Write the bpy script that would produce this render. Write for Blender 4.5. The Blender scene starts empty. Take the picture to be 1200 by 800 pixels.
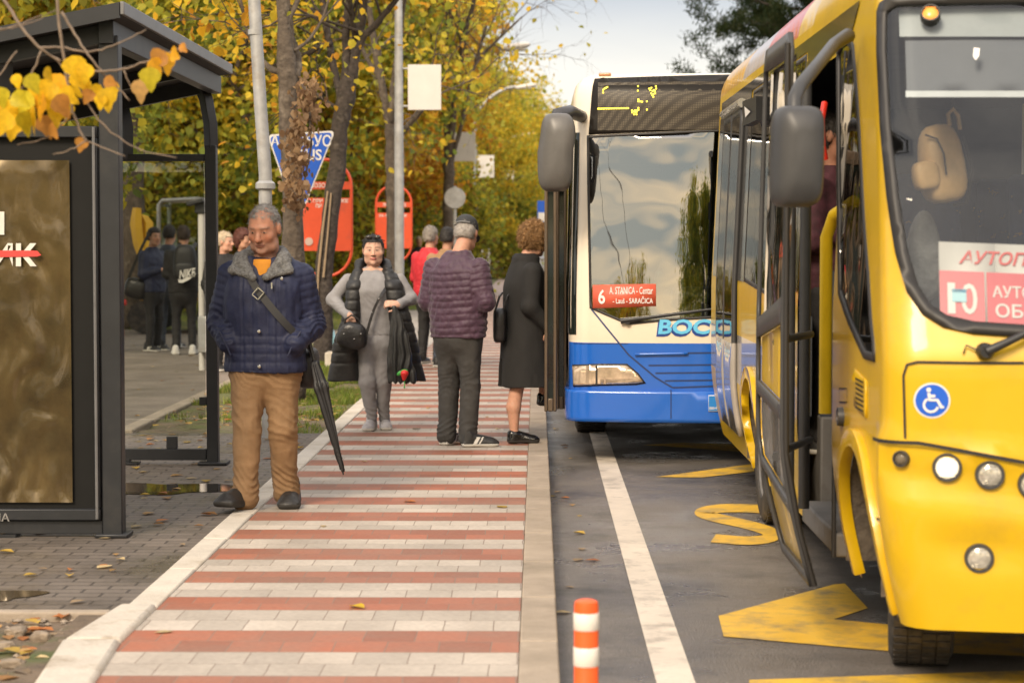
import bpy, bmesh, math, random
import numpy as np
from mathutils import Vector, Matrix
from mathutils.geometry import delaunay_2d_cdt
R = math.radians
random.seed(7)
rng = np.random.default_rng(7)
SC = bpy.context.scene
COL = SC.collection
PZ = 0.10                                   # pavement level above the carriageway
CAM = np.array([0.0, 0.0, 1.64])
FPX = 2450.0                                # focal length in photograph pixels (1200 wide)
TH = math.atan(117 / FPX)
PS = math.atan(30 / FPX * math.cos(TH))
Fv = np.array([-math.sin(PS) * math.cos(TH), math.cos(PS) * math.cos(TH), -math.sin(TH)])
Rv = np.array([math.cos(PS), math.sin(PS), 0.0])
Uv = np.cross(Rv, Fv)

def ray(px, py):
    return Fv + Rv * ((px - 600) / FPX) + Uv * ((400 - py) / FPX)
def at(px, py, Y):                          # the point seen at a photo position, Y metres down the road
    d = ray(px, py)
    return CAM + d * (Y / d[1])
def gp(px, py, z=PZ):                       # the point of a level surface seen at a photo position
    d = ray(px, py)
    return CAM + d * ((z - CAM[2]) / d[2])
def proj(p):
    d = np.asarray(p, float) - CAM
    w = d @ Fv
    return 600 + FPX * (d @ Rv) / w, 400 - FPX * (d @ Uv) / w

# ------------------------------------------------------------------ materials
MATS = {}
def mat(name, col, rough=0.6, metal=0.0, var=0.12, vs=6.0, bump=0.0, bs=60.0, coat=0.0, attr=False, spec=0.5, dirt=None, ds=2.0, dlo=0.5, dhi=0.7, transl=0.0, emit=None, es=0.0, rvar=0.0, sheen=0.0, speck=0.0, ss=200.0):
    if name in MATS:
        return MATS[name]
    m = bpy.data.materials.new(name)
    m.use_nodes = True
    nt = m.node_tree
    N, L = nt.nodes, nt.links
    b = N['Principled BSDF']
    b.inputs['Roughness'].default_value = rough
    b.inputs['Metallic'].default_value = metal
    b.inputs['Coat Weight'].default_value = coat
    b.inputs['Coat Roughness'].default_value = 0.06
    b.inputs['Specular IOR Level'].default_value = spec
    if sheen:
        b.inputs['Sheen Weight'].default_value = sheen
    tc = N.new('ShaderNodeTexCoord')
    no = N.new('ShaderNodeTexNoise')
    no.inputs['Scale'].default_value = vs
    no.inputs['Detail'].default_value = 6
    no.inputs['Roughness'].default_value = 0.65
    L.new(tc.outputs['Object'], no.inputs['Vector'])
    mr = N.new('ShaderNodeMapRange')
    mr.inputs['From Min'].default_value = 0.3
    mr.inputs['From Max'].default_value = 0.7
    mr.inputs['To Min'].default_value = 1 - var
    mr.inputs['To Max'].default_value = 1 + var
    L.new(no.outputs['Fac'], mr.inputs['Value'])
    mx = N.new('ShaderNodeMix'); mx.data_type = 'RGBA'; mx.blend_type = 'MULTIPLY'
    mx.inputs['Factor'].default_value = 1.0
    if attr:
        at_ = N.new('ShaderNodeVertexColor'); at_.layer_name = 'Col'
        L.new(at_.outputs['Color'], mx.inputs['A'])
    else:
        mx.inputs['A'].default_value = (*col, 1)
    cb = N.new('ShaderNodeCombineColor')
    for i in range(3):
        L.new(mr.outputs['Result'], cb.inputs[i])
    L.new(cb.outputs['Color'], mx.inputs['B'])
    out = mx.outputs['Result']
    if dirt:
        n2 = N.new('ShaderNodeTexNoise'); n2.inputs['Scale'].default_value = ds; n2.inputs['Detail'].default_value = 8
        n2.inputs['Roughness'].default_value = 0.7
        L.new(tc.outputs['Object'], n2.inputs['Vector'])
        r2 = N.new('ShaderNodeMapRange'); r2.inputs['From Min'].default_value = dlo; r2.inputs['From Max'].default_value = dhi
        L.new(n2.outputs['Fac'], r2.inputs['Value'])
        m2 = N.new('ShaderNodeMix'); m2.data_type = 'RGBA'
        L.new(r2.outputs['Result'], m2.inputs['Factor'])
        L.new(out, m2.inputs['A'])
        m2.inputs['B'].default_value = (*dirt, 1)
        out = m2.outputs['Result']
    if speck:
        n5 = N.new('ShaderNodeTexNoise'); n5.inputs['Scale'].default_value = ss; n5.inputs['Detail'].default_value = 2
        L.new(tc.outputs['Object'], n5.inputs['Vector'])
        r5 = N.new('ShaderNodeMapRange'); r5.inputs['From Min'].default_value = 0.3; r5.inputs['From Max'].default_value = 0.7; r5.inputs['To Min'].default_value = 1 - speck; r5.inputs['To Max'].default_value = 1 + speck
        L.new(n5.outputs['Fac'], r5.inputs['Value'])
        m5 = N.new('ShaderNodeVectorMath'); m5.operation = 'SCALE'; L.new(out, m5.inputs[0]); L.new(r5.outputs[0], m5.inputs['Scale']); out = m5.outputs[0]
    L.new(out, b.inputs['Base Color'])
    if rvar:
        r3 = N.new('ShaderNodeMapRange'); r3.inputs['From Min'].default_value = 0.35; r3.inputs['From Max'].default_value = 0.65
        r3.inputs['To Min'].default_value = max(0.02, rough - rvar); r3.inputs['To Max'].default_value = min(1, rough + rvar)
        L.new(no.outputs['Fac'], r3.inputs['Value']); L.new(r3.outputs['Result'], b.inputs['Roughness'])
    if bump:
        nb = N.new('ShaderNodeTexNoise'); nb.inputs['Scale'].default_value = bs; nb.inputs['Detail'].default_value = 5
        L.new(tc.outputs['Object'], nb.inputs['Vector'])
        bp = N.new('ShaderNodeBump'); bp.inputs['Strength'].default_value = 1.0; bp.inputs['Distance'].default_value = bump
        L.new(nb.outputs['Fac'], bp.inputs['Height'])
        L.new(bp.outputs['Normal'], b.inputs['Normal'])
    if emit:
        b.inputs['Emission Color'].default_value = (*emit, 1)
        b.inputs['Emission Strength'].default_value = es
    if transl:
        o = N['Material Output']
        t = N.new('ShaderNodeBsdfTranslucent'); L.new(out, t.inputs['Color'])
        ms = N.new('ShaderNodeMixShader'); ms.inputs['Fac'].default_value = transl
        L.new(b.outputs['BSDF'], ms.inputs[1]); L.new(t.outputs['BSDF'], ms.inputs[2])
        L.new(ms.outputs['Shader'], o.inputs['Surface'])
    MATS[name] = m
    return m

def glass(name, tint=(0.6, 0.65, 0.62), refl0=0.12, rough=0.01, wav=0.0):
    """thin sheet glass: a tinted clear layer under a Fresnel mirror"""
    m = bpy.data.materials.new(name); m.use_nodes = True
    N, L = m.node_tree.nodes, m.node_tree.links
    N.remove(N['Principled BSDF'])
    o = N['Material Output']
    tr = N.new('ShaderNodeBsdfTransparent'); tr.inputs['Color'].default_value = (*tint, 1)
    gl = N.new('ShaderNodeBsdfGlossy'); gl.inputs['Roughness'].default_value = rough
    fr = N.new('ShaderNodeLayerWeight'); fr.inputs['Blend'].default_value = 0.35
    mr = N.new('ShaderNodeMapRange'); mr.inputs['To Min'].default_value = refl0; mr.inputs['To Max'].default_value = 0.95
    L.new(fr.outputs['Fresnel'], mr.inputs['Value'])
    ms = N.new('ShaderNodeMixShader')
    L.new(mr.outputs['Result'], ms.inputs['Fac']); L.new(tr.outputs['BSDF'], ms.inputs[1]); L.new(gl.outputs['BSDF'], ms.inputs[2])
    L.new(ms.outputs['Shader'], o.inputs['Surface'])
    if wav:
        tc = N.new('ShaderNodeTexCoord'); nb = N.new('ShaderNodeTexNoise'); nb.inputs['Scale'].default_value = 1.6; nb.inputs['Detail'].default_value = 2
        L.new(tc.outputs['Object'], nb.inputs['Vector'])
        bp = N.new('ShaderNodeBump'); bp.inputs['Distance'].default_value = wav
        L.new(nb.outputs['Fac'], bp.inputs['Height']); L.new(bp.outputs['Normal'], gl.inputs['Normal'])
    MATS[name] = m
    return m

# ------------------------------------------------------------------ mesh builder
class MB:
    def __init__(s):
        s.v = []; s.f = []; s.m = []; s.mi = 0; s.uv = None
    def add(s, V, F, mi=None):
        o = len(s.v)
        s.v.extend([tuple(map(float, p)) for p in V])
        s.f.extend([tuple(i + o for i in f) for f in F])
        s.m.extend([s.mi if mi is None else mi] * len(F))
        return s
    def box(s, c, d, rot=None, mi=None):
        V = [(x * d[0] / 2, y * d[1] / 2, z * d[2] / 2) for z in (-1, 1) for y in (-1, 1) for x in (-1, 1)]
        if rot is not None:
            V = [rot @ Vector(p) for p in V]
        V = [(p[0] + c[0], p[1] + c[1], p[2] + c[2]) for p in V]
        return s.add(V, [(0, 2, 3, 1), (4, 5, 7, 6), (0, 1, 5, 4), (2, 6, 7, 3), (0, 4, 6, 2), (1, 3, 7, 5)], mi)
    def b2(s, lo, hi, mi=None):
        return s.box([(a + b) / 2 for a, b in zip(lo, hi)], [abs(b - a) for a, b in zip(lo, hi)], None, mi)
    def tube(s, pts, rad, n=8, mi=None, caps=True, flat=1.0):
        pts = [Vector(tuple(map(float, p))) for p in pts]
        if not hasattr(rad, '__len__'):
            rad = [rad] * len(pts)
        V, F = [], []
        t0 = (pts[1] - pts[0]).normalized()
        a = Vector((0, 0, 1)) if abs(t0.z) < 0.9 else Vector((1, 0, 0))
        u = t0.cross(a).normalized()
        for i, p in enumerate(pts):
            t = (pts[min(i + 1, len(pts) - 1)] - pts[max(i - 1, 0)]).normalized()
            u = (u - t * u.dot(t)).normalized()
            w = t.cross(u)
            for k in range(n):
                an = 2 * math.pi * k / n
                V.append(p + u * math.cos(an) * rad[i] + w * math.sin(an) * rad[i] * flat)
        for i in range(len(pts) - 1):
            for k in range(n):
                F.append((i * n + k, i * n + (k + 1) % n, (i + 1) * n + (k + 1) % n, (i + 1) * n + k))
        if caps:
            F.append(tuple(range(n - 1, -1, -1))); F.append(tuple((len(pts) - 1) * n + k for k in range(n)))
        return s.add(V, F, mi)
    def lathe(s, c, prof, n=24, axis='z', mi=None):
        V, F = [], []
        for r, h in prof:
            for k in range(n):
                a = 2 * math.pi * k / n
                p = (r * math.cos(a), r * math.sin(a), h)
                if axis == 'y': p = (p[0], h, p[1])
                if axis == 'x': p = (h, p[0], p[1])
                V.append((p[0] + c[0], p[1] + c[1], p[2] + c[2]))
        for i in range(len(prof) - 1):
            for k in range(n):
                F.append((i * n + k, i * n + (k + 1) % n, (i + 1) * n + (k + 1) % n, (i + 1) * n + k))
        F.append(tuple(range(n))); F.append(tuple((len(prof) - 1) * n + k for k in range(n)))
        return s.add(V, F, mi)
    def ball(s, c, r, n=12, mi=None, rot=None):
        if not hasattr(r, '__len__'): r = (r, r, r)
        V, F = [], []
        h = n // 2
        for i in range(h + 1):
            t = math.pi * i / h
            for k in range(n):
                a = 2 * math.pi * k / n
                p = Vector((r[0] * math.sin(t) * math.cos(a), r[1] * math.sin(t) * math.sin(a), r[2] * math.cos(t)))
                if rot is not None: p = rot @ p
                V.append((p[0] + c[0], p[1] + c[1], p[2] + c[2]))
        for i in range(h):
            for k in range(n):
                F.append((i * n + k, (i + 1) * n + k, (i + 1) * n + (k + 1) % n, i * n + (k + 1) % n))
        return s.add(V, F, mi)
    def poly(s, P, thick=None, mi=None):
        """a flat polygon; thick: vector along which it is extruded"""
        n = len(P)
        if thick is None:
            return s.add(P, [tuple(range(n))], mi)
        Q = [(p[0] + thick[0], p[1] + thick[1], p[2] + thick[2]) for p in P]
        F = [tuple(range(n)), tuple(range(2 * n - 1, n - 1, -1))] + [(i, i + n, (i + 1) % n + n, (i + 1) % n) for i in range(n)]
        return s.add(list(P) + Q, F, mi)

def build_mesh(name, V, F, mats, mi=None, col=None, smooth=None):
    me = bpy.data.meshes.new(name)
    if isinstance(F, np.ndarray):
        n, k = F.shape
        me.vertices.add(len(V)); me.vertices.foreach_set('co', np.asarray(V, np.float32).ravel())
        me.loops.add(n * k); me.loops.foreach_set('vertex_index', F.astype(np.int32).ravel())
        me.polygons.add(n); me.polygons.foreach_set('loop_start', np.arange(0, n * k, k, dtype=np.int32))
        me.update(calc_edges=True)
    else:
        me.from_pydata(V, [], F)
    for m in mats: me.materials.append(m)
    if mi is not None and len(mats) > 1:
        me.polygons.foreach_set('material_index', np.asarray(mi, np.int32))
    if col is not None:
        ca = me.color_attributes.new('Col', 'FLOAT_COLOR', 'POINT')
        c4 = np.ones((len(V), 4), np.float32); c4[:, :3] = col
        ca.data.foreach_set('color', c4.ravel())
    if smooth is not None:
        me.polygons.foreach_set('use_smooth', np.ones(len(me.polygons), bool))
        if smooth < 179:
            me.set_sharp_from_angle(angle=R(smooth))
    me.validate()
    return me

ROOTM = {}
def link(name, me, parent=None, world=True):
    o = bpy.data.objects.new(name, me); COL.objects.link(o)
    if parent is not None:
        o.parent = parent
        if world and parent.name in ROOTM:
            o.matrix_parent_inverse = ROOTM[parent.name].inverted()
    return o
def thing(name, label, cat, loc=(0, 0, 0), rotz=0.0, group=None):
    o = bpy.data.objects.new(name, None); COL.objects.link(o)
    o.location = tuple(map(float, loc)); o.rotation_euler = (0, 0, rotz)
    o.empty_display_size = 0.1
    ROOTM[o.name] = Matrix.Translation(Vector(tuple(map(float, loc)))) @ Matrix.Rotation(rotz, 4, 'Z')
    return tag(o, label, cat, group)
def tag(o, label=None, cat=None, group=None, kind=None):
    if label: o['label'] = label
    if cat: o['category'] = cat
    if group: o['group'] = group
    if kind: o['kind'] = kind
    return o
def obj(name, mb, mats, parent=None, world=True, smooth=40, bevel=0.0, solid=0.0):
    if not isinstance(mats, (list, tuple)): mats = [mats]
    me = build_mesh(name, mb.v, mb.f, mats, mb.m, smooth=smooth)
    if mb.uv is not None:
        uvl = me.uv_layers.new(name='UVMap')
        for lp in me.loops:
            uvl.data[lp.index].uv = mb.uv[lp.vertex_index]
    o = link(name, me, parent, world)
    if solid:
        md = o.modifiers.new('s', 'SOLIDIFY'); md.thickness = solid; md.offset = -1
    if bevel:
        md = o.modifiers.new('b', 'BEVEL'); md.width = bevel; md.segments = 2; md.limit_method = 'ANGLE'; md.angle_limit = R(40)
        md.harden_normals = False
    return o
def struct(name, mb, mats, **k):
    return tag(obj(name, mb, mats, **k), kind='structure')
def kids(o):
    return [c for c in bpy.data.objects if c.parent == o]
def copy_tree(o, parent=None):
    c = o.copy(); COL.objects.link(c)
    if parent is not None: c.parent = parent
    for ch in kids(o):
        copy_tree(ch, c)
    return c

# ------------------------------------------------------------------ lettering
def text_vf(s, size=1.0, bold=0.0, shear=0.0, ext=0.0, align='LEFT', space=1.0):
    cu = bpy.data.curves.new('t', 'FONT'); cu.body = s; cu.size = size; cu.offset = bold; cu.shear = shear; cu.extrude = ext
    cu.align_x = align; cu.space_character = space; cu.resolution_u = 3
    o = bpy.data.objects.new('t', cu); COL.objects.link(o)
    dg = bpy.context.evaluated_depsgraph_get(); dg.update()
    me = bpy.data.meshes.new_from_object(o.evaluated_get(dg))
    V = np.array([v.co[:] for v in me.vertices]); F = [tuple(p.vertices) for p in me.polygons]
    bpy.data.objects.remove(o); bpy.data.curves.remove(cu); bpy.data.meshes.remove(me)
    return V, F
def text_fit(s, u0, u1, v0, v1, place, mb, mi=0, bold=0.0, shear=0.0):
    """letters stretched to fill the box u0..u1, v0..v1 of a surface; place(u, v) gives the 3D point"""
    V, F = text_vf(s, 1.0, bold, shear)
    if len(V) == 0: return
    lo, hi = V.min(0), V.max(0)
    u = u0 + (V[:, 0] - lo[0]) / (hi[0] - lo[0]) * (u1 - u0)
    v = v0 + (V[:, 1] - lo[1]) / (hi[1] - lo[1]) * (v1 - v0)
    mb.add([place(a, b) for a, b in zip(u, v)], F, mi)

# ------------------------------------------------------------------ noise
def _hash(i, j, k):
    h = (i * 374761393 + j * 668265263 + k * 1274126177) & 0xFFFFFFFF
    h = ((h ^ (h >> 13)) * 1274126177) & 0xFFFFFFFF
    return ((h ^ (h >> 16)) & 0xFFFF) / 65535.0
def vnoise(P):
    P = np.asarray(P, float); I = np.floor(P).astype(np.int64); f = P - I
    f = f * f * (3 - 2 * f); r = 0
    for a in (0, 1):
        for b in (0, 1):
            for c in (0, 1):
                w = (f[:, 0] if a else 1 - f[:, 0]) * (f[:, 1] if b else 1 - f[:, 1]) * (f[:, 2] if c else 1 - f[:, 2])
                r = r + w * _hash(I[:, 0] + a, I[:, 1] + b, I[:, 2] + c)
    return r * 2 - 1
def fbm(P, o=3):
    r = 0; a = 1.0; P = np.asarray(P, float)
    for i in range(o):
        r = r + a * vnoise(P * 2 ** i + 17.3 * i); a *= 0.5
    return r
# ================================================================== ground
def sheet(name, x0, x1, y0, y1, z, m, sub=None, h=None):
    mb = MB()
    if sub is None:
        mb.add([(x0, y0, z), (x1, y0, z), (x1, y1, z), (x0, y1, z)], [(0, 1, 2, 3)])
    else:
        nx, ny = max(1, int((x1 - x0) / sub)), max(1, int((y1 - y0) / sub))
        X, Y = np.meshgrid(np.linspace(x0, x1, nx + 1), np.linspace(y0, y1, ny + 1))
        P = np.stack([X.ravel(), Y.ravel(), np.zeros(X.size)], 1)
        P[:, 2] = z + h(P)
        F = [(j * (nx + 1) + i, j * (nx + 1) + i + 1, (j + 1) * (nx + 1) + i + 1, (j + 1) * (nx + 1) + i) for j in range(ny) for i in range(nx)]
        mb.add(P, F)
    return struct(name, mb, m, smooth=180)

m_asph = mat('asphalt', (0.122, 0.108, 0.096), rough=0.40, var=0.3, vs=1.1, bump=0.005, bs=110, rvar=0.22, dirt=(0.05, 0.047, 0.046), ds=0.8, dlo=0.5, dhi=0.66, spec=0.45, speck=0.4, ss=90)
m_side = mat('footway_asphalt', (0.20, 0.165, 0.135), rough=0.85, var=0.25, vs=1.5, bump=0.006, bs=80, dirt=(0.12, 0.10, 0.075), ds=0.9, speck=.25, ss=60)
m_dirt = mat('bare_earth', (0.13, 0.095, 0.065), rough=0.95, var=0.35, vs=5, bump=0.02, bs=30, dirt=(0.07, 0.085, 0.025), ds=1.7, dlo=0.5, dhi=0.62)
m_lawn = mat('lawn_soil', (0.085, 0.10, 0.03), rough=0.95, var=0.35, vs=3, bump=0.02, bs=20, dirt=(0.20, 0.16, 0.06), ds=0.6, dlo=0.5, dhi=0.66)
m_conc = mat('kerb_concrete', (0.33, 0.27, 0.21), rough=0.8, var=0.18, vs=4, bump=0.003, bs=90, dirt=(0.22, 0.18, 0.13), ds=1.6, dlo=0.48, dhi=0.75)
m_conc2 = mat('pale_concrete', (0.55, 0.50, 0.43), rough=0.8, var=0.15, vs=5, bump=0.004, bs=70, dirt=(0.33, 0.28, 0.21), ds=2.5, dlo=0.5, dhi=0.7)
m_slab = mat('driveway_concrete', (0.42, 0.38, 0.34), rough=0.85, var=0.15, vs=2, bump=0.003, bs=60)

sheet('ground', -160, 160, -80, 420, -0.06, m_lawn)
sheet('road', 0.083, 9.2, -30, 320, 0.0, m_asph)
sheet('pavement_opposite', 9.2, 30, -30, 320, 0.1, m_side)

def brick_mat(name, ca, cb, cm, bw, rh, uv=False, stripes=None, rough=0.6, mort=0.02, bumpd=0.004, wet=False):
    m = bpy.data.materials.new(name); m.use_nodes = True
    N, L = m.node_tree.nodes, m.node_tree.links
    b = N['Principled BSDF']; b.inputs['Roughness'].default_value = rough
    tc = N.new('ShaderNodeTexCoord')
    src = tc.outputs['UV'] if uv else tc.outputs['Object']
    wob = N.new('ShaderNodeTexNoise'); wob.inputs['Scale'].default_value = 1.2
    L.new(src, wob.inputs['Vector'])
    va = N.new('ShaderNodeVectorMath'); va.operation = 'SCALE'; va.inputs['Scale'].default_value = 0.05 * bw
    L.new(wob.outputs['Color'], va.inputs[0])
    vb = N.new('ShaderNodeVectorMath'); vb.operation = 'ADD'; L.new(src, vb.inputs[0]); L.new(va.outputs[0], vb.inputs[1])
    br = N.new('ShaderNodeTexBrick')
    br.inputs['Scale'].default_value = 1.0; br.inputs['Brick Width'].default_value = bw; br.inputs['Row Height'].default_value = rh
    br.inputs['Mortar Size'].default_value = mort * bw; br.inputs['Mortar Smooth'].default_value = 0.3
    br.inputs['Color1'].default_value = (0, 0, 0, 1); br.inputs['Color2'].default_value = (1, 1, 1, 1); br.inputs['Mortar'].default_value = (0.5, 0.5, 0.5, 1)
    br.inputs['Bias'].default_value = 0.0
    L.new(vb.outputs[0], br.inputs['Vector'])
    nz = N.new('ShaderNodeTexNoise'); nz.inputs['Scale'].default_value = 1.3 if uv else 1.0; nz.inputs['Detail'].default_value = 8; nz.inputs['Roughness'].default_value = 0.7
    L.new(tc.outputs['Object'], nz.inputs['Vector'])
    def mixc(a, bb, fac, mode='MIX'):
        x = N.new('ShaderNodeMix'); x.data_type = 'RGBA'; x.blend_type = mode
        for nm, val in (('A', a), ('B', bb), ('Factor', fac)):
            if isinstance(val, tuple): x.inputs[nm].default_value = (*val, 1)
            elif isinstance(val, float): x.inputs[nm].default_value = val
            else: L.new(val, x.inputs[nm])
        return x.outputs['Result']
    base = mixc(ca, tuple(c * 0.70 for c in ca), br.outputs['Color'])
    if stripes:
        sep = N.new('ShaderNodeSeparateXYZ'); L.new(src, sep.inputs[0])
        d = N.new('ShaderNodeMath'); d.operation = 'DIVIDE'; d.inputs[1].default_value = stripes; L.new(sep.outputs['Y'], d.inputs[0])
        f = N.new('ShaderNodeMath'); f.operation = 'FLOOR'; L.new(d.outputs[0], f.inputs[0])
        g = N.new('ShaderNodeMath'); g.operation = 'PINGPONG'; g.inputs[1].default_value = 1.0; L.new(f.outputs[0], g.inputs[0])
        b2 = mixc(cb, tuple(c * 0.68 for c in cb), br.outputs['Color'])
        base = mixc(base, b2, g.outputs[0])
    mr = N.new('ShaderNodeMapRange'); mr.inputs['From Min'].default_value = 0.35; mr.inputs['From Max'].default_value = 0.7; mr.inputs['To Min'].default_value = 0.0; mr.inputs['To Max'].default_value = 0.55
    L.new(nz.outputs['Fac'], mr.inputs['Value'])
    base = mixc(base, (0.20, 0.165, 0.13) if not wet else (0.05, 0.045, 0.04), mr.outputs[0])
    base = mixc(base, cm, br.outputs['Fac'])
    n3 = N.new('ShaderNodeTexNoise'); n3.inputs['Scale'].default_value = 40; n3.inputs['Detail'].default_value = 4
    L.new(tc.outputs['Object'], n3.inputs['Vector'])
    m3 = N.new('ShaderNodeMapRange'); m3.inputs['To Min'].default_value = 0.75; m3.inputs['To Max'].default_value = 1.25
    L.new(n3.outputs['Fac'], m3.inputs['Value'])
    cb_ = N.new('ShaderNodeCombineColor')
    for i in range(3): L.new(m3.outputs[0], cb_.inputs[i])
    base = mixc(base, cb_.outputs[0], 1.0, 'MULTIPLY')
    L.new(base, b.inputs['Base Color'])
    if wet:
        r4 = N.new('ShaderNodeMapRange'); r4.inputs['From Min'].default_value = 0.42; r4.inputs['From Max'].default_value = 0.62; r4.inputs['To Min'].default_value = 0.7; r4.inputs['To Max'].default_value = 0.25
        L.new(nz.outputs['Fac'], r4.inputs['Value']); L.new(r4.outputs[0], b.inputs['Roughness'])
    inv = N.new('ShaderNodeMath'); inv.operation = 'SUBTRACT'; inv.inputs[0].default_value = 1.0; L.new(br.outputs['Fac'], inv.inputs[1])
    ad = N.new('ShaderNodeMath'); ad.operation = 'MULTIPLY_ADD'; ad.inputs[1].default_value = 0.35; L.new(n3.outputs['Fac'], ad.inputs[0]); L.new(inv.outputs[0], ad.inputs[2])
    bp = N.new('ShaderNodeBump'); bp.inputs['Distance'].default_value = bumpd; L.new(ad.outputs[0], bp.inputs['Height']); L.new(bp.outputs['Normal'], b.inputs['Normal'])
    MATS[name] = m
    return m

# striped footway: rows of square blocks, two rows to a stripe; v counts rows, taken from the photo where they get wider near the camera
ys = [792, 764, 738.8, 714.8, 699.6, 682.8, 669.6, 655.6, 642.8, 631.6, 620.5, 610, 600, 591, 582.5, 574, 567, 559]
Yb = [float(gp(580, y)[1]) for y in ys]
Yb = [Yb[0] - 0.43 * k for k in range(12, 0, -1)] + Yb
while Yb[-1] < 60: Yb.append(Yb[-1] + 0.358)
mb = MB(); V = []; UV = []; Fc = []
xs = [-1.6, -1.2, -0.8, -0.4, -0.07]
for i, Y in enumerate(Yb):
    for x in xs:
        V.append((x, Y, PZ)); UV.append(((x + 0.07) / 0.2, 2.0 * i + 0.0))
n = len(xs)
for i in range(len(Yb) - 1):
    for k in range(n - 1):
        Fc.append((i * n + k, i * n + k + 1, (i + 1) * n + k + 1, (i + 1) * n + k))
mb.add(V, Fc); mb.uv = UV
m_path = brick_mat('striped_blocks', (0.55, 0.485, 0.415), (0.38, 0.118, 0.06), (0.22, 0.165, 0.13), 1.0, 1.0, uv=True, stripes=2.0, rough=0.62, mort=0.011, bumpd=0.0025)
struct('path', mb, m_path, smooth=180)
sheet('path_far', -1.6, -0.07, Yb[-1], 300, PZ, mat('pinkish_paving', (0.33, 0.25, 0.22), rough=0.8, var=0.15, vs=2))

# kerbs
mb = MB()
y = -6.0
while y < 120:
    mb.b2((-0.068, y, -0.05), (0.08, y + 0.994, PZ + 0.004)); y += 1.0
struct('kerb', mb, m_conc, smooth=30, bevel=0.008)
mb = MB()
y = 8.75
while y < 30:
    mb.b2((-1.735, y, -0.05), (-1.603, y + 0.99, PZ + 0.008)); y += 1.0
struct('kerb_edging', mb, m_conc2, smooth=30, bevel=0.01)
mb = MB()
p0, p1, p2, p3 = gp(182, 714, PZ), gp(140, 800, PZ), gp(58, 803, PZ), gp(146, 712, PZ)
k0, k1 = p0[1], p1[1]
P = [(-1.60, 8.72), (-1.60, 7.95), (-1.82, 7.95), (-1.76, 8.72)]
mb.poly([(x, yy, PZ + 0.022) for x, yy in P[::-1]], (0, 0, -0.2))
P = [(-1.60, 7.94), (-1.52, 6.9), (-1.72, 6.9), (-1.825, 7.94)]
mb.poly([(x, yy, PZ + 0.022) for x, yy in P[::-1]], (0, 0, -0.2))
P = [(-1.52, 6.89), (-1.46, 5.4), (-1.66, 5.4), (-1.72, 6.89)]
mb.poly([(x, yy, PZ + 0.022) for x, yy in P[::-1]], (0, 0, -0.2))
struct('kerb_raised', mb, mat('white_kerb', (0.50, 0.45, 0.385), rough=0.75, var=0.14, vs=7, bump=0.006, bs=40, dirt=(0.30, 0.25, 0.19), ds=3.5, dlo=0.48, dhi=0.64), smooth=30, bevel=0.02)
mb = MB(); mb.b2((-1.9, 2.5, -0.05), (-1.35, 8.6, PZ - 0.006)); struct('path_bed', mb, m_dirt)

m_pav = brick_mat('grey_paving', (0.175, 0.145, 0.12), (0, 0, 0), (0.06, 0.05, 0.042), 0.2, 0.1, rough=0.55, mort=0.035, bumpd=0.006, wet=True)
sheet('pavement', -12, -1.735, 8.66, 16.75, PZ, m_pav)
sheet('footpath', -9.0, -3.4, 16.75, 36.5, PZ, m_side)
mb = MB()
y = 16.75
while y < 36:
    mb.b2((-3.4, y, -0.05), (-3.26, y + 0.98, PZ + 0.03)); y += 1.0
struct('kerb_footpath', mb, m_conc, smooth=30, bevel=0.015)
hv = lambda P: 0.03 * fbm(P * np.array([2.0, 2.0, 1]), 3)
sheet('verge', -3.27, -1.735, 16.75, 31, PZ - 0.01, mat('mossy_earth', (0.135, 0.10, 0.068), rough=0.95, var=0.35, vs=5, bump=0.02, bs=30, dirt=(0.105, 0.115, 0.035), ds=1.6, dlo=0.44, dhi=0.60, speck=.3, ss=70), 0.12, hv)
sheet('driveway', -60, -1.6, 31, 47, PZ - 0.008, m_slab)
sheet('lawn', -70, -1.6, 47, 320, PZ - 0.004, m_lawn)
sheet('lawn_side', -70, -9.0, 16.75, 31.0, PZ - 0.004, m_lawn)
sheet('lawn_middle', -9.0, -3.4, 36.5, 47.0, PZ - 0.002, m_lawn)
sheet('earth_bed', -8, -1.70, 2.5, 8.6, PZ - 0.03, m_dirt, 0.05, lambda P: 0.022 * fbm(P * np.array([3.5, 3.5, 1]), 4))
mb = MB(); mb.b2((-12, 8.59, -0.05), (-1.78, 8.66, PZ + 0.006)); struct('kerb_bed', mb, m_conc, bevel=0.01)

# puddles
def puddle(cx, cy, rx, ry, seed):
    r = random.Random(seed); P = []
    ph = [r.uniform(0, 6.28) for _ in range(5)]
    for k in range(48):
        a = k / 48 * 2 * math.pi
        q = 1 + 0.16 * math.sin(2 * a + ph[0]) + 0.12 * math.sin(3 * a + ph[1]) + 0.08 * math.sin(5 * a + ph[2]) + 0.04 * math.sin(9 * a + ph[3])
        P.append((cx + rx * q * math.cos(a), cy + ry * q * math.sin(a), PZ + 0.004))
    mb = MB(); mb.poly(P)
    struct('puddle', mb, mat('still_water', (0.035, 0.03, 0.025), rough=0.03, var=0.05, spec=0.6, bump=0.0))
puddle(-2.62, 8.98, 0.43, 0.17, 1)
puddle(-2.33, 12.95, 0.42, 0.33, 4)
puddle(-3.4, 9.6, 0.5, 0.25, 9)

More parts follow.
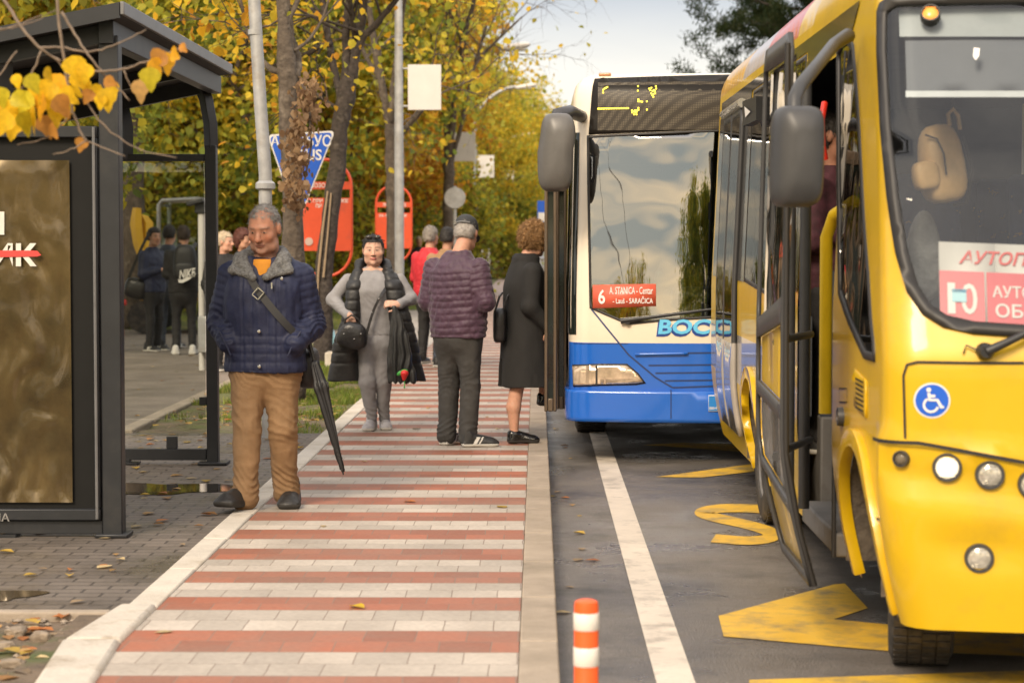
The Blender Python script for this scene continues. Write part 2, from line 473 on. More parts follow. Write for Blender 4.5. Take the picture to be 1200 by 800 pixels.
# painted markings
def paint_mat(name, c, worn, lo=0.46, hi=0.70):
    return mat(name, c, rough=0.55, var=0.12, vs=3, dirt=worn, ds=5, dlo=lo, dhi=hi, bump=0.002, bs=150)
m_white = paint_mat('white_road_paint', (0.62, 0.55, 0.47), (0.26, 0.23, 0.2), 0.50, 0.72)
m_yel = paint_mat('yellow_road_paint', (0.66, 0.40, 0.035), (0.22, 0.17, 0.09), 0.47, 0.70)
mb = MB()
mb.add([(0.44, -5, 0.004), (0.585, -5, 0.004), (0.60, 60, 0.004), (0.455, 60, 0.004)], [(0, 1, 2, 3)])
struct('road_marking_line', mb, m_white)
mb = MB()
def gpoly(P): mb.add([gp(px, py, 0.004) for px, py in P], [tuple(range(len(P)))])
gpoly([(842, 721), (848, 745), (1040, 762), (1200, 768), (1200, 742), (1040, 731), (977, 725)])
gpoly([(842, 721), (977, 725), (1017, 712), (990, 683), (978, 684)])
gpoly([(878, 796), (878, 815), (1260, 806), (1260, 783)])
gpoly([(752, 521), (800, 524), (870, 529), (864, 520), (800, 518.5)])
gpoly([(768, 558.5), (822, 559), (884, 552), (884, 543)])
struct('road_marking_zigzag', mb, m_yel)
mb = MB()
S = [(893, 596), (868, 594.5), (842, 595), (825, 598), (824, 602), (842, 607), (876, 614), (900, 621), (908, 627), (897, 632), (872, 633.5), (836, 630)]
Sx = np.array(S, float); uu = np.linspace(0, len(S) - 1, 45); S = np.stack([np.interp(uu, np.arange(len(Sx)), Sx[:, k]) for k in (0, 1)], 1)
for _ in range(4): S[1:-1] = (S[:-2] + 2 * S[1:-1] + S[2:]) / 4
S = [tuple(p) for p in S]
L_, R_ = [], []
for i, (px, py) in enumerate(S):
    a = S[max(i - 1, 0)]; c = S[min(i + 1, len(S) - 1)]
    t = np.array([c[0] - a[0], (c[1] - a[1]) * 3.2]); t = t / np.linalg.norm(t)
    nn = np.array([-t[1] * 11, t[0] * 4.9])
    L_.append(gp(px + nn[0], py + nn[1], 0.004)); R_.append(gp(px - nn[0], py - nn[1], 0.004))
for i in range(len(S) - 1):
    mb.add([L_[i], L_[i + 1], R_[i + 1], R_[i]], [(0, 1, 2, 3)])
struct('road_marking_letter', mb, m_yel)

# ------------------------------------------------------------------ grass, leaves, stones
def blades(name, spots, hmin, hmax, label, cols):
    n = len(spots)
    V = np.zeros((n, 3, 3)); ang = rng.uniform(0, 2 * np.pi, n); h = rng.uniform(hmin, hmax, n); w = rng.uniform(0.003, 0.007, n)
    d = np.stack([np.cos(ang), np.sin(ang)], 1)
    lean = rng.normal(0, 0.45, (n, 2)) * h[:, None]
    V[:, 0, :2] = spots[:, :2] - d * w[:, None]; V[:, 1, :2] = spots[:, :2] + d * w[:, None]; V[:, 2, :2] = spots[:, :2] + lean
    V[:, :2, 2] = spots[:, 2:3]; V[:, 2, 2] = spots[:, 2] + h
    cl = np.array(cols)[rng.integers(0, len(cols), n)] * rng.uniform(0.7, 1.3, (n, 1))
    F = np.arange(n * 3).reshape(n, 3)
    me = build_mesh(name, V.reshape(-1, 3), F, [mat('grass_blades', (1, 1, 1), rough=0.6, attr=True, var=0.05, transl=0.35)], col=np.repeat(cl, 3, 0))
    return tag(link(name, me), label, 'grass', kind='stuff')
def scatter(n, x0, x1, y0, y1, z, thr, sc, fz=None):
    P = np.stack([rng.uniform(x0, x1, n), rng.uniform(y0, y1, n), np.full(n, z)], 1)
    k = fbm(P * np.array([sc, sc, 0]) + 3.1, 3) > thr
    P = P[k]
    if fz is not None: P[:, 2] += fz(P)
    return P
hz0 = lambda P: hv(np.stack([P[:, 0], P[:, 1], np.zeros(len(P))], 1))
G = [scatter(95000, -3.25, -1.75, 18.4, 31, PZ - 0.02, -0.5, 1.1, hz0), scatter(3500, -3.25, -1.75, 16.9, 19.5, PZ - 0.02, 0.35, 1.6, hz0),
     scatter(1500, -2.9, -2.2, 6.6, 8.5, PZ - 0.03, 0.3, 2.5), scatter(16000, -9, -3.45, 36.5, 47, PZ - 0.01, -0.2, 0.7), scatter(9000, -4.5, -1.65, 47, 62, PZ - 0.01, -0.4, 0.6)]
blades('grass', np.concatenate(G), 0.03, 0.10, 'short green grass growing in the verge beside the striped path', [(0.15, 0.22, 0.025), (0.20, 0.25, 0.03), (0.26, 0.24, 0.06), (0.11, 0.17, 0.02)])

def leaf_flat(P, size, cols, curl=0.35):
    """fallen leaves: pointed, folded along the rib"""
    n = len(P); out = np.zeros((n, 6, 3))
    base = np.array([(-0.5, 0, 0), (-0.12, 0.34, 0.5), (0.22, 0.26, 0.45), (0.6, 0, 0.15), (0.22, -0.26, 0.45), (-0.12, -0.34, 0.5)])
    a = rng.uniform(0, 2 * np.pi, n); s = size * rng.uniform(0.6, 1.3, n); cz = rng.uniform(0.05, curl, n)
    ca, sa = np.cos(a), np.sin(a)
    for k in range(6):
        x, y, z = base[k]
        out[:, k, 0] = P[:, 0] + s * (x * ca - y * sa); out[:, k, 1] = P[:, 1] + s * (x * sa + y * ca); out[:, k, 2] = P[:, 2] + 0.004 + s * z * cz
    cl = np.array(cols)[rng.integers(0, len(cols), n)] * rng.uniform(0.7, 1.25, (n, 1))
    F = np.array([(0, 3, 2, 1), (0, 5, 4, 3)])
    F = (np.arange(n)[:, None, None] * 6 + F[None]).reshape(-1, 4)
    return out.reshape(-1, 3), F, np.repeat(cl, 6, 0)
m_leaf = mat('autumn_leaf', (1, 1, 1), rough=0.65, attr=True, var=0.15, vs=30, transl=0.3)
dry = [(0.42, 0.25, 0.09), (0.50, 0.33, 0.06), (0.33, 0.17, 0.06), (0.55, 0.42, 0.22), (0.45, 0.16, 0.04), (0.28, 0.2, 0.12)]
LP = [scatter(170, -3.3, -1.75, 16.8, 30, PZ + 0.02, -2, 1), scatter(90, -3.2, -1.75, 16.9, 19.5, PZ + 0.02, -2, 1), scatter(60, -3.3, -1.8, 13.6, 16.7, PZ, -2, 1), scatter(60, -7, -3.5, 17, 34, PZ, -2, 1),
      scatter(260, -3.2, -1.85, 7.0, 8.6, PZ - 0.015, -2, 1), scatter(70, -3.2, -1.8, 8.7, 13.5, PZ + 0.003, -2, 1), scatter(34, -1.6, -0.1, 7.5, 40, PZ, -2, 1), scatter(40, 0.1, 0.3, 9, 30, 0, -2, 1), scatter(250, -8, -1.7, 36, 60, PZ, -2, 1)]
V, F, cl = leaf_flat(np.concatenate(LP), 0.075, dry)
tag(link('fallen_leaves', build_mesh('fallen_leaves', V, F, [m_leaf], col=cl, smooth=180)), 'dry brown and yellow leaves scattered over the verge and paving', 'leaves', kind='stuff')
for (px, py, sz, c, lb) in ((418, 712, 0.11, (0.62, 0.42, 0.02), 'single yellow leaf lying on a red stripe of the path'), (350, 526, 0.13, (0.55, 0.34, 0.05), 'curled brown leaf lying on grey paving beside the far shelter post')):
    V, F, cl = leaf_flat(np.array([gp(px, py)]), sz, [c], 0.5)
    tag(link('fallen_leaf', build_mesh('fallen_leaf', V, F, [m_leaf], col=cl, smooth=180)), lb, 'leaf')
m_stone = mat('limestone', (0.24, 0.19, 0.14), rough=0.85, var=0.25, vs=18, bump=0.006, bs=60, dirt=(0.12, 0.085, 0.055), ds=14)
def stone(px, py, w, d, h, seed, label):
    c = gp(px, py, PZ - 0.01); r = np.random.default_rng(seed)
    bm = bmesh.new(); bmesh.ops.create_icosphere(bm, subdivisions=3, radius=1)
    P = np.array([v.co[:] for v in bm.verts]); q = 1 + 0.28 * fbm(P * 1.4 + seed * 3.3, 3)
    P = np.sign(P) * np.abs(P) ** 0.65 * q[:, None] * np.array([w, d, h]) / 2 * .68 + np.array([c[0], c[1], PZ - 0.022 + h * 0.22])
    F = [tuple(v.index for v in f.verts) for f in bm.faces]; bm.free()
    mbb = MB(); mbb.add(P, F)
    tag(obj('stone', mbb, m_stone, smooth=50), label, 'stone', 'stones in the earth bed')
stone(14, 778, 0.14, 0.10, 0.06, 1, 'pale flat stone in the earth bed, nearest the bottom corner')
stone(48, 748, 0.11, 0.09, 0.07, 2, 'dark grey rounded stone in the earth bed between pale stones')
stone(20, 740, 0.11, 0.16, 0.06, 3, 'long pale stone in the earth bed beside grass tuft')
stone(78, 752, 0.10, 0.06, 0.04, 4, 'thin buff stone in the earth bed nearest the white kerb')
stone(6, 756, 0.10, 0.09, 0.05, 5, 'buff stone in the earth bed at the left picture edge')
stone(92, 742, 0.06, 0.05, 0.035, 6, 'small upright pale stone in the earth bed among leaves')

n = 700; P = scatter(n, -3.2, -1.8, 6.8, 8.6, PZ - 0.028, -0.6, 3.0); V = []; F = []
mb = MB(); rq = np.random.default_rng(77)
for p in P:
    s = rq.uniform(.004, .016); mb.ball(p + np.array([0, 0, s * .3]), (s * rq.uniform(.8, 1.6), s * rq.uniform(.8, 1.6), s * .7), 5)
tag(obj('gravel', mb, mat('grit', (0.26, 0.21, 0.16), rough=.9, var=.5, vs=40), smooth=30), 'small grit and clods strewn over the earth bed', 'gravel', kind='stuff')
# ================================================================== buses
def inpoly(P, poly):
    x, y = P[:, 0], P[:, 1]; r = np.zeros(len(P), bool); n = len(poly)
    for i in range(n):
        x0, y0 = poly[i]; x1, y1 = poly[(i + 1) % n]
        c = (y0 > y) != (y1 > y)
        with np.errstate(divide='ignore', invalid='ignore'):
            r ^= c & (x < (x1 - x0) * (y - y0) / (y1 - y0 + 1e-30) + x0)
    return r
def densify(poly, d, closed=True):
    out = []; n = len(poly)
    for i in range(n if closed else n - 1):
        a = np.array(poly[i], float); b = np.array(poly[(i + 1) % n], float)
        k = max(1, int(np.ceil(np.linalg.norm(b - a) / d)))
        out += [tuple(a + (b - a) * j / k) for j in range(k)]
    if not closed: out.append(tuple(poly[-1]))
    return out
def smooth01(t):
    t = np.clip(t, 0, 1); return t * t * (3 - 2 * t)
class BusShell:
    """the outer skin of a bus: s runs round the plan (0 where the left flank meets the front corner), v runs up the flank and over the cantrail"""
    def __init__(q, XL, W, Yf, r, b, L, rake, tumble, zr, rr, bl):
        q.XL, q.W, q.Yf, q.r, q.b, q.L, q.rake, q.tumble, q.zr, q.rr, q.bl = XL, W, Yf, r, b, L, rake, tumble, zr, rr, bl
        q.half = W / 2 - r; q.S1 = r * math.pi / 2; q.S = 2 * (q.S1 + q.half); q.vmax = zr + rr * math.pi / 2
        ss = np.linspace(-L, q.S / 2, 500); vv = np.linspace(0.2, q.vmax, 160)
        q.g = np.stack(np.meshgrid(ss, vv), -1).reshape(-1, 2)
        P = q.M(q.g[:, 0], q.g[:, 1]); d = P - CAM; w = d @ Fv
        q.gpx = np.stack([600 + FPX * (d @ Rv) / w, 400 - FPX * (d @ Uv) / w], 1)
    def M(q, s, v, off=0.0):
        s = np.atleast_1d(np.asarray(s, float)); v = np.atleast_1d(np.asarray(v, float))
        mir = s > q.S / 2; s = np.where(mir, q.S - s, s)
        a = np.clip(s / q.r, 0, math.pi / 2)
        nx, ny = -np.cos(a), -np.sin(a)
        x = q.XL + q.r - q.r * np.cos(a); y = q.Yf + q.r - q.r * np.sin(a)
        t = np.clip((s - q.S1) / q.half, 0, 1)
        x = x + np.maximum(0, s - q.S1); y = y - q.b * (1 - (1 - t) ** 2) - np.minimum(s, 0)
        an = np.clip((v - q.zr) / q.rr, 0, math.pi / 2)
        z = np.minimum(v, q.zr) + q.rr * np.sin(an); ins = q.rr * (1 - np.cos(an)) - off
        w = smooth01((s + q.bl) / q.bl)
        y = y + w * q.rake(np.minimum(v, q.zr + 0.1)); x = x + q.tumble(np.minimum(v, q.zr))
        x = x - nx * ins; y = y - ny * ins; z = z + off * np.sin(an)
        x = np.where(mir, 2 * q.XL + q.W - x, x)
        return np.stack([x, y, z], -1)
    def inv(q, px, py):
        k = np.argmin(((q.gpx - (px, py)) ** 2).sum(1)); c = q.g[k].copy()
        for _ in range(12):
            f = lambda c: np.array(proj(q.M(c[0], c[1])[0])) - (px, py)
            e = f(c); J = np.stack([(f(c + (1e-4, 0)) - e) / 1e-4, (f(c + (0, 1e-4)) - e) / 1e-4], 1)
            try: st = np.linalg.solve(J, e)
            except np.linalg.LinAlgError: break
            c = c - np.clip(st, -0.2, 0.2)
        k0 = q.g[k]
        if abs(c[0] - k0[0]) > 0.4 or abs(c[1] - k0[1]) > 0.3 or not np.isfinite(c).all(): c = k0
        return float(c[0]), float(c[1])
    def ipoly(q, P): return [q.inv(*p) for p in P]
    def sy(q, Y): return q.Yf + q.r - Y                       # s of a point of the left flank
    def mirror(q, P): return [(q.S - s, v) for s, v in P]
    def sym(q, P):                                            # open outline given for the left half, closed by its mirror image
        return list(P) + [(q.S - s, v) for s, v in reversed(P)]
    def patch(q, mb, outer, holes=(), lines=(), off=0.0, mi=0, step=0.09, sstep=None):
        ed, vs = [], []
        def loop(pl, closed=True):
            d = densify(pl, step, closed); o = len(vs); vs.extend(d); n = len(d)
            ed.extend([(o + i, o + (i + 1) % n) for i in range(n if closed else n - 1)])
        loop(outer)
        for h in holes: loop(h)
        for l in lines: loop(l, False)
        o_ = np.array(outer)
        s0, v0 = o_.min(0); s1, v1 = o_.max(0)
        sg = [s for s in np.arange(s0 + step / 2, s1, step) if -0.9 < s < q.S + 0.9 or int(round((s - s0) / step)) % 4 == 0]
        gx, gy = np.meshgrid(sg, np.arange(v0 + step / 2, v1, step))
        gr = np.stack([gx.ravel(), gy.ravel()], 1)
        if len(gr):
            ok = inpoly(gr, outer)
            for h in holes: ok &= ~inpoly(gr, h)
            B = np.array(vs)
            gr = gr[ok]
            if len(gr):
                dm = np.array([np.min(((B - g) ** 2).sum(1)) for g in gr]); gr = gr[dm > (step * 0.4) ** 2]
                vs.extend([tuple(g) for g in gr])
        r = delaunay_2d_cdt([Vector(map(float, p)) for p in vs], ed, [], 0, 1e-6)
        ov = np.array([p[:] for p in r[0]]); tr = np.array([f for f in r[2] if len(f) == 3])
        c = ov[tr].mean(1); ok = inpoly(c, outer)
        for h in holes: ok &= ~inpoly(c, h)
        tr = tr[ok]; c = c[ok]
        A = ov[tr]; ar = np.cross(A[:, 1] - A[:, 0], A[:, 2] - A[:, 0]); ok = np.abs(ar) > 1e-9
        tr = tr[ok]; c = c[ok]; ar = ar[ok]
        tr = np.where((ar > 0)[:, None], tr, tr[:, ::-1])
        of = off(ov[:, 0], ov[:, 1]) if callable(off) else off
        P = q.M(ov[:, 0], ov[:, 1], of)
        o = len(mb.v); mb.v.extend(map(tuple, P)); mb.f.extend([tuple(int(i) + o for i in t) for t in tr])
        mb.m.extend([int(x) for x in (mi(c[:, 0], c[:, 1]) if callable(mi) else np.full(len(tr), mi))])
        return mb
    def strip(q, mb, pts, w, off, mi=0, thick=0.0):           # a narrow band along a line on the skin
        p = densify(pts, 0.05, False); p = np.array(p)
        t = np.gradient(p, axis=0); t /= np.linalg.norm(t, axis=1)[:, None] + 1e-9
        n = np.stack([-t[:, 1], t[:, 0]], 1) * w / 2
        A = q.M(*(p + n).T, off); B = q.M(*(p - n).T, off); k = len(p)
        mb.add(np.concatenate([A, B]), [(i, i + 1, k + i + 1, k + i) for i in range(k - 1)], mi)
    def ring(q, mb, pts, rad, off, closed=True, n=8, mi=0, flat=1.0):
        p = densify(pts, 0.06, closed)
        if closed: p = p + [p[0]]
        P = q.M(*np.array(p).T, off); mb.tube(P, rad, n, mi, flat=flat)
    def place(q, off=0.0): return lambda s, v: q.M(s, v, off)[0]
    def roof(q, mb, mi=0):
        ss = np.concatenate([np.linspace(-q.L, 0, 10), np.linspace(0, q.S, 60), np.linspace(q.S, q.S + q.L, 10)])
        P = q.M(ss, np.full(len(ss), q.vmax)); mb.poly(P, None, mi)
def arch(Yc, zc, r, q, n=18, foot=0.24, side=0):
    a = np.linspace(math.pi, 0, n)
    P = [(q.sy(Yc + r), foot)] + [(q.sy(Yc - r * math.cos(x)), zc + r * math.sin(x)) for x in a] + [(q.sy(Yc - r), foot)]
    return P if side == 0 else [(q.S - s, v) for s, v in P]
m_tyre = mat('tyre_rubber', (0.028, 0.026, 0.025), rough=0.75, var=0.3, vs=20, dirt=(0.12, 0.10, 0.08), ds=9, dlo=0.45, dhi=0.8, bump=0.002, bs=90)
m_rim = mat('wheel_rim', (0.24, 0.23, 0.22), rough=0.5, metal=0.6, dirt=(0.12, 0.09, 0.06), ds=9)
m_black = mat('black_plastic', (0.022, 0.022, 0.023), rough=0.38, var=0.15)
m_grey_pl = mat('grey_plastic', (0.040, 0.040, 0.042), rough=0.45, var=0.15)
m_rubber = mat('window_rubber', (0.018, 0.016, 0.015), rough=0.5)
m_chrome = mat('lamp_chrome', (0.6, 0.58, 0.55), rough=0.25, metal=0.9)
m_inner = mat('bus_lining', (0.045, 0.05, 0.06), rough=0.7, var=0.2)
m_well = mat('muddy_wheel_well', (0.10, 0.08, 0.06), rough=0.9, var=0.4, vs=12, bump=0.01, bs=30)
m_white = mat('white_paint', (0.72, 0.70, 0.67), rough=0.4, var=0.04)
m_red = mat('red_print', (0.62, 0.055, 0.05), rough=0.4, var=0.05)
def wheel(parent, c, r, w, steer=0.0):
    t = MB(); rot = Matrix.Rotation(steer, 3, 'Z'); c = Vector(c)
    prof = [(r * 0.58, -w / 2 + .02), (r * 0.62, -w / 2), (r * 0.9, -w / 2), (r * 0.97, -w / 2 + .015), (r, -w / 2 + .045), (r, w / 2 - .045), (r * 0.97, w / 2 - .015), (r * 0.9, w / 2), (r * 0.62, w / 2), (r * 0.58, w / 2 - .02)]
    t.lathe((0, 0, 0), prof, 48, 'x')
    k = 58
    for i in range(k):                                                       # tread blocks
        a = 2 * math.pi * i / k
        for xx in (-w * 0.33, -w * 0.11, w * 0.11, w * 0.33):
            rr = Matrix.Rotation(a + (0.04 if xx > 0 else -0.02), 3, 'X')
            t.box(rr @ Vector((xx, 0, r + 0.003)), (w * 0.20, 2 * math.pi * r / k * 0.74, 0.008), rr)
    t.v = [tuple(rot @ Vector(p) + c) for p in t.v]
    wh = obj('wheel', t, m_tyre, parent, smooth=30)
    m = MB(); m.lathe((0, 0, 0), [(r * 0.6, -w / 2 + .05), (r * 0.6, -w / 2 + .01), (r * 0.54, -w / 2 + .03), (r * 0.4, -w / 2 + .07), (r * 0.3, -w / 2 + .03), (r * 0.2, -w / 2 + .0), (r * 0.05, -w / 2 - .01)], 32, 'x')
    for i in range(8):
        a = 2 * math.pi * i / 8; m.lathe((0, r * 0.34 * math.cos(a), r * 0.34 * math.sin(a)), [(0.014, -w / 2 + .05), (0.014, -w / 2 + .02)], 6, 'x')
    m.v = [tuple(rot @ Vector(p) + c) for p in m.v]
    obj('rim', m, m_rim, wh, smooth=30)
    return wh
def disc_lamp(parent, name, q, px, py, rad, off, lensmat, ringmat, depth=0.02, label=None, mir=False):
    s, v = q.inv(px, py); s = q.S - s if mir else s; c = q.M(s, v, off)[0]
    e = 0.01; du = q.M(s + e, v, off)[0] - q.M(s - e, v, off)[0]; dv = q.M(s, v + e, off)[0] - q.M(s, v - e, off)[0]
    n = np.cross(du, dv); n /= np.linalg.norm(n); u = du / np.linalg.norm(du); w = np.cross(n, u)
    rot = Matrix((Vector(u), Vector(w), Vector(n))).transposed()
    m = MB(); m.lathe((0, 0, 0), [(rad * 0.84, -0.01), (rad * 0.84, depth * 0.5), (rad * 0.9, depth), (rad * 1.06, depth), (rad * 1.12, depth * 0.3), (rad * 1.12, -0.02)], 32)
    m.v = [tuple(rot @ Vector(p) + Vector(c)) for p in m.v]
    o = obj(name, m, ringmat, parent, smooth=40)
    l = MB(); l.lathe((0, 0, 0), [(rad * 0.86, depth * 0.45), (rad * 0.7, depth * 0.75), (rad * 0.4, depth * 0.95), (rad * 0.01, depth)], 24)
    for i in range(7):
        l.box((0, (i - 3) * rad * 0.22, depth * 0.86), (rad * 1.2, rad * 0.03, depth * 0.2))
    l.v = [tuple(rot @ Vector(p) + Vector(c)) for p in l.v]
    obj('lens', l, lensmat, o, smooth=60)
    if label: o['label'] = label
    return o

# ------------------------------------------------------------------ the yellow midibus
def yrake(z): z = np.asarray(z, float); return 0.40 * np.maximum(0, z - 1.22) + 0.05 * np.maximum(0, z - 1.9)
def ytum(z): z = np.asarray(z, float); return 0.045 * np.maximum(0, z - 1.35) + 0.085 * np.clip((0.78 - z) / 0.5, 0, 1.2) ** 1.6
Q = BusShell(1.245, 2.2, 7.42, 0.12, 0.10, 7.45, yrake, ytum, 2.64, 0.30, 0.9)
yb = thing('midibus', 'yellow midibus with open front door and red line 10 board, front cut by picture edge', 'bus', (2.35, 11, 0))
m_yb = mat('yellow_bus_paint', (0.60, 0.375, 0.003), rough=0.36, var=0.05, vs=1.5, coat=0.3, dirt=(0.40, 0.25, 0.03), ds=2.4, dlo=0.52, dhi=0.95)
m_sash = [mat('sash_cream', (0.72, 0.50, 0.16), rough=0.3, coat=0.5), mat('sash_red', (0.62, 0.10, 0.07), rough=0.3, coat=0.5), mat('sash_lilac', (0.50, 0.46, 0.50), rough=0.3, coat=0.5), mat('sash_orange', (0.72, 0.40, 0.06), rough=0.3, coat=0.5)]
m_band = mat('grey_bus_paint', (0.34, 0.31, 0.28), rough=0.25, coat=0.6)
g_dark = glass('dark_side_glass', (0.22, 0.22, 0.2), 0.16, wav=0.004)
g_scr = glass('bus_windscreen_glass', (0.86, 0.89, 0.90), 0.025, wav=0.003)
ws_o = Q.ipoly([(1034, 4), (1031, 14), (1031, 60), (1035, 150), (1042, 230), (1051, 295), (1063, 340), (1080, 367), (1104, 382), (1140, 390), (1200, 394)])
ws_o = [(ws_o[0][0] + 0.06, ws_o[0][1] + 0.03)] + ws_o
cs, cv = Q.S / 2, ws_o[-1][1]
ws_o = [(cs, ws_o[0][1] + 0.005)] + ws_o + [(cs, cv - 0.01)]
ws_o = ws_o + Q.mirror(ws_o[1:-1])[::-1]
ctr = np.array([cs, 1.95])
def shrink(P, d):
    P = np.array(P); out = []
    n = len(P); ar = 0.5 * np.sum(P[:, 0] * np.roll(P[:, 1], -1) - np.roll(P[:, 0], -1) * P[:, 1])
    sg = 1 if ar > 0 else -1
    for i in range(n):
        a = P[i] - P[i - 1]; b = P[(i + 1) % n] - P[i]
        na = np.array([-a[1], a[0]]) / (np.linalg.norm(a) + 1e-9); nb = np.array([-b[1], b[0]]) / (np.linalg.norm(b) + 1e-9)
        m = na + nb; m = m / max(0.3, np.linalg.norm(m)) ; k = 1 / max(0.5, float(m @ na))
        out.append(tuple(P[i] + sg * m * d * k))
    return out
ws_i = shrink(ws_o, 0.042)
qw_o = Q.ipoly([(990, 36), (1001, 52), (1007, 130), (1012, 220), (1019, 320), (1025, 400), (1026, 424), (1014, 420), (996, 380), (984, 345), (982, 200), (982, 60)])
qw_i = shrink(qw_o, 0.03)
D0, D1 = 8.83, 10.02                                                          # door opening
door = [(Q.sy(D1), 0.20), (Q.sy(D1), 2.44), (Q.sy(D0), 2.44), (Q.sy(D0), 0.20)]
win = [(Q.sy(12.62), 1.40), (Q.sy(12.62), 2.54), (Q.sy(10.14), 2.54), (Q.sy(10.14), 1.30)]
rd = [(Q.sy(14.3), 0.42), (Q.sy(14.3), 2.48), (Q.sy(13.05), 2.48), (Q.sy(13.05), 0.42)]
fa, ra = arch(8.13, 0.42, 0.43, Q), arch(12.2, 0.42, 0.43, Q)
rwin = [(Q.S - Q.sy(y), z) for y, z in ((14.4, 1.4), (14.4, 2.5), (8.6, 2.5), (8.6, 1.4))]
Lb = Q.L
outer = [(-Lb, 0.26), (Q.S + Lb, 0.26), (Q.S + Lb, Q.vmax), (-Lb, Q.vmax)]
def sash_lines(): 
    return [[(Q.sy(y0), 2.66), (Q.sy(y0 - 0.25), Q.vmax - 0.002)] for y0 in (9.95, 10.55, 12.1, 13.35)] + [[(-Lb + .001, 2.66), (Q.sy(9.95), 2.66)]]
def ymat(s, v):
    Y = Q.Yf + Q.r - s; yy = Y + 0.25 * (v - 2.66) / 0.45
    m = np.zeros(len(s), int); up = (v > 2.66) & (s < 0)
    m[up & (yy > 9.95) & (yy < 10.55)] = 1; m[up & (yy >= 10.55) & (yy < 12.1)] = 2
    m[up & (yy >= 12.1) & (yy < 13.35)] = 3; m[up & (yy >= 13.35)] = 4
    m[(v > 0.76) & (v < 1.06) & (Y > 10.1) & (s < 0)] = 5
    return m
def clipb(P): return [(s, max(v, 0.2601)) for s, v in P]
bl = [[(-Lb + .001, 0.76), (Q.sy(10.1), 0.76)], [(-Lb + .001, 1.06), (Q.sy(10.1), 1.06)], [(Q.sy(10.1), 0.76), (Q.sy(10.1), 1.06)]]
mb = MB()
def ybulge(s, v):                                                            # lower front: moulded bumper with a hollow round the lamps
    f = smooth01((s + 0.15) / 0.2) * smooth01((Q.S + 0.15 - s) / 0.2)
    line = 0.955 - 0.085 * np.clip(np.minimum(s, Q.S - s) / 0.75, 0, 1)
    o = 0.022 * smooth01((line - v) / 0.02)
    hol = np.exp(-(((v - (line - 0.115)) / 0.075) ** 4)) * smooth01((np.minimum(s, Q.S - s) - 0.02) / 0.06)
    fog = np.exp(-(((np.minimum(s, Q.S - s) - 0.37) / 0.17) ** 4) - ((v - 0.55) / 0.06) ** 4)
    return f * (o - 0.024 * hol - 0.016 * fog)
body_holes = [ws_o, qw_o, clipb(door), win, rd, clipb(fa), clipb(ra), rwin]
Q.patch(mb, outer, body_holes, sash_lines() + bl, off=ybulge, mi=ymat, step=0.05)
Q.roof(mb)
bk = Q.M(np.array([-Lb, -Lb, Q.S + Lb, Q.S + Lb]), np.array([0.26, 2.8, 2.8, 0.26])); mb.poly(bk)
body = obj('body', mb, [m_yb] + m_sash + [m_band], yb, smooth=35)
# dark panel seams on the front
mb = MB()
Q.strip(mb, Q.ipoly([(1061, 514), (1059, 440), (1063, 427), (1075, 424), (1140, 425), (1200, 425)]), 0.009, 0.003)
Q.strip(mb, Q.ipoly([(1031, 513), (1075, 518), (1130, 528), (1200, 541)]), 0.013, 0.026)
Q.strip(mb, Q.ipoly([(1024, 604), (1036, 610)]), 0.012, 0.01)
obj('panel_seam', mb, m_rubber, yb)
mb = MB(); Q.patch(mb, ws_o, [ws_i], off=0.016, step=0.06); obj('windscreen_rubber', mb, m_rubber, yb, smooth=60, solid=0.02)
mb = MB(); Q.patch(mb, ws_i, off=0.002, step=0.08); obj('windscreen', mb, g_scr, yb, smooth=180)
mb = MB(); Q.patch(mb, qw_o, [qw_i], off=0.008, step=0.04); fr = obj('window_frame', mb, m_rubber, yb, smooth=60, solid=0.02)
mb = MB(); Q.patch(mb, qw_i, off=0.0, step=0.06); obj('quarter_window', mb, g_dark, yb, smooth=180)
mb = MB(); Q.patch(mb, win, [shrink(win, 0.025)], off=0.004, step=0.1); obj('window_frame', mb, m_rubber, yb, solid=0.01)
mb = MB(); Q.patch(mb, shrink(win, 0.025), off=0.003, step=0.1); obj('side_window', mb, g_dark, yb, smooth=180)
mb = MB(); Q.patch(mb, rwin, off=0.0, step=0.2); obj('side_window', mb, g_dark, yb, smooth=180)
mb = MB(); Q.patch(mb, [(Q.sy(14.8), 2.49), (Q.sy(14.8), 2.61), (Q.sy(8.5), 2.61), (Q.sy(8.75), 2.46), (Q.sy(10.05), 2.46), (Q.sy(10.1), 2.55), (Q.sy(12.7), 2.55), (Q.sy(12.75), 2.49)], off=0.004, step=0.1)
for a, b in ((12.63, 13.06), (10.03, 10.13), (14.31, 14.85)): Q.patch(mb, [(Q.sy(b), 1.40), (Q.sy(b), 2.50), (Q.sy(a), 2.50), (Q.sy(a), 1.40)], off=0.005, step=0.1)
obj('black_header', mb, mat('black_gloss', (0.02, 0.019, 0.017), rough=0.12, coat=0.4), yb, smooth=60)
# rear door: two glazed leaves
for a, b in ((14.28, 13.69), (13.67, 13.07)):
    o_ = [(Q.sy(a), 0.42), (Q.sy(a), 2.47), (Q.sy(b), 2.47), (Q.sy(b), 0.42)]
    h1 = [(Q.sy(a) + .05, 1.0), (Q.sy(a) + .05, 2.42), (Q.sy(b) - .05, 2.42), (Q.sy(b) - .05, 1.0)]
    mb = MB(); Q.patch(mb, o_, [h1], off=0.03, mi=lambda s, v: (v < 0.98).astype(int), step=0.1); dr = obj('rear_door', mb, [m_grey_pl, m_band], yb, solid=0.03)
    mb = MB(); Q.patch(mb, h1, off=0.03, step=0.15); obj('door_glass', mb, g_dark, dr, smooth=180)
mb = MB(); P = Q.M(np.array([Q.sy(14.3), Q.sy(13.05)]), np.array([2.5, 2.5]), 0.03); mb.tube(P, 0.03, 8); obj('door_rail', mb, m_chrome, yb)
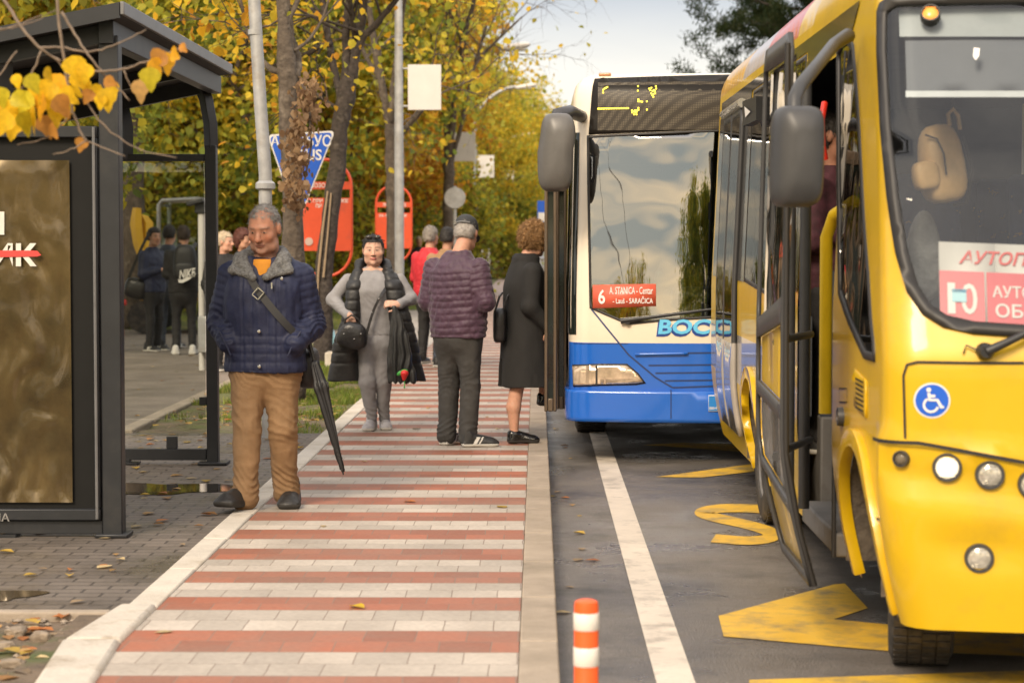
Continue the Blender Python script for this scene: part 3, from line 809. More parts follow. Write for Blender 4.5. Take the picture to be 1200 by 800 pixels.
# arches, wells, wheels
for A, Yc in ((fa, 8.13), (ra, 12.2)):
    mb = MB(); O_ = arch(Yc, 0.42, 0.492, Q, foot=0.27); I_ = arch(Yc, 0.42, 0.425, Q, foot=0.27); Q.patch(mb, O_ + I_[::-1], off=0.028, step=0.04); obj('arch_trim', mb, m_yb, yb, smooth=50, solid=0.045, bevel=0.008)
    mb = MB(); n = 18; V = []
    for X_ in (1.27, 1.95):
        V += [(X_, Yc + 0.44 * math.cos(a), 0.42 + 0.44 * math.sin(a) if k not in (0, n - 1) else 0.33) for k, a in enumerate(np.linspace(0, math.pi, n))]
    mb.add(V, [(i, i + 1, n + i + 1, n + i) for i in range(n - 1)] + [tuple(range(n, 2 * n))]); obj('wheel_well', mb, m_well, yb)
wheel(yb, (1.50, 8.15, 0.385), 0.385, 0.245, R(-9))
wheel(yb, (1.43, 12.2, 0.385), 0.385, 0.245)
wheel(yb, (3.2, 8.15, 0.385), 0.385, 0.245, R(-9)); wheel(yb, (3.26, 12.2, 0.385), 0.385, 0.245)
mb = MB(); mb.box((1.46, 7.74, 0.37), (0.24, 0.02, 0.26)); obj('mud_flap', mb, m_grey_pl, yb)
mb = MB(); mb.b2((1.45, 7.9, 0.3), (3.3, 14.6, 0.44)); obj('chassis', mb, m_well, yb)
# lamps
m_lens = mat('clear_lamp_lens', (0.55, 0.52, 0.46), rough=0.08, metal=0.5, var=0.3, vs=40)
m_lit = mat('lit_lamp_lens', (0.9, 0.85, 0.75), rough=0.2, emit=(1.0, 0.82, 0.5), es=0.25)
m_amb = mat('amber_lens', (0.7, 0.25, 0.04), rough=0.2, emit=(1.0, 0.45, 0.1), es=0.35)
m_smoke = mat('smoked_lens', (0.16, 0.13, 0.09), rough=0.12)
disc_lamp(yb, 'sidelight', Q, 1057, 537, 0.027, 0.0, m_smoke, m_grey_pl)
disc_lamp(yb, 'headlight', Q, 1110, 547, 0.047, -0.002, m_lit, m_grey_pl, label='lit headlight')
disc_lamp(yb, 'headlight', Q, 1160, 556, 0.047, -0.002, m_lens, m_grey_pl)
disc_lamp(yb, 'headlight', Q, 1210, 567, 0.047, -0.002, m_lens, m_grey_pl)
disc_lamp(yb, 'fog_lamp', Q, 1147, 653, 0.047, 0.006, m_lens, m_grey_pl)
disc_lamp(yb, 'marker_lamp', Q, 1090, 18, 0.034, 0.006, m_amb, m_rubber)
disc_lamp(yb, 'side_marker', Q, 988, 488, 0.035, 0.004, m_smoke, m_grey_pl)
for x_, y_, r_, n_ in ((1057, 537, 0.027, 'sidelight'), (1110, 547, 0.047, 'headlight'), (1160, 556, 0.047, 'headlight'), (1147, 653, 0.047, 'fog_lamp')):
    disc_lamp(yb, n_, Q, x_, y_, r_, 0.0, m_smoke if n_ == 'sidelight' else m_lens, m_grey_pl, mir=True)
# wheelchair sticker
def disc_on(q, px, py, r, off, mb, n=36):
    s, v = q.inv(px, py); q.patch(mb, [(s + r * math.cos(a), v + r * math.sin(a)) for a in np.linspace(0, 2 * math.pi, n, endpoint=False)], off=off, step=0.03); return s, v
mb = MB(); disc_on(Q, 1092, 469, 0.063, 0.002, mb); st = obj('accessible_badge', mb, m_white, yb)
mb = MB(); s0, v0 = disc_on(Q, 1092, 469, 0.057, 0.004, mb); obj('badge_blue', mb, mat('sign_blue', (0.01, 0.10, 0.55), rough=0.4, var=0.04), st)
mb = MB(); pl = Q.place(0.0065); k = 0.001
Q.patch(mb, [(s0 - 12 * k + 8 * k * math.cos(a), v0 + 38 * k + 8 * k * math.sin(a)) for a in np.linspace(0, 6.28, 14, endpoint=False)], off=0.0065, step=0.02)
for P in ([(-12, 27), (-9, 2), (18, 2), (32, -24), (40, -21)], [(-10, 16), (10, 16)]):
    Q.strip(mb, [(s0 + a * k, v0 + b * k) for a, b in P], 0.010, 0.0065)
Q.strip(mb, [(s0 - 4 * k + 24 * k * math.cos(a), v0 - 16 * k + 24 * k * math.sin(a)) for a in np.linspace(R(120), R(345), 20)], 0.008, 0.0065)
obj('wheelchair_symbol', mb, m_white, st)
# louvre by the front wheel, flap, pump
mb = MB(); Q.patch(mb, Q.ipoly([(1002, 431), (1016, 446), (1016, 490), (1002, 476)]), off=0.006, step=0.05); lv = obj('louvre', mb, m_yb, yb, solid=0.006)
mb = MB()
for i in range(7):
    y0 = 443 + i * 5.6; Q.strip(mb, Q.ipoly([(1005, y0), (1014, y0 + 5)]), 0.008, 0.009)
obj('louvre_slot', mb, m_rubber, lv)
mb = MB(); q0 = Q.ipoly([(984, 455), (993, 455), (993, 471), (984, 471)]); Q.strip(mb, q0 + [q0[0]], 0.006, 0.003); obj('fuel_flap_seam', mb, m_rubber, yb)
# wiper
mb = MB(); pv = Q.M(*Q.inv(1153, 411), 0.0)[0]
mb.lathe(pv, [(0.03, 0.0), (0.03, -0.035), (0.022, -0.05)], 18, 'y')
tip = Q.M(*Q.inv(1260, 360), 0.05)[0]; b0 = pv + np.array([0, -0.05, 0])
mb.tube([b0, b0 * 0.75 + tip * 0.25 + np.array([0, -0.01, 0.0]), tip], [0.018, 0.014, 0.009], 8)
mb.tube([pv + np.array([-0.02, -0.02, 0]), Q.M(*Q.inv(1131, 404), 0.02)[0], Q.M(*Q.inv(1128, 414), 0.012)[0]], 0.0035, 6)
obj('wiper', mb, m_black, yb, smooth=60)
# mirror with its arm
mc = at(932, 184, 7.62)
mb = MB()
ph = np.linspace(0, 2 * math.pi, 28, endpoint=False)
def rrect(w, h, p=5):
    return [(math.copysign(abs(math.cos(a)) ** (2 / p), math.cos(a)) * w / 2, math.copysign(abs(math.sin(a)) ** (2 / p), math.sin(a)) * h / 2) for a in ph]
V = []; prof = [(0.80, 0.9, 0.07, 0.0), (0.95, 0.985, 0.05, 0.0), (1.0, 1.0, 0.02, 0.0), (1.0, 1.0, -0.03, 0.0), (0.93, 0.97, -0.07, 0.01), (0.75, 0.86, -0.095, 0.015), (0.35, 0.5, -0.108, 0.02)]
for sx, sz, dy, dx in prof:
    for x, z in rrect(0.184, 0.366): V.append((mc[0] + x * sx + dx + z * 0.02, mc[1] + dy, mc[2] + z * sz))
n = len(ph)
F = [(i * n + k, i * n + (k + 1) % n, (i + 1) * n + (k + 1) % n, (i + 1) * n + k) for i in range(len(prof) - 1) for k in range(n)] + [tuple(range(n)), tuple((len(prof) - 1) * n + k for k in range(n))]
mb.add(V, F); mir = obj('mirror', mb, m_grey_pl, yb, smooth=60)
mb = MB(); mb.tube([at(931, 140, 7.62), at(931, 116, 7.64), at(937, 102, 7.68), at(960, 74, 7.95), at(978, 52, 8.25), at(994, 42, 8.4)], [0.026, 0.027, 0.026, 0.024, 0.026, 0.03], 10)
obj('mirror_arm', mb, m_grey_pl, mir, smooth=60)
# open front door leaf, swung out along the flank
def leafX(z): return 0.985 + 0.025 * max(0, z - 1.3) + 0.12 * max(0, (0.85 - z) / 0.58) ** 1.5
def leaf_patch(mb, P, holes=(), dx=0.0, mi=0, thick=None):
    vs, ed = [], []
    for pl in [P] + list(holes):
        d = densify(pl, 0.1); o = len(vs); vs += d; ed += [(o + i, o + (i + 1) % len(d)) for i in range(len(d))]
    r = delaunay_2d_cdt([Vector(p) for p in vs], ed, [], 0, 1e-6); ov = np.array([p[:] for p in r[0]]); tr = [f for f in r[2]]
    c = np.array([ov[list(f)].mean(0) for f in tr]); ok = inpoly(c, P)
    for h in holes: ok &= ~inpoly(c, h)
    mb.add([(leafX(z) + dx, y, z) for y, z in ov], [tuple(f) for f, k in zip(tr, ok) if k], mi)
LY0, LY1 = 8.30, 9.24
lo_ = [(LY0, 0.27), (LY0, 2.40), (LY0 + .06, 2.47), (LY1 - .06, 2.47), (LY1, 2.40), (LY1, 0.27)]
lg = [(LY0 + .025, 1.42), (LY0 + .025, 2.38), (LY1 - .014, 2.38), (LY1 - .014, 1.30)]
l1 = [(LY0 + .02, 0.99), (LY0 + .02, 1.32), (LY1 - .02, 1.22), (LY1 - .02, 1.03)]
l2 = [(LY0 + .02, 0.60), (LY0 + .02, 0.93), (LY1 - .02, 0.98), (LY1 - .02, 0.70)]
l3 = [(LY0 + .02, 0.31), (LY0 + .02, 0.56), (LY1 - .02, 0.66), (LY1 - .02, 0.31)]
mb = MB(); leaf_patch(mb, lo_, [lg, l1, l2, l3]); leaf = obj('open_door', mb, m_grey_pl, yb, smooth=60, solid=0.02)
mb = MB(); leaf_patch(mb, lg, dx=0.012); obj('door_glass', mb, g_dark, leaf, smooth=180)
mb = MB(); leaf_patch(mb, l1, dx=0.004); leaf_patch(mb, l3, dx=0.004, mi=1); leaf_patch(mb, l2, dx=0.004, mi=2)
obj('door_panel', mb, [m_yb, mat('dull_yellow_paint', (0.50, 0.33, 0.05), rough=0.3, coat=0.5), mat('door_reflection_grey', (0.42, 0.40, 0.37), rough=0.12, metal=0.5)], leaf, smooth=180)  # the middle grey field paints a pale reflection onto the yellow leaf
mb = MB(); mb.tube([(leafX(1.3), LY0 - .005, 2.42), (leafX(1.2), LY0 - .01, 1.2), (leafX(.8), LY0 - .01, .8), (leafX(.5), LY0 - .01, .5), (leafX(.27), LY0 - .005, .27)], 0.012, 8); obj('door_seal', mb, m_rubber, leaf, smooth=60)
# doorway: posts, arms, rail, steps
mb = MB(); mb.tube([(1.22, 9.55, 0.42), (1.22, 9.55, 2.4)], 0.026, 10); mb.tube([(1.2, 9.97, 0.3), (1.2, 9.97, 2.44)], 0.028, 8)
mb.tube([(1.26, 8.86, 0.3), (1.26, 8.86, 1.3), (1.30, 8.86, 2.44)], 0.010, 8)
for z in (0.74, 1.22):
    mb.tube([(1.0, 8.75, z), (1.06, 9.0, z), (1.24, 9.5, z)], 0.018, 8)
obj('door_post', mb, m_grey_pl, yb, smooth=60)
mb = MB(); mb.tube([(1.325, 9.62, 0.85), (1.325, 9.62, 1.66), (1.35, 9.55, 1.76), (1.42, 9.4, 1.82)], [0.029] * 4, 12); obj('hand_rail', mb, mat('yellow_rail', (0.78, 0.52, 0.01), rough=0.4, var=0.05), yb, smooth=60)
mb = MB(); mb.b2((1.27, 8.85, 0.30), (1.62, 10.0, 0.40)); mb.b2((1.62, 8.85, 0.30), (1.95, 10.0, 0.60)); mb.b2((1.95, 8.85, 0.30), (3.3, 10.0, 0.80)); mb.b2((1.36, 10.02, 0.30), (3.3, 14.7, 0.80)); mb.b2((1.5, 7.6, 0.72), (3.3, 8.84, 0.80))
obj('floor_steps', mb, mat('bus_floor', (0.16, 0.15, 0.14), rough=0.7, dirt=(0.09, 0.07, 0.05)), yb, bevel=0.01)
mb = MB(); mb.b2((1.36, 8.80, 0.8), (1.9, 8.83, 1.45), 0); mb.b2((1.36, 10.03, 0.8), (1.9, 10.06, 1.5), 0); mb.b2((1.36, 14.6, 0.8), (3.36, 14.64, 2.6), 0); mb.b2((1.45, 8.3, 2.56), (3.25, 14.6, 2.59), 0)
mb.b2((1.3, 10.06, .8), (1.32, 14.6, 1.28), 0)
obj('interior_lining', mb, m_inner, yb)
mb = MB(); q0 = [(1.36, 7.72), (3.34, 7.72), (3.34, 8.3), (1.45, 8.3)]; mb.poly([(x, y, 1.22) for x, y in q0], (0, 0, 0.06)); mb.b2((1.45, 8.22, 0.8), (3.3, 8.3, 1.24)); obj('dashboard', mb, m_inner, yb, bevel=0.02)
mb = MB()
for i, y in enumerate((10.6, 11.4, 12.2, 13.0)):
    for x in (1.6, 2.02, 2.68, 3.1): mb.b2((x - .2, y, 1.2), (x + .2, y + .4, 1.28)); mb.box((x, y + .42, 1.62), (0.4, 0.1, 0.75), Matrix.Rotation(R(-10), 3, 'X'))
m_seat = mat('patterned_seat_cloth', (0.03, 0.05, 0.13), rough=0.9, var=0.3, vs=8, dirt=(0.5, 0.28, 0.05), ds=14, dlo=0.62, dhi=0.64)
obj('seat', mb, m_seat, yb, bevel=0.03)
mb = MB(); mb.box((2.95, 9.3, 1.6), (0.5, 0.12, 0.9), Matrix.Rotation(R(-8), 3, 'X')); mb.b2((2.7, 8.8, 1.1), (3.2, 9.25, 1.22)); obj('driver_seat', mb, m_seat, yb, bevel=0.04)
mb = MB(); mb.tube([(1.33, 9.75, 2.28), (1.31, 9.7, 2.2), (1.315, 9.7, 2.08), (1.33, 9.72, 2.02)], 0.016, 8); obj('red_grab_handle', mb, mat('red_plastic', (0.65, 0.03, 0.015), rough=0.35), yb, smooth=60)
mb = MB(); P = [at(870, 119, 12.3), at(886, 113, 12.0), at(886, 141, 12.0), at(870, 148, 12.3)]; mb.poly([tuple(p) for p in P], (0.06, 0.02, 0)); sd = obj('side_display', mb, m_black, yb)
mb = MB(); mb.poly([tuple(at(*p) - np.array([0.004, 0.006, 0])) for p in ((873, 125, 12.22), (880, 131, 12.1), (874, 138, 12.22))]); obj('arrow_symbol', mb, m_white, sd)
# roller blind behind the windscreen
a0 = Q.ipoly([(1044, 48), (1060, 112)]); b0 = [(1049, 12), (1260, 12), (1260, 46), (1047, 46)]
mb = MB(); Q.patch(mb, Q.ipoly([(1056, 46), (1250, 44), (1250, 106), (1058, 106)]), off=-0.07, step=0.1); bl_ = obj('sun_blind', mb, mat('grey_blind', (0.16, 0.17, 0.19), rough=0.8, var=0.05), yb, smooth=180)
mb = MB(); Q.strip(mb, Q.ipoly([(1056, 109), (1250, 109)]), 0.024, -0.065); obj('blind_rail', mb, mat('pale_rail', (0.55, 0.58, 0.6), rough=0.4), bl_)
mb = MB(); Q.patch(mb, Q.ipoly([(1046, 10), (1250, 8), (1250, 42), (1047, 42)]), off=-0.05, step=0.1); obj('destination_panel', mb, mat('pale_blue_panel', (0.34, 0.37, 0.38), rough=0.4, var=0.1), yb, smooth=180)
mb = MB(); Q.patch(mb, Q.ipoly([(1141, 56), (1148, 57), (1147, 66), (1143, 71), (1140, 66)]), off=0.004, step=0.05); obj('shield_sticker', mb, m_white, yb)
# line board propped behind the windscreen
bd = thing('route_board', 'red and white line 10 board lying behind the yellow midibus windscreen', 'sign', Q.M(*Q.inv(1150, 378), -0.05)[0])
c0, c1 = Q.inv(1103, 376), Q.inv(1103, 283)
def bp(off):
    sA = Q.inv(1103, 330)[0]; vA, vB = c0[1], c1[1]
    k = (Q.inv(1200, 340)[0] - sA) / 97.0
    return lambda px, py: Q.M(sA + (px - 1103) * k, vB + (py - 283) / (376 - 283) * (vA - vB) - 0.00012 * (px - 1103), off)[0]
f = bp(-0.035); mb = MB()
for a, b in ((1103, 1170), (1170, 1240), (1240, 1310)): mb.add([f(a, 376), f(b, 376), f(b, 283), f(a, 283)], [(0, 1, 2, 3)])
obj('board', mb, m_white, bd, solid=0.004)
f = bp(-0.032); mb = MB()
for a, b in ((1103, 1156), (1158.5, 1235), (1235, 1310)): mb.add([f(a, 376), f(b, 376), f(b, 317), f(a, 317)], [(0, 1, 2, 3)])
obj('red_field', mb, mat('faded_red_print', (0.66, 0.10, 0.12), rough=0.35, var=0.08), bd)
flip = lambda g: (lambda u, v: g(u, -v))
f = flip(bp(-0.029)); mb = MB()
text_fit('АУТОПРЕВОЗ', 1126, 1282, -308, -292, f, mb, 0, 0.02, 0.3)
text_fit('1', 1112, 1121, -367, -331, f, mb, 1, 0.01); text_fit('0', 1128, 1147, -367, -331, f, mb, 1, 0.01); text_fit('АУТО', 1165, 1212, -346, -332, f, mb, 1, 0.015); text_fit('ОБР', 1168, 1216, -369, -353, f, mb, 1, 0.015)
obj('lettering', mb, [m_red, m_white], bd)
f = bp(-0.026); mb = MB(); mb.add([f(1117, 353), f(1134, 353), f(1134, 338), f(1117, 338)], [(0, 1, 2, 3)]); mb.add([f(1117, 342), f(1134, 342), f(1134, 338), f(1117, 338)], [(0, 1, 2, 3)], 1)
obj('permit_sticker', mb, [mat('pale_sticker', (0.35, 0.62, 0.72), rough=0.4), mat('sticker_blue', (0.08, 0.35, 0.62), rough=0.4)], bd)
# backpack hanging in the cab
bp_ = thing('backpack', 'beige leather backpack hanging behind the yellow midibus windscreen', 'backpack', at(1103, 238, 8.35))
mb = MB(); cc = at(1103, 192, 8.35); kx = 8.35 / FPX
def soft(mb, c, w, d, h, p=3.0, n=24, rows=10, taper=0.0, rot=None):
    V = []
    for i in range(rows + 1):
        t = -math.pi / 2 + math.pi * i / rows; zz = math.copysign(abs(math.sin(t)) ** (2 / p), math.sin(t)); rr = abs(math.cos(t)) ** (2 / p)
        for k in range(n):
            a = 2 * math.pi * k / n; tp = 1 - taper * (zz + 1) / 2
            q = Vector((math.copysign(abs(math.cos(a)) ** (2 / p), math.cos(a)) * rr * w / 2 * tp, math.copysign(abs(math.sin(a)) ** (2 / p), math.sin(a)) * rr * d / 2, zz * h / 2))
            if rot is not None: q = rot @ q
            V.append((c[0] + q[0], c[1] + q[1], c[2] + q[2]))
    mb.add(V, [(i * n + k, i * n + (k + 1) % n, (i + 1) * n + (k + 1) % n, (i + 1) * n + k) for i in range(rows) for k in range(n)])
rt = Matrix.Rotation(R(-8), 3, 'Y') @ Matrix.Rotation(R(20), 3, 'Z')
soft(mb, cc, 60 * kx, 0.13, 92 * kx, 3.2, taper=0.25, rot=rt)
m_bag = mat('beige_leather', (0.72, 0.47, 0.22), rough=0.5, var=0.1, vs=20)
obj('pack_body', mb, m_bag, bp_, smooth=70)
mb = MB(); soft(mb, at(1085, 206, 8.28), 32 * kx, 0.07, 34 * kx, 3.4, rot=rt); obj('front_pocket', mb, m_bag, bp_, smooth=70)
mb = MB(); mb.tube([at(1113, 148, 8.35), at(1111, 134, 8.35), at(1117, 128, 8.35), at(1123, 136, 8.35), at(1125, 152, 8.35)], 0.008, 8); obj('carry_loop', mb, m_bag, bp_, smooth=60)
mb = MB(); mb.tube([at(1084, 158, 8.27), at(1098, 163, 8.265), at(1106, 180, 8.26), at(1109, 205, 8.27)], 0.004, 6); obj('zip', mb, m_black, bp_)
mb = MB(); mb.tube([at(1117, 129, 8.36), at(1117, 104, 8.36)], 0.005, 6); mb.tube([at(1128, 160, 8.4), at(1140, 200, 8.4), at(1133, 238, 8.4), at(1118, 240, 8.38)], 0.008, 6); obj('strap', mb, m_black, bp_)
wb = thing('carrier_bag', 'white crumpled carrier bag under the beige backpack in the cab', 'bag', at(1085, 345, 8.6))
mb = MB(); soft(mb, at(1082, 300, 8.6), 60 * kx, 0.16, 110 * kx, 2.4, taper=0.5); obj('bag_body', mb, mat('white_bag', (0.26, 0.26, 0.25), rough=0.6, var=0.2, vs=14, bump=0.02, bs=18), wb, smooth=70)
# ------------------------------------------------------------------ the blue and cream city bus
def brake(z): z = np.asarray(z, float); return 0.075 * np.maximum(0, z - 1.0) + 0.05 * np.maximum(0, z - 2.46)
def btum(z): z = np.asarray(z, float); return 0.02 * np.maximum(0, z - 1.2)
B = BusShell(0.235, 2.55, 15.45, 0.20, 0.11, 12.0, brake, btum, 2.72, 0.17, 0.5)
bb = thing('city_bus', 'blue and cream city bus with line 6 board standing behind the yellow midibus', 'bus', (1.5, 21, 0))
m_blue = mat('blue_bus_paint', (0.010, 0.115, 0.52), rough=0.25, var=0.06, vs=1.4, coat=0.6, dirt=(0.03, 0.10, 0.33), ds=1.3, dlo=0.55, dhi=0.95)
m_cream = mat('cream_bus_paint', (0.74, 0.65, 0.52), rough=0.3, var=0.05, vs=1.5, coat=0.5)
g_bs = glass('green_windscreen_glass', (0.50, 0.62, 0.56), 0.27, wav=0.003)
g_bd = glass('dark_green_glass', (0.12, 0.16, 0.13), 0.2, wav=0.01)
sc_ = B.S / 2
wsL = B.ipoly([(688, 159), (688.5, 220), (691, 361), (702, 366), (736, 380.5), (780, 376), (850, 372)])
vt, vb_ = B.inv(850, 151.5)[1], wsL[-1][1]
bw_o = [(sc_, vt)] + [(B.inv(850, 152)[0], vt)] + wsL + [(sc_, vb_)]
bw_o = bw_o + B.mirror(bw_o[1:-1])[::-1]
bw_i = shrink(bw_o, 0.018)
bdoor = [(B.sy(17.1), 0.24), (B.sy(17.1), 2.3), (B.sy(15.85), 2.3), (B.sy(15.85), 0.24)]
bq = [(B.sy(15.80), 0.95), (B.sy(15.80), 2.45), (B.sy(15.50), 2.45), (B.sy(15.50), 0.95)]
bfa = arch(18.1, 0.45, 0.52, B); bfa2 = arch(18.1, 0.45, 0.52, B, side=1)
bwin = [(B.sy(27.0), 1.3), (B.sy(27.0), 2.5), (B.sy(17.3), 2.5), (B.sy(17.3), 1.3)]
bwr = [(B.S - s, v) for s, v in bwin] 
BL = B.L
vsplit = B.inv(760, 402)[1]
def bmat(s, v): return np.where(v < vsplit, 0, 1)
mb = MB()
B.patch(mb, [(-BL, 0.32), (B.S + BL, 0.32), (B.S + BL, B.vmax), (-BL, B.vmax)], [bw_o, [(s, max(v, .3201)) for s, v in bdoor], [(s, max(v, .3201)) for s, v in bfa], [(s, max(v, .3201)) for s, v in bfa2], bwin, bwr], [[(-BL + .001, vsplit), (B.S + BL - .001, vsplit)]], mi=bmat, step=0.07)
B.roof(mb, 1); mb.poly(B.M(np.array([-BL, -BL, B.S + BL, B.S + BL]), np.array([0.32, 2.85, 2.85, 0.32])), None, 1)
obj('body', mb, [m_blue, m_cream], bb, smooth=35)
mb = MB(); B.patch(mb, bw_o, [bw_i], off=0.006, step=0.05); obj('windscreen_rubber', mb, m_rubber, bb, smooth=60, solid=0.012)
mb = MB(); B.patch(mb, bw_i, off=0.0, step=0.1); obj('windscreen', mb, g_bs, bb, smooth=180)
mb = MB(); B.patch(mb, bwin, off=0.0, step=0.2); obj('side_window', mb, g_bd, bb, smooth=180)
mb = MB(); B.patch(mb, bwr, off=0.0, step=0.2); obj('side_window', mb, g_bd, bb, smooth=180)
mb = MB(); B.patch(mb, bq, off=0.004, step=0.1); obj('quarter_window', mb, mat('black_glass', (0.012, 0.016, 0.014), rough=0.05), bb, smooth=180)
# bumper, seams, grille lines
vbm = B.inv(760, 458)[1]
mb = MB(); bo = lambda s, v: 0.028 + 0 * s
B.patch(mb, [(-0.9, 0.31), (B.S + 0.9, 0.31), (B.S + 0.9, vbm), (-0.9, vbm)], off=0.028, step=0.06); obj('bumper', mb, m_blue, bb, smooth=40, solid=0.03)
mb = MB()
for P, w in (([(693, 362), (714, 388), (737, 416), (768, 442), (788, 454)], 0.012), ([(788, 454), (845, 452)], 0.012), ([(786, 456), (786, 490)], 0.008), ([(672, 402), (736, 402.5)], 0.005)):
    B.strip(mb, B.ipoly(P), w, 0.030 if P[0][1] > 455 else 0.003)
for y, x0 in ((414, 745), (428, 760), (437, 768), (446, 779)): B.strip(mb, B.ipoly([(x0, y), (850, y - 1)]), 0.011, 0.003)
obj('panel_seam', mb, mat('dark_blue_seam', (0.01, 0.03, 0.12), rough=0.5), bb)  # panel joints and grille lines in one dark blue
mb = MB(); B.strip(mb, B.ipoly([(744, 415), (806, 414)]), 0.02, 0.008); obj('grille_bar', mb, m_blue, bb, smooth=60, solid=0.01)
# headlamp
def blamp(P, name, m, off, par, so=0.015):
    mb = MB(); B.patch(mb, P, off=off, step=0.04); return obj(name, mb, m, par, smooth=50, solid=so)
hl = B.ipoly([(671, 427), (700, 426), (735, 426), (748, 437), (757, 449), (745, 451), (700, 452), (672, 453)])
for P in (hl, B.mirror(hl)[::-1]):
    h = blamp(P, 'headlight', m_rubber, 0.004, bb)
    in1 = [P[i] for i in range(len(P))]
    cxx = shrink(in1, 0.012)
    blamp(cxx, 'lens', mat('headlamp_glass', (0.66, 0.52, 0.38), rough=0.06, metal=0.55, var=0.35, vs=14), 0.012, h, 0.01)
mb = MB(); B.strip(mb, B.ipoly([(699, 428), (699, 451)]), 0.014, 0.016); obj('lamp_divider', mb, m_rubber, bb)
mb = MB(); s1, v1 = B.inv(708, 88); B.patch(mb, [(s1 - .05, v1 - .02), (s1 + .05, v1 - .02), (s1 + .05, v1 + .02), (s1 - .05, v1 + .02)], off=0.014, step=0.03); obj('marker_lamp', mb, mat('dull_amber', (0.45, 0.22, 0.10), rough=0.2), bb, solid=0.02, bevel=0.006)
# destination display
dp = B.ipoly([(697, 93), (850, 88), (850, 150), (690, 158)]); dp = [dp[0], (sc_, dp[1][1]), (sc_, dp[2][1]), dp[3]]; dp = [dp[3]] + [dp[2]] + B.mirror([dp[3]]) + B.mirror([dp[0]]) + [dp[1], dp[0]]
mb = MB(); B.patch(mb, dp, off=0.006, step=0.08); dd = obj('destination_display', mb, mat('display_black', (0.016, 0.014, 0.012), rough=0.25, spec=0.12), bb, smooth=60, solid=0.01)
m_dots = bpy.data.materials.new('led_matrix'); m_dots.use_nodes = True
N_, L2 = m_dots.node_tree.nodes, m_dots.node_tree.links
tc = N_.new('ShaderNodeTexCoord'); vo = N_.new('ShaderNodeTexVoronoi'); vo.inputs['Scale'].default_value = 82; vo.inputs['Randomness'].default_value = 0.0
cr = N_.new('ShaderNodeValToRGB'); cr.color_ramp.elements[0].color = (0.12, 0.10, 0.07, 1); cr.color_ramp.elements[1].color = (0.035, 0.028, 0.02, 1); cr.color_ramp.elements[0].position = 0.3; cr.color_ramp.elements[1].position = 0.42
L2.new(tc.outputs['Object'], vo.inputs['Vector']); L2.new(vo.outputs['Distance'], cr.inputs[0]); L2.new(cr.outputs[0], N_['Principled BSDF'].inputs['Base Color']); N_['Principled BSDF'].inputs['Roughness'].default_value = 0.35; N_['Principled BSDF'].inputs['Specular IOR Level'].default_value = 0.15
MATS['led_matrix'] = m_dots
mb = MB(); q0 = B.ipoly([(701, 98), (850, 94), (850, 148), (700, 153)])
vU, vD = q0[0][1], q0[3][1]
B.patch(mb, [(q0[3][0], vD), (B.S - q0[3][0], vD), (B.S - q0[0][0], vU), (q0[0][0], vU)], off=0.009, step=0.1); obj('led_panel', mb, m_dots, dd, smooth=60)
D = [(235 + 11.1 * k, 387 - 0.2 * k) for k in range(19)] + [(267, 263), (277, 255), (286, 250), (295, 246), (267, 280), (500, 240), (500, 268), (575, 255), (583, 265), (590, 250), (620, 240), (622, 255), (598, 270), (607, 265), (590, 285), (603, 290), (615, 285), (603, 308), (503, 325), (503, 338), (515, 338), (528, 340), (560, 338), (503, 382), (503, 395), (560, 393), (460, 398), (462, 412), (472, 405), (482, 398), (482, 410), (490, 410), (475, 425), (490, 425), (495, 398), (613, 270), (597, 297)]
mb = MB()
for x, y in D:
    s, v = B.inv(660 + x / 5.715, 60 + y / 5.715); h = 0.0052
    mb.add(B.M(np.array([s - h, s + h, s + h, s - h]), np.array([v - h, v - h, v + h, v + h]), 0.011), [(0, 1, 2, 3)])
obj('led_dots', mb, mat('lit_led', (0.8, 0.6, 0.05), emit=(1.0, 0.78, 0.05), es=1.6), dd)
# name on the front, plate, wiper
mb = MB(); f = lambda o: (lambda px, py: B.M(*B.inv(px, -py), o)[0])
text_fit('BOC', 769, 832, -394.5, -376, f(0.004), mb, 1, 0.045, 0.1); text_fit('BOC', 771, 833, -391.5, -374, f(0.0065), mb, 0, 0.03, 0.1)
obj('front_lettering', mb, [mat('light_blue_letters', (0.12, 0.50, 0.80), rough=0.4), mat('navy_letters', (0.01, 0.05, 0.25), rough=0.4)], bb)
mb = MB(); sP, vP = B.inv(833, 472); B.patch(mb, [(sP - .02, vP - .06), (sP + .52, vP - .06), (sP + .52, vP + .06), (sP - .02, vP + .06)], off=0.036, step=0.1); np_ = obj('number_plate', mb, m_white, bb, solid=0.006)
mb = MB(); B.patch(mb, [(sP - .018, vP - .055), (sP + .045, vP - .055), (sP + .045, vP + .055), (sP - .018, vP + .055)], off=0.038, step=0.1); obj('plate_band', mb, mat('plate_blue', (0.02, 0.22, 0.62), rough=0.4), np_)
mb = MB(); text_fit('BIH', sP - .012, sP + .038, vP - .045, vP - .025, B.place(0.041), mb, 0, 0.01); obj('plate_lettering', mb, m_white, np_)
mb = MB(); w0, w1 = B.M(*B.inv(727, 376), 0.03)[0], B.M(*B.inv(842, 361), 0.03)[0]
mb.tube([w0, w0 * .75 + w1 * .25, w1], [0.022, 0.014, 0.008], 8); mb.tube([B.M(*B.inv(735, 377), 0.0)[0], B.M(*B.inv(735, 377), 0.04)[0]], 0.02, 10); obj('wiper', mb, m_black, bb, smooth=60)
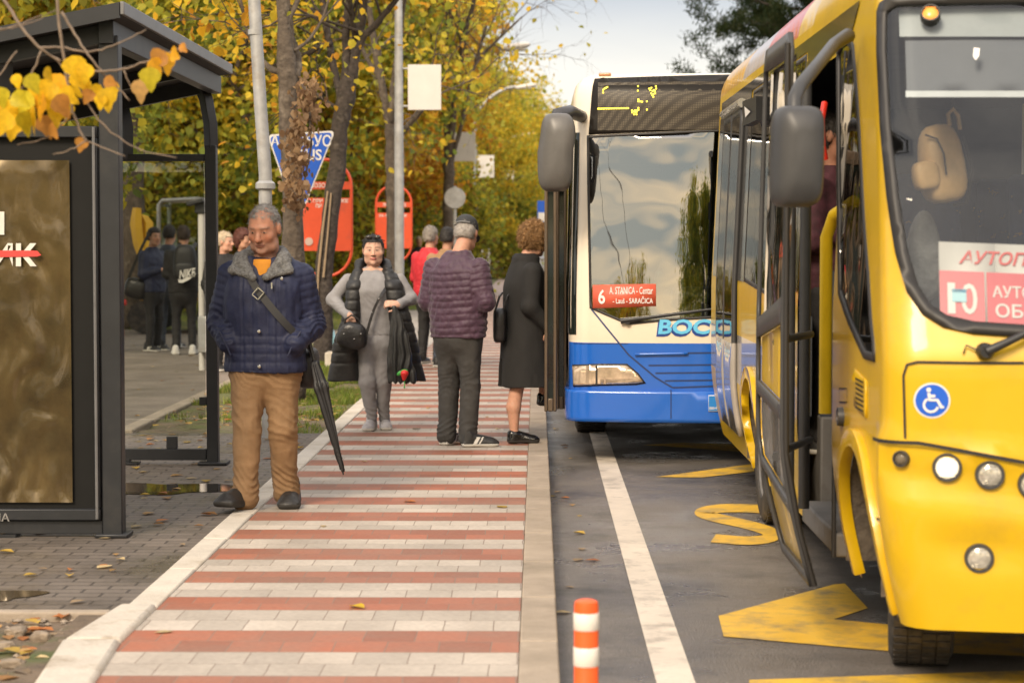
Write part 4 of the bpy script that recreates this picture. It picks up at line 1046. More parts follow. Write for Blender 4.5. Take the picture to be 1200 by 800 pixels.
# mirror on its bracket
mb = MB(); mc = at(650.5, 179, 15.15); V = []
for sx, sz, dy, dx in prof:
    for x, z in rrect(0.255, 0.565, 4): V.append((mc[0] + x * sx + dx + 0.02 * (z > 0.1), mc[1] + dy * 1.3, mc[2] + z * sz))
mb.add(V, F); mr_ = obj('mirror', mb, mat('grey_mirror', (0.10, 0.095, 0.09), rough=0.4), bb, smooth=60)
mb = MB(); mb.tube([at(652, 150, 15.2), at(655, 135, 15.22), at(668, 131, 15.35), at(682, 137, 15.62)], [0.06, 0.06, 0.05, 0.045], 10); obj('mirror_arm', mb, mat('dark_mirror', (0.045, 0.045, 0.05), rough=0.4), mr_, smooth=60)
# opened door leaves beside the front doorway
for Y0, x0, x1 in ((15.72, 638, 652.5), (15.95, 652, 664)):
    a, b = at(x0, 300, Y0)[0], at(x1, 300, Y0 + 0.06)[0]
    mb = MB(); w = (b - a)
    mb.b2((a, Y0, 0.36), (a + w * .28, Y0 + .045, 2.42)); mb.b2((b - w * .28, Y0, 0.36), (b, Y0 + .045, 2.42)); mb.b2((a + w * .28, Y0, 0.36), (b - w * .28, Y0 + .045, 0.46)); mb.b2((a + w * .28, Y0, 2.32), (b - w * .28, Y0 + .045, 2.42))
    dl = obj('open_door', mb, mat('bronze_door_frame', (0.13, 0.095, 0.065), rough=0.35, metal=0.4), bb, bevel=0.008)
    mb = MB(); mb.b2((a + w * .2, Y0 + .015, 0.44), (b - w * .2, Y0 + .025, 2.34)); obj('door_glass', mb, MATS['black_glass'], dl)
# inside
mb = MB(); mb.b2((0.3, 15.75, 0.36), (2.7, 27.0, 0.42)); mb.b2((0.3, 24.0, 0.4), (2.7, 24.05, 2.6)); mb.b2((0.35, 15.8, 2.5), (2.7, 26, 2.55)); mb.b2((0.32, 15.62, 0.42), (2.7, 16.1, 1.05)); mb.b2((1.05, 17.6, 0.42), (2.65, 17.66, 2.5))
obj('interior_lining', mb, mat('green_dark_lining', (0.035, 0.042, 0.036), rough=0.7, var=0.2), bb)
mb = MB(); c = at(812, 265, 16.9); kk = 16.9 / FPX
soft(mb, (c[0], 16.95, c[2]), 46 * kk, 0.16, 140 * kk, 3.4, taper=0.25); soft(mb, (c[0], 16.7, c[2] - 80 * kk), 0.5, 0.5, 0.14, 3.4)
obj('driver_seat', mb, mat('black_seat', (0.02, 0.022, 0.022), rough=0.6), bb, smooth=70)
mb = MB(); mb.tube([at(800, 215, 16.6), at(797, 260, 16.6), at(794, 330, 16.6)], 0.012, 6); mb.tube([at(772, 318, 15.8), at(776, 306, 15.8), at(790, 312, 15.8)], 0.01, 6); soft(mb, at(774, 328, 15.8), 0.09, 0.05, 0.15, 3); obj('ticket_printer', mb, m_black, bb, smooth=60)
mb = MB(); st_ = [Vector((c[0], 16.2, 1.2)) + Vector((0.21 * math.cos(a), 0.12 * math.sin(a), 0.17 * math.sin(a))) for a in np.linspace(0, 6.28, 24)]; mb.tube(st_, 0.014, 6); obj('steering_wheel', mb, m_black, bb, smooth=60)
wheel(bb, (0.46, 18.1, 0.475), 0.475, 0.27); wheel(bb, (2.56, 18.1, 0.475), 0.475, 0.27); wheel(bb, (0.46, 24.2, 0.475), 0.475, 0.27); wheel(bb, (2.56, 24.2, 0.475), 0.475, 0.27)
mb = MB(); mb.b2((0.35, 16.0, 0.34), (2.68, 27.2, 0.40)); obj('chassis', mb, m_well, bb)
# line board
rb = thing('route_board', 'red line 6 board in the lower corner of the blue bus windscreen', 'sign', B.M(*B.inv(731, 361), -0.02)[0])
fs = lambda o: (lambda px, py: B.M(*B.inv(px, py), 0)[0] + np.array([0, o, 0]))
g = fs(-0.012); mb = MB()
mb.add([g(694.5, 361), g(731, 360), g(768.5, 358.5), g(768.5, 332.5), g(731, 333), g(694.5, 334)], [(0, 1, 4, 5), (1, 2, 3, 4)])
obj('board', mb, mat('brick_red_board', (0.66, 0.12, 0.07), rough=0.35, var=0.1), rb, solid=0.004)
g2 = (lambda u, v: fs(-0.018)(u, -v)); mb = MB()
text_fit('6', 701, 709, -356, -339, g2, mb, 0, 0.02); text_fit('A. STANICA - Centar', 714, 765, -344.5, -336, g2, mb, 0, 0.01); text_fit('- Lauš - SARAČICA', 718, 765, -355.5, -347, g2, mb, 0, 0.01)
obj('lettering', mb, m_white, rb)
# ================================================================== bus shelter
m_steel = mat('dark_grey_steel', (0.018, 0.0195, 0.023), rough=0.42, var=0.18, vs=6, dirt=(0.04, 0.037, 0.034), ds=3, dlo=0.55, dhi=0.85, metal=0.2)
m_steel_l = mat('worn_grey_steel', (0.16, 0.16, 0.165), rough=0.4, var=0.15, vs=6, metal=0.3)
m_under = mat('roof_underside', (0.020, 0.019, 0.018), rough=0.7)
sh = thing('bus_shelter', 'dark grey steel bus shelter with glazed end and poster case at left edge', 'bus shelter', (-2.9, 12.5, PZ))
mb = MB(); mb.box((-2.215, 10.86, 1.40), (0.105, 0.10, 2.6)); mb.box((-2.215, 10.86, PZ + .012), (0.17, 0.17, 0.02)); obj('post', mb, m_steel, sh, bevel=0.006)
mb = MB(); mb.box((-2.245, 14.4, 1.20), (0.078, 0.085, 2.2)); mb.tube([(-2.245, 14.4, 2.28), (-2.25, 14.4, 2.45), (-2.28, 14.4, 2.62), (-2.32, 14.4, 2.72)], [0.05] * 4, 4); mb.box((-2.24, 14.4, PZ + .012), (0.2, 0.2, 0.02)); obj('post', mb, m_steel, sh, bevel=0.005)
mb = MB(); mb.box((-3.62, 10.86, 1.3), (0.1, 0.1, 2.4)); obj('post', mb, m_steel, sh, bevel=0.005)
mb = MB(); mb.box((-3.62, 14.4, 1.3), (0.09, 0.09, 2.4)); obj('post', mb, m_steel, sh, bevel=0.005)
mb = MB(); mb.tube([(-2.84, 14.4, 2.2), (-2.835, 14.4, 2.42), (-2.86, 14.4, 2.55), (-2.93, 14.4, 2.66)], 0.055, 4); obj('roof_bracket', mb, m_steel, sh)
mb = MB(); mb.tube([(-2.80, 10.9, 2.28), (-2.80, 10.9, 2.66)], 0.07, 4); obj('roof_bracket', mb, m_steel, sh)
for z, h in ((2.215, 0.048), (0.17, 0.078)):
    mb = MB(); mb.b2((-3.6, 14.37, z - h / 2), (-2.29, 14.43, z + h / 2)); obj('rail', mb, m_steel, sh, bevel=0.004)
mb = MB(); mb.box((-2.86, 14.4, 0.12), (0.08, 0.07, 0.05)); mb.box((-2.86, 14.4, PZ + .01), (0.2, 0.14, 0.015)); obj('rail_foot', mb, m_steel, sh, bevel=0.004)
for c_, d_ in (((-2.53, 14.4, 0.251), (0.075, 0.04, 0.085)), ((-2.31, 14.38, 0.54), (0.05, 0.03, 0.055))):
    mb = MB(); mb.box(c_, d_); obj('glass_clamp', mb, m_steel, sh, bevel=0.004)
mb = MB(); mb.b2((-3.57, 14.395, 0.30), (-2.295, 14.405, 2.18)); obj('end_glass', mb, glass('dusty_clear_glass', (0.82, 0.84, 0.82), 0.035, wav=0.002), sh)
# roof: a slab falling towards the back, beams below
def rz(x): return 2.85 + (x + 2.12) * 0.20
V = []
for y in (10.68, 14.42):
    for x in (-2.12, -3.9): V += [(x, y, rz(x)), (x, y, rz(x) - 0.062)]
mb = MB(); mb.add(V, [(0, 2, 6, 4), (1, 5, 7, 3), (0, 4, 5, 1), (2, 3, 7, 6), (0, 1, 3, 2), (4, 6, 7, 5)]); rf = obj('roof', mb, m_under, sh)
mb = MB(); mb.b2((-2.122, 10.66, 2.79), (-2.10, 14.44, 2.856)); obj('roof_edge', mb, m_steel_l, rf, bevel=0.004)
V = []
for y in (10.655, 10.678):
    for x in (-2.124, -3.9): V += [(x, y, rz(x) + .004), (x, y, rz(x) - 0.075)]
mb = MB(); mb.add(V, [(0, 2, 6, 4), (1, 5, 7, 3), (0, 4, 5, 1), (2, 3, 7, 6), (0, 1, 3, 2), (4, 6, 7, 5)]); obj('roof_edge', mb, m_steel, rf)
mb = MB(); mb.b2((-2.26, 10.78, 2.655), (-2.18, 14.45, 2.775)); obj('beam', mb, m_steel, rf, bevel=0.004)
for y in (10.86, 12.0, 13.2, 14.4):
    mb = MB(); V = []
    for yy in (y - .03, y + .03):
        for x in (-2.26, -3.85): V += [(x, yy, rz(x) - .066), (x, yy, rz(x) - 0.16)]
    mb.add(V, [(0, 2, 6, 4), (1, 5, 7, 3), (0, 4, 5, 1), (2, 3, 7, 6), (0, 1, 3, 2), (4, 6, 7, 5)]); obj('rafter', mb, m_steel, rf)
# poster case
mb = MB(); X0, X1, Z0, Z1, Yb_, Yt = -3.56, -2.275, 0.19, 2.235, 10.92, 10.80
mb.b2((X0, Yt, Z1 - 0.06), (X1, Yb_, Z1)); mb.b2((X0, Yt, Z0), (X1, Yb_, Z0 + 0.06)); mb.b2((X1 - 0.03, Yt, Z0 + 0.06), (X1, Yb_, Z1 - .06)); mb.b2((X0, Yt, Z0 + 0.06), (X0 + .03, Yb_, Z1 - .06)); mb.b2((X0 + .03, Yb_ - .02, Z0 + .06), (X1 - .03, Yb_ - .005, Z1 - .06))
case = obj('poster_case', mb, m_steel, sh, bevel=0.006)
mb = MB(); mb.b2((-3.6, 10.83, 0.115), (-2.27, 10.9, 0.186)); obj('rail', mb, m_steel, sh, bevel=0.004)
mb = MB(); mb.b2((-2.9, 10.8, PZ), (-2.72, 10.92, 0.115)); obj('rail_foot', mb, m_steel, sh)
mb = MB(); mb.b2((X0 + .03, 10.845, Z0 + .06), (X1 - .03, 10.85, Z1 - .06)); obj('poster_backing', mb, mat('black_case_print', (0.008, 0.008, 0.008), rough=0.5, spec=0.2), case)
P0, P1, Q0, Q1 = -3.42, at(83, 300, 10.84)[0], at(50, 588, 10.84)[2], at(50, 188, 10.84)[2]
nx, nz_ = 90, 150; X, Z = np.meshgrid(np.linspace(P0, P1, nx), np.linspace(Q0, Q1, nz_))
pp = np.stack([X.ravel(), np.zeros(X.size), Z.ravel()], 1)
wr = fbm(pp * np.array([6.5, 1, 2.2]) + fbm(pp * 2.2, 2)[:, None] * 0.7, 3)
low = np.clip((Q0 + 0.45 - pp[:, 2]) / 0.45, 0, 1) ** 2
wr = 0.014 * wr + 0.0015 * fbm(pp * np.array([22, 1, 9]), 2) + 0.010 * low * np.sin(pp[:, 0] * 46 + 3 * fbm(pp * 3, 2))
edge = np.clip(np.minimum.reduce([pp[:, 0] - P0, P1 - pp[:, 0], pp[:, 2] - Q0, Q1 - pp[:, 2]]) / 0.06, 0, 1)
pp[:, 1] = 10.825 + np.clip(wr, -0.016, 0.016) * edge
mb = MB(); mb.add(pp, [(j * nx + i, j * nx + i + 1, (j + 1) * nx + i + 1, (j + 1) * nx + i) for j in range(nz_ - 1) for i in range(nx - 1)])
po = obj('poster', mb, mat('brown_poster_film', (0.085, 0.058, 0.022), rough=0.24, var=0.6, vs=2.2, coat=0.45, metal=0.4), case, smooth=180)
mb = MB(); f = lambda px, py: at(px, -py, 10.807)
text_fit('ИК', -9, 43, -312, -285, f, mb, 0, 0.035); text_fit('П', -20, 5, -275, -248, f, mb, 0, 0.03)
mb.add([f(-40, -302), f(44, -300.5), f(48.5, -299), f(44, -294), f(38, -293.5), f(-40, -293.5)], [(0, 1, 2, 3, 4, 5)], 1)
V0 = mb.v[-6:]; mb.v[-6:] = [(x, y - 0.004, z) for x, y, z in V0]
text_fit('НА', -8, 11, -610.5, -601, lambda px, py: at(px, -py, 10.797), mb, 2, 0.01)
obj('poster_lettering', mb, [mat('poster_white', (0.62, 0.6, 0.55), rough=0.5), m_red, mat('poster_grey', (0.22, 0.21, 0.2), rough=0.5)], case)
mb = MB(); mb.tube([(-2.29, 10.79, 0.2), (-2.29, 10.79, 2.23)], 0.008, 6); obj('case_hinge', mb, m_steel_l, case)

# ================================================================== bollard
b0 = at(687, 702, 6.55)
bo = thing('bollard', 'orange and white striped plastic bollard standing beside the kerb in the road', 'bollard', (b0[0], 6.55, 0))
m_or = mat('orange_plastic', (0.78, 0.10, 0.012), rough=0.45, var=0.08, vs=9, dirt=(0.35, 0.09, 0.03), ds=9, dlo=0.6, dhi=0.9)
m_wb = mat('reflective_white', (0.70, 0.66, 0.60), rough=0.35, var=0.08, vs=12, dirt=(0.4, 0.36, 0.3), ds=8, dlo=0.58, dhi=0.9)
zt = b0[2]; r = 0.0385
mb = MB(); mb.lathe((0, 0, 0), [(0.09, 0), (0.09, 0.02), (0.05, 0.04), (r, 0.06), (r, zt - .02), (r * .93, zt - .006), (r * .6, zt)], 32); obj('bollard_post', mb, m_or, bo, world=False)
def band(py0, py1):
    z1, z0 = at(687, py0, 6.55)[2], at(687, py1, 6.55)[2]
    mb = MB(); mb.lathe((0, 0, 0), [(r + .0005, z0), (r + .002, z0 + .002), (r + .002, z1 - .002), (r + .0005, z1)], 32); obj('reflective_band', mb, m_wb, bo, world=False)
band(717, 737); band(757, 779)

# ================================================================== poles and street lamps
m_galv = mat('galvanised_steel', (0.36, 0.36, 0.36), rough=0.5, var=0.22, vs=7, metal=0.35, dirt=(0.24, 0.19, 0.14), ds=4, dlo=0.52, dhi=0.8)
m_panel = mat('blank_white_panel', (0.60, 0.575, 0.55), rough=0.5, var=0.05, vs=3)
pb = gp(319, 512)
up = thing('utility_pole', 'grey leaning steel pole with collar rising behind the man in navy jacket', 'pole', (pb[0], pb[1], PZ))
mb = MB(); mb.tube([gp(319, 512), at(311, 262, pb[1])], 0.078, 16); obj('pole_base', mb, m_galv, up, smooth=60)
mb = MB(); mb.tube([at(311, 262, pb[1]), at(311, 205, pb[1]), at(305, 120, pb[1]), at(296, -30, pb[1]), at(285, -260, pb[1])], [0.052, 0.052, 0.05, 0.048, 0.045], 14); obj('pole', mb, m_galv, up, smooth=60)
mb = MB(); mb.lathe(at(311, 218, pb[1]), [(0.06, -.03), (0.078, -.02), (0.078, .02), (0.055, .04)], 16); mb.lathe(at(299, 38, pb[1]), [(0.056, -.02), (0.056, .02)], 16); obj('collar', mb, m_galv, up, smooth=40)
def lamp(px, Y, toppx, toppy, headpx, headpy, r0, lab, panel=None, plab=None, px_off=0.0):
    base = at(px, 283, Y); base = np.array([base[0], Y, PZ])
    t = thing('street_lamp', lab, 'street lamp', base, 0, 'lamp posts along the verge')
    top = at(toppx, toppy, Y); hd = at(headpx, headpy, Y)
    mb = MB(); mb.tube([base, base + (top - base) * 0.13], r0 * 1.45, 14); obj('pole_base', mb, m_galv, t, smooth=60)
    bend = [base + (top - base) * 0.13, base + (top - base) * 0.5, top]
    d = hd - top
    for u in np.linspace(0.12, 1, 8): bend.append(top + np.array([d[0] * (u ** 1.15), 0, d[2] * math.sin(u * math.pi / 2)]))
    mb = MB(); mb.tube(bend, [r0] * 2 + [r0 * .8] * (len(bend) - 2), 12); obj('pole', mb, m_galv, t, smooth=60)
    sgn = 1 if hd[0] > top[0] else -1
    mb = MB(); soft(mb, hd + np.array([sgn * 0.32, 0, 0.02]), 0.78, 0.3, 0.17, 2.6, taper=0.0, rot=Matrix.Rotation(R(-9 * sgn), 3, 'Y')); lh = obj('lamp_head', mb, m_panel, t, smooth=70)
    mb = MB(); soft(mb, hd + np.array([sgn * 0.36, 0, -0.055]), 0.5, 0.24, 0.07, 3); obj('lamp_glass', mb, mat('dull_lamp_glass', (0.4, 0.38, 0.33), rough=0.2), lh, smooth=70)
    if panel:
        for P in panel:
            a, b = at(P[0], P[1], Y - 0.02), at(P[2], P[3], Y - 0.02)
            mb = MB(); mb.b2((a[0], Y - .03, b[2]), (b[0], Y - .005, a[2])); pn = obj('side_panel', mb, m_panel, t, bevel=0.004)
            mb = MB()
            for zz in (a[2] - .06, b[2] + .06): mb.tube([(at(px, 200, Y)[0], Y, zz), ((a[0] + b[0]) / 2, Y - .002, zz)], 0.018, 6)
            obj('panel_bracket', mb, m_galv, pn)
    return t
lamp(468, 33.0, 467, 2, 430, -30, 0.075, 'nearest lamp post with a large blank white panel on its right side', [(478, 76, 517, 129)])
lamp(526, 51.5, 525, 98, 588, 56, 0.075, 'lamp post behind a bare trunk with long arm and white panel beside a sign disc', [(532, 155, 557, 189)])
lamp(557, 74.0, 557, 134, 606, 102, 0.075, 'slim lamp post with curved arm above the capped man in purple jacket', [(559.5, 182, 579, 208)])
for px, Y, hy, lab in ((588, 104, 158, 'far lamp post among yellow crowns, first past the slim curved one'), (600, 135, 183, 'far lamp post among yellow crowns, second past the slim curved one'), (606, 165, 200, 'far lamp post among yellow crowns, the most distant one')):
    lamp(px, Y, px, hy + 22, px + 1.7 * 2450 / Y * .55, hy, 0.08, lab, [(px + 1, hy + 42, px + 0.55 * 2450 / Y + 1, hy + 42 + 0.7 * 2450 / Y)])
# round traffic sign seen from the back
c = at(533, 232, 44)
rs = thing('traffic_sign', 'round grey back of a traffic sign beside a bare tree trunk', 'traffic sign', (c[0], 44, PZ))
mb = MB(); mb.lathe((c[0], 44, c[2]), [(0.215, -.012), (0.225, 0), (0.215, .012)], 32, 'y'); obj('sign_disc', mb, m_galv, rs, smooth=40)
mb = MB(); mb.tube([(c[0], 44.05, PZ), (c[0], 44.05, c[2] + .25)], 0.035, 10); obj('pole', mb, m_galv, rs, smooth=60)
c = at(640, 243, 48); bs = thing('traffic_sign', 'small blue and white sign above the kerb beside the blue bus mirror', 'traffic sign', (0.3, 48, PZ))
mb = MB(); mb.b2((c[0] - .2, 47.98, c[2] - .35), (c[0] + .2, 48, c[2] + .15)); p_ = obj('sign_plate', mb, mat('sign_blue', (0, 0, 0)), bs)
mb = MB(); mb.b2((c[0] - .18, 47.97, c[2] - .33), (c[0] + .18, 47.979, c[2] - .12)); obj('white_field', mb, m_white, p_)
mb = MB(); mb.tube([(c[0], 48.03, 0), (c[0], 48.03, c[2])], 0.03, 8); obj('pole', mb, m_galv, bs)
# inverted blue triangle bus sign behind the trunks
Yb2 = 23.0
ap = at(347, 262, Yb2)
ts = thing('bus_stop_sign', 'blue triangular bus sign with white edge half hidden behind two tree trunks', 'bus stop sign', (ap[0], Yb2, PZ))
def tri(k, y):
    C = [(313, 158), (393, 153), (349, 262)]; c_ = np.mean(C, 0); P = []
    for i in range(3):
        a, b, d = (np.array(C[(i + j) % 3], float) for j in (-1, 0, 1))
        b_ = c_ + (b - c_) * k
        for t in np.linspace(0, 1, 6):
            u = b_ + (a - b) * 0.08 * k; w = b_ + (d - b) * 0.08 * k
            P.append((1 - t) ** 2 * u + 2 * t * (1 - t) * b_ + t * t * w)
    return [tuple(at(p[0], p[1], y)) for p in P]
mb = MB(); mb.poly(tri(1.0, Yb2), (0, 0.02, 0)); p_ = obj('sign_plate', mb, m_white, ts)
mb = MB(); mb.poly(tri(0.94, Yb2 - .004)); obj('blue_field', mb, MATS['sign_blue'], p_)
mb = MB(); text_fit('АУТОБУС', 317, 388, -172, -158, lambda px, py: at(px, -py, Yb2 - .008), mb, 0, 0.02); text_fit('BUS', 349, 377, -188, -175, lambda px, py: at(px, -py, Yb2 - .008), mb, 0, 0.02); obj('sign_lettering', mb, m_white, p_)
mb = MB(); mb.tube([(ap[0], Yb2 + .05, PZ), (ap[0], Yb2 + .05, at(347, 160, Yb2)[2])], 0.03, 10); obj('pole', mb, m_galv, ts)
# orange loop stands carrying red boards
m_loop = mat('orange_red_tube', (0.62, 0.07, 0.02), rough=0.4, var=0.1, vs=6)
m_brd = mat('orange_red_board', (0.66, 0.075, 0.02), rough=0.5, var=0.12, vs=3, dirt=(0.4, 0.06, 0.03), ds=6, dlo=0.5, dhi=0.8)
def loopstand(x0, x1, yt, yb, Y, hd, pn, txt, lab):
    a, b = at(x0, yb, Y), at(x1, yt, Y); w = b[0] - a[0]; cx = (a[0] + b[0]) / 2; rr = w / 2
    t = thing('notice_stand', lab, 'notice stand', (cx, Y, PZ), 0, 'red boards in tubular loops')
    P = [(cx + rr * math.cos(u), Y, b[2] - rr + rr * math.sin(u)) for u in np.linspace(0, math.pi, 14)] + [(cx + rr * math.cos(u), Y, a[2] + rr + rr * math.sin(u)) for u in np.linspace(math.pi, 2 * math.pi, 14)]
    mb = MB(); mb.tube(P + [P[0]], 0.022, 8); obj('tube_loop', mb, m_loop, t, smooth=60)
    mb = MB(); mb.tube([(cx, Y, PZ), (cx, Y, a[2])], 0.03, 8); obj('stand_leg', mb, m_loop, t, smooth=60)
    zp = lambda y: at(x0, y, Y)[2]
    mb = MB(); mb.b2((a[0], Y - .02, zp(hd[1])), (b[0], Y + .02, zp(hd[0]))); h = obj('header_board', mb, m_brd, t)
    mb = MB(); mb.b2((a[0], Y - .03, zp(pn[1])), (b[0], Y + .03, zp(pn[0]))); p = obj('board', mb, m_brd, t)
    pl = lambda d: (lambda px, py: at(px, -py, Y - d))
    for par, items in ((h, txt[0]), (p, txt[1])):
        mb = MB()
        for s_, u0, u1, v0, v1 in items: text_fit(s_, u0, u1, -v1, -v0, pl(0.034), mb, 0, 0.015)
        obj('board_lettering', mb, m_white, par)
    return p
p = loopstand(350.5, 411.5, 187, 324, 28.3, (213, 222), (232, 294), ([('ПОЗО', 364, 381, 214.5, 220), ('Е', 396, 400, 214.5, 220)], [('ЗА ПРИ', 358, 378, 233, 237.5), ('СКЕ', 395, 408, 233, 237.5), ('ПИ', 370, 377, 239, 243.5)]), 'larger orange loop stand with red boards, behind the forked dark trunk')
mb = MB(); c = at(362, 283, 28.26); mb.lathe(c, [(0.055, -.004), (0.055, .004)], 20, 'y'); obj('pale_sticker', mb, mat('dirty_sticker', (0.55, 0.4, 0.35), rough=0.6), p)
loopstand(441, 482, 217.5, 307, 38.5, (237, 243), (249.5, 291), ([('ПОЗОРИШТЕ', 449, 476, 238, 242)], [('ЗА', 444, 450, 251, 254), ('РЕ', 452, 458, 251, 254), ('Е', 474, 477, 251, 254)]), 'smaller orange loop stand with red boards, partly behind the nearest lamp post')
# white post with black lamp, seen through the glass
c = at(236, 244, 25.0)
fl = thing('lamp_pillar', 'white post topped by a black lamp beside the group of youths', 'lamp post', (c[0], 25, PZ))
mb = MB(); mb.tube([(c[0], 25, PZ), (c[0], 25, c[2] - .02)], 0.042, 12); obj('pole', mb, m_panel, fl, smooth=60)
mb = MB(); mb.box((c[0], 25, c[2] + .01), (0.14, 0.14, 0.14)); mb.box((c[0] - .06, 24.95, c[2] + .07), (0.2, 0.2, 0.05), Matrix.Rotation(R(-14), 3, 'Y')); obj('lamp_head', mb, m_black, fl, bevel=0.01)
mb = MB(); mb.b2((c[0] - .02, 24.8, 0.32), (c[0] + .2, 25, 0.75)); obj('service_box', mb, m_galv, fl, bevel=0.01)
# mini excavator far behind the youths
Yx = 35.0; c = at(211, 262, Yx)
ex = thing('mini_excavator', 'small yellow excavator with grey framed cab parked beyond the youths', 'excavator', (c[0], Yx, PZ))
def lp(*P): return [at(px, py, Yx) for px, py in P]
mb = MB(); P = lp((186, 330), (186, 240), (190, 235), (233, 233), (237, 238), (237, 330)); mb.tube(P, 0.035, 8); mb.tube([p + np.array([0, 1.0, 0]) for p in P], 0.035, 8)
for p in P[1:5]: mb.tube([p, p + np.array([0, 1.0, 0])], 0.03, 6)
cabf = obj('cab_frame', mb, m_galv, ex, smooth=50)
a, b = P[0], P[4]; mb = MB(); mb.b2((a[0] + .03, Yx, a[2]), (b[0] - .03, Yx + .01, b[2])); obj('cab_glass', mb, glass('cab_glass', (0.75, 0.8, 0.78), 0.08), cabf)
m_dig = mat('digger_yellow', (0.74, 0.42, 0.01), rough=0.4, var=0.1)
mb = MB(); mb.b2((a[0] - .35, Yx - .1, 0.65), (b[0] + .25, Yx + 1.3, 1.05)); obj('deck', mb, m_dig, ex, bevel=0.06)
mb = MB(); P = lp((178, 330), (176, 300), (178, 262), (172, 252)); mb.tube([p + np.array([0, -.4, 0]) for p in P], [0.11, 0.10, 0.10, 0.06], 4); obj('boom', mb, m_dig, ex)
mb = MB(); P = lp((167, 244), (166, 262), (169, 285), (172, 300)); mb.tube([p + np.array([0, -.5, 0]) for p in P], [0.07, 0.1, 0.09, 0.06], 4); obj('dipper_arm', mb, m_dig, ex)
for dx in (0, 1.15):
    mb = MB(); V = [(a[0] - .2 + dx - .15, Yx - .5, 0), ]
    mb.tube([(a[0] - .2 + dx, Yx - .4, 0.38), (a[0] - .2 + dx, Yx + 1.6, 0.38)], 0.27, 8); obj('track', mb, m_tyre, ex)
# pale garden wall, low fence, picket far off
c0, c1 = at(70, 332, 39), at(172, 332, 39)
mb = MB(); mb.b2((c0[0] - 4, 39, 0), (c1[0], 39.25, 0.87)); tag(obj('low_wall', mb, mat('buff_render', (0.42, 0.31, 0.2), rough=0.85, var=0.15), bevel=0.02), 'low buff rendered wall on the lawn behind the youths', 'wall')
c = at(137, 346, 34); ho = thing('hydrant', 'small red hydrant post beside the shelter glass, beyond the footpath', 'hydrant', (c[0], 34, PZ))
mb = MB(); mb.lathe((c[0], 34, 0), [(0.11, PZ), (0.11, .2), (0.085, .22), (0.085, .85), (0.1, .86), (0.1, .9), (0.05, .97)], 16); obj('barrel', mb, m_red, ho)
mb = MB(); mb.lathe((c[0], 34, .65), [(0.05, -.15), (0.05, -.08), (0.04, .08), (0.05, .15)], 12, 'x'); obj('outlet', mb, m_red, ho)
fe = thing('fence', 'white picket fence at the foot of the far trees beside the path', 'fence', (-1.9, 80, PZ))
mb = MB()
for i in range(24):
    mb = MB(); mb.b2((-2.05, 60 + i * 2.2, PZ), (-1.93, 60.12 + i * 2.2, 1.35)); obj('picket', mb, m_panel, fe, bevel=0.02)
for z in (.5, 1.0):
    mb = MB(); mb.b2((-2.0, 60, z), (-1.96, 112, z + .1)); obj('rail', mb, m_panel, fe)
wf = thing('garden_wall', 'pale pierced garden wall between the two orange notice stands', 'wall', (-5, 60, PZ))
mb = MB(); a, b = at(400, 330, 62), at(440, 268, 62)
for i in range(7):
    for j in range(4): mb.box((a[0] + 0.2 + (b[0] - a[0]) * i / 6.5, 62, 0.4 + 0.42 * j), (0.1 if (i + j) % 2 else .26, 0.1, 0.3))
for j in range(5): mb.b2((a[0] - 1, 61.9, 0.18 + .42 * j), (b[0] + .4, 62.1, 0.26 + .42 * j))
obj('pierced_block', mb, m_conc2, wf)
# rubbish bag and block at the foot of the forked trunk
c = gp(388, 408); t = thing('rubbish_bag', 'crumpled pale blue plastic bag beside the forked dark trunk', 'bag', c)
mb = MB(); soft(mb, (c[0], c[1], c[2] + .14), 0.16, 0.2, 0.3, 2.3, taper=0.3); obj('bag_body', mb, mat('pale_blue_bag', (0.35, 0.62, 0.72), rough=0.5, var=0.4, vs=9, bump=0.03, bs=14), t, smooth=70)
c = gp(392, 432); mb = MB(); mb.b2((c[0] - .12, c[1], PZ - .02), (c[0] + .2, c[1] + .3, PZ + .2)); tag(obj('concrete_block', mb, m_conc2, bevel=0.02), 'pale concrete block at the foot of the forked dark trunk', 'block')
# ================================================================== trees
m_bark = mat('grey_brown_bark', (0.085, 0.066, 0.050), rough=0.9, var=0.45, vs=14, bump=0.02, bs=22, dirt=(0.19, 0.155, 0.12), ds=5, dlo=0.52, dhi=0.7)
m_bark2 = mat('dark_bark', (0.048, 0.038, 0.032), rough=0.9, var=0.5, vs=16, bump=0.02, bs=24, dirt=(0.13, 0.11, 0.09), ds=7, dlo=0.56, dhi=0.72)
m_twig = mat('pale_twig_bark', (0.20, 0.15, 0.11), rough=0.85, var=0.3, vs=20)
m_fol = mat('tree_leaves', (1, 1, 1), rough=0.55, attr=True, var=0.08, vs=9, transl=0.6, spec=0.3)
GRN = [(0.30, 0.33, 0.05), (0.46, 0.42, 0.055), (0.21, 0.27, 0.05), (0.60, 0.49, 0.05)]
YEL = [(0.66, 0.50, 0.045), (0.55, 0.46, 0.05), (0.72, 0.48, 0.04), (0.40, 0.40, 0.05)]
ORA = [(0.62, 0.30, 0.03), (0.66, 0.38, 0.025), (0.48, 0.21, 0.03), (0.58, 0.44, 0.04)]
MIX = [(0.55, 0.48, 0.05), (0.66, 0.46, 0.045), (0.37, 0.38, 0.05), (0.62, 0.34, 0.045)]
HEX = np.array([(-0.5, 0.0, 0.0), (-0.18, 0.42, 0.10), (0.22, 0.36, 0.08), (0.6, 0.0, -0.10), (0.22, -0.36, 0.08), (-0.18, -0.42, 0.10)])
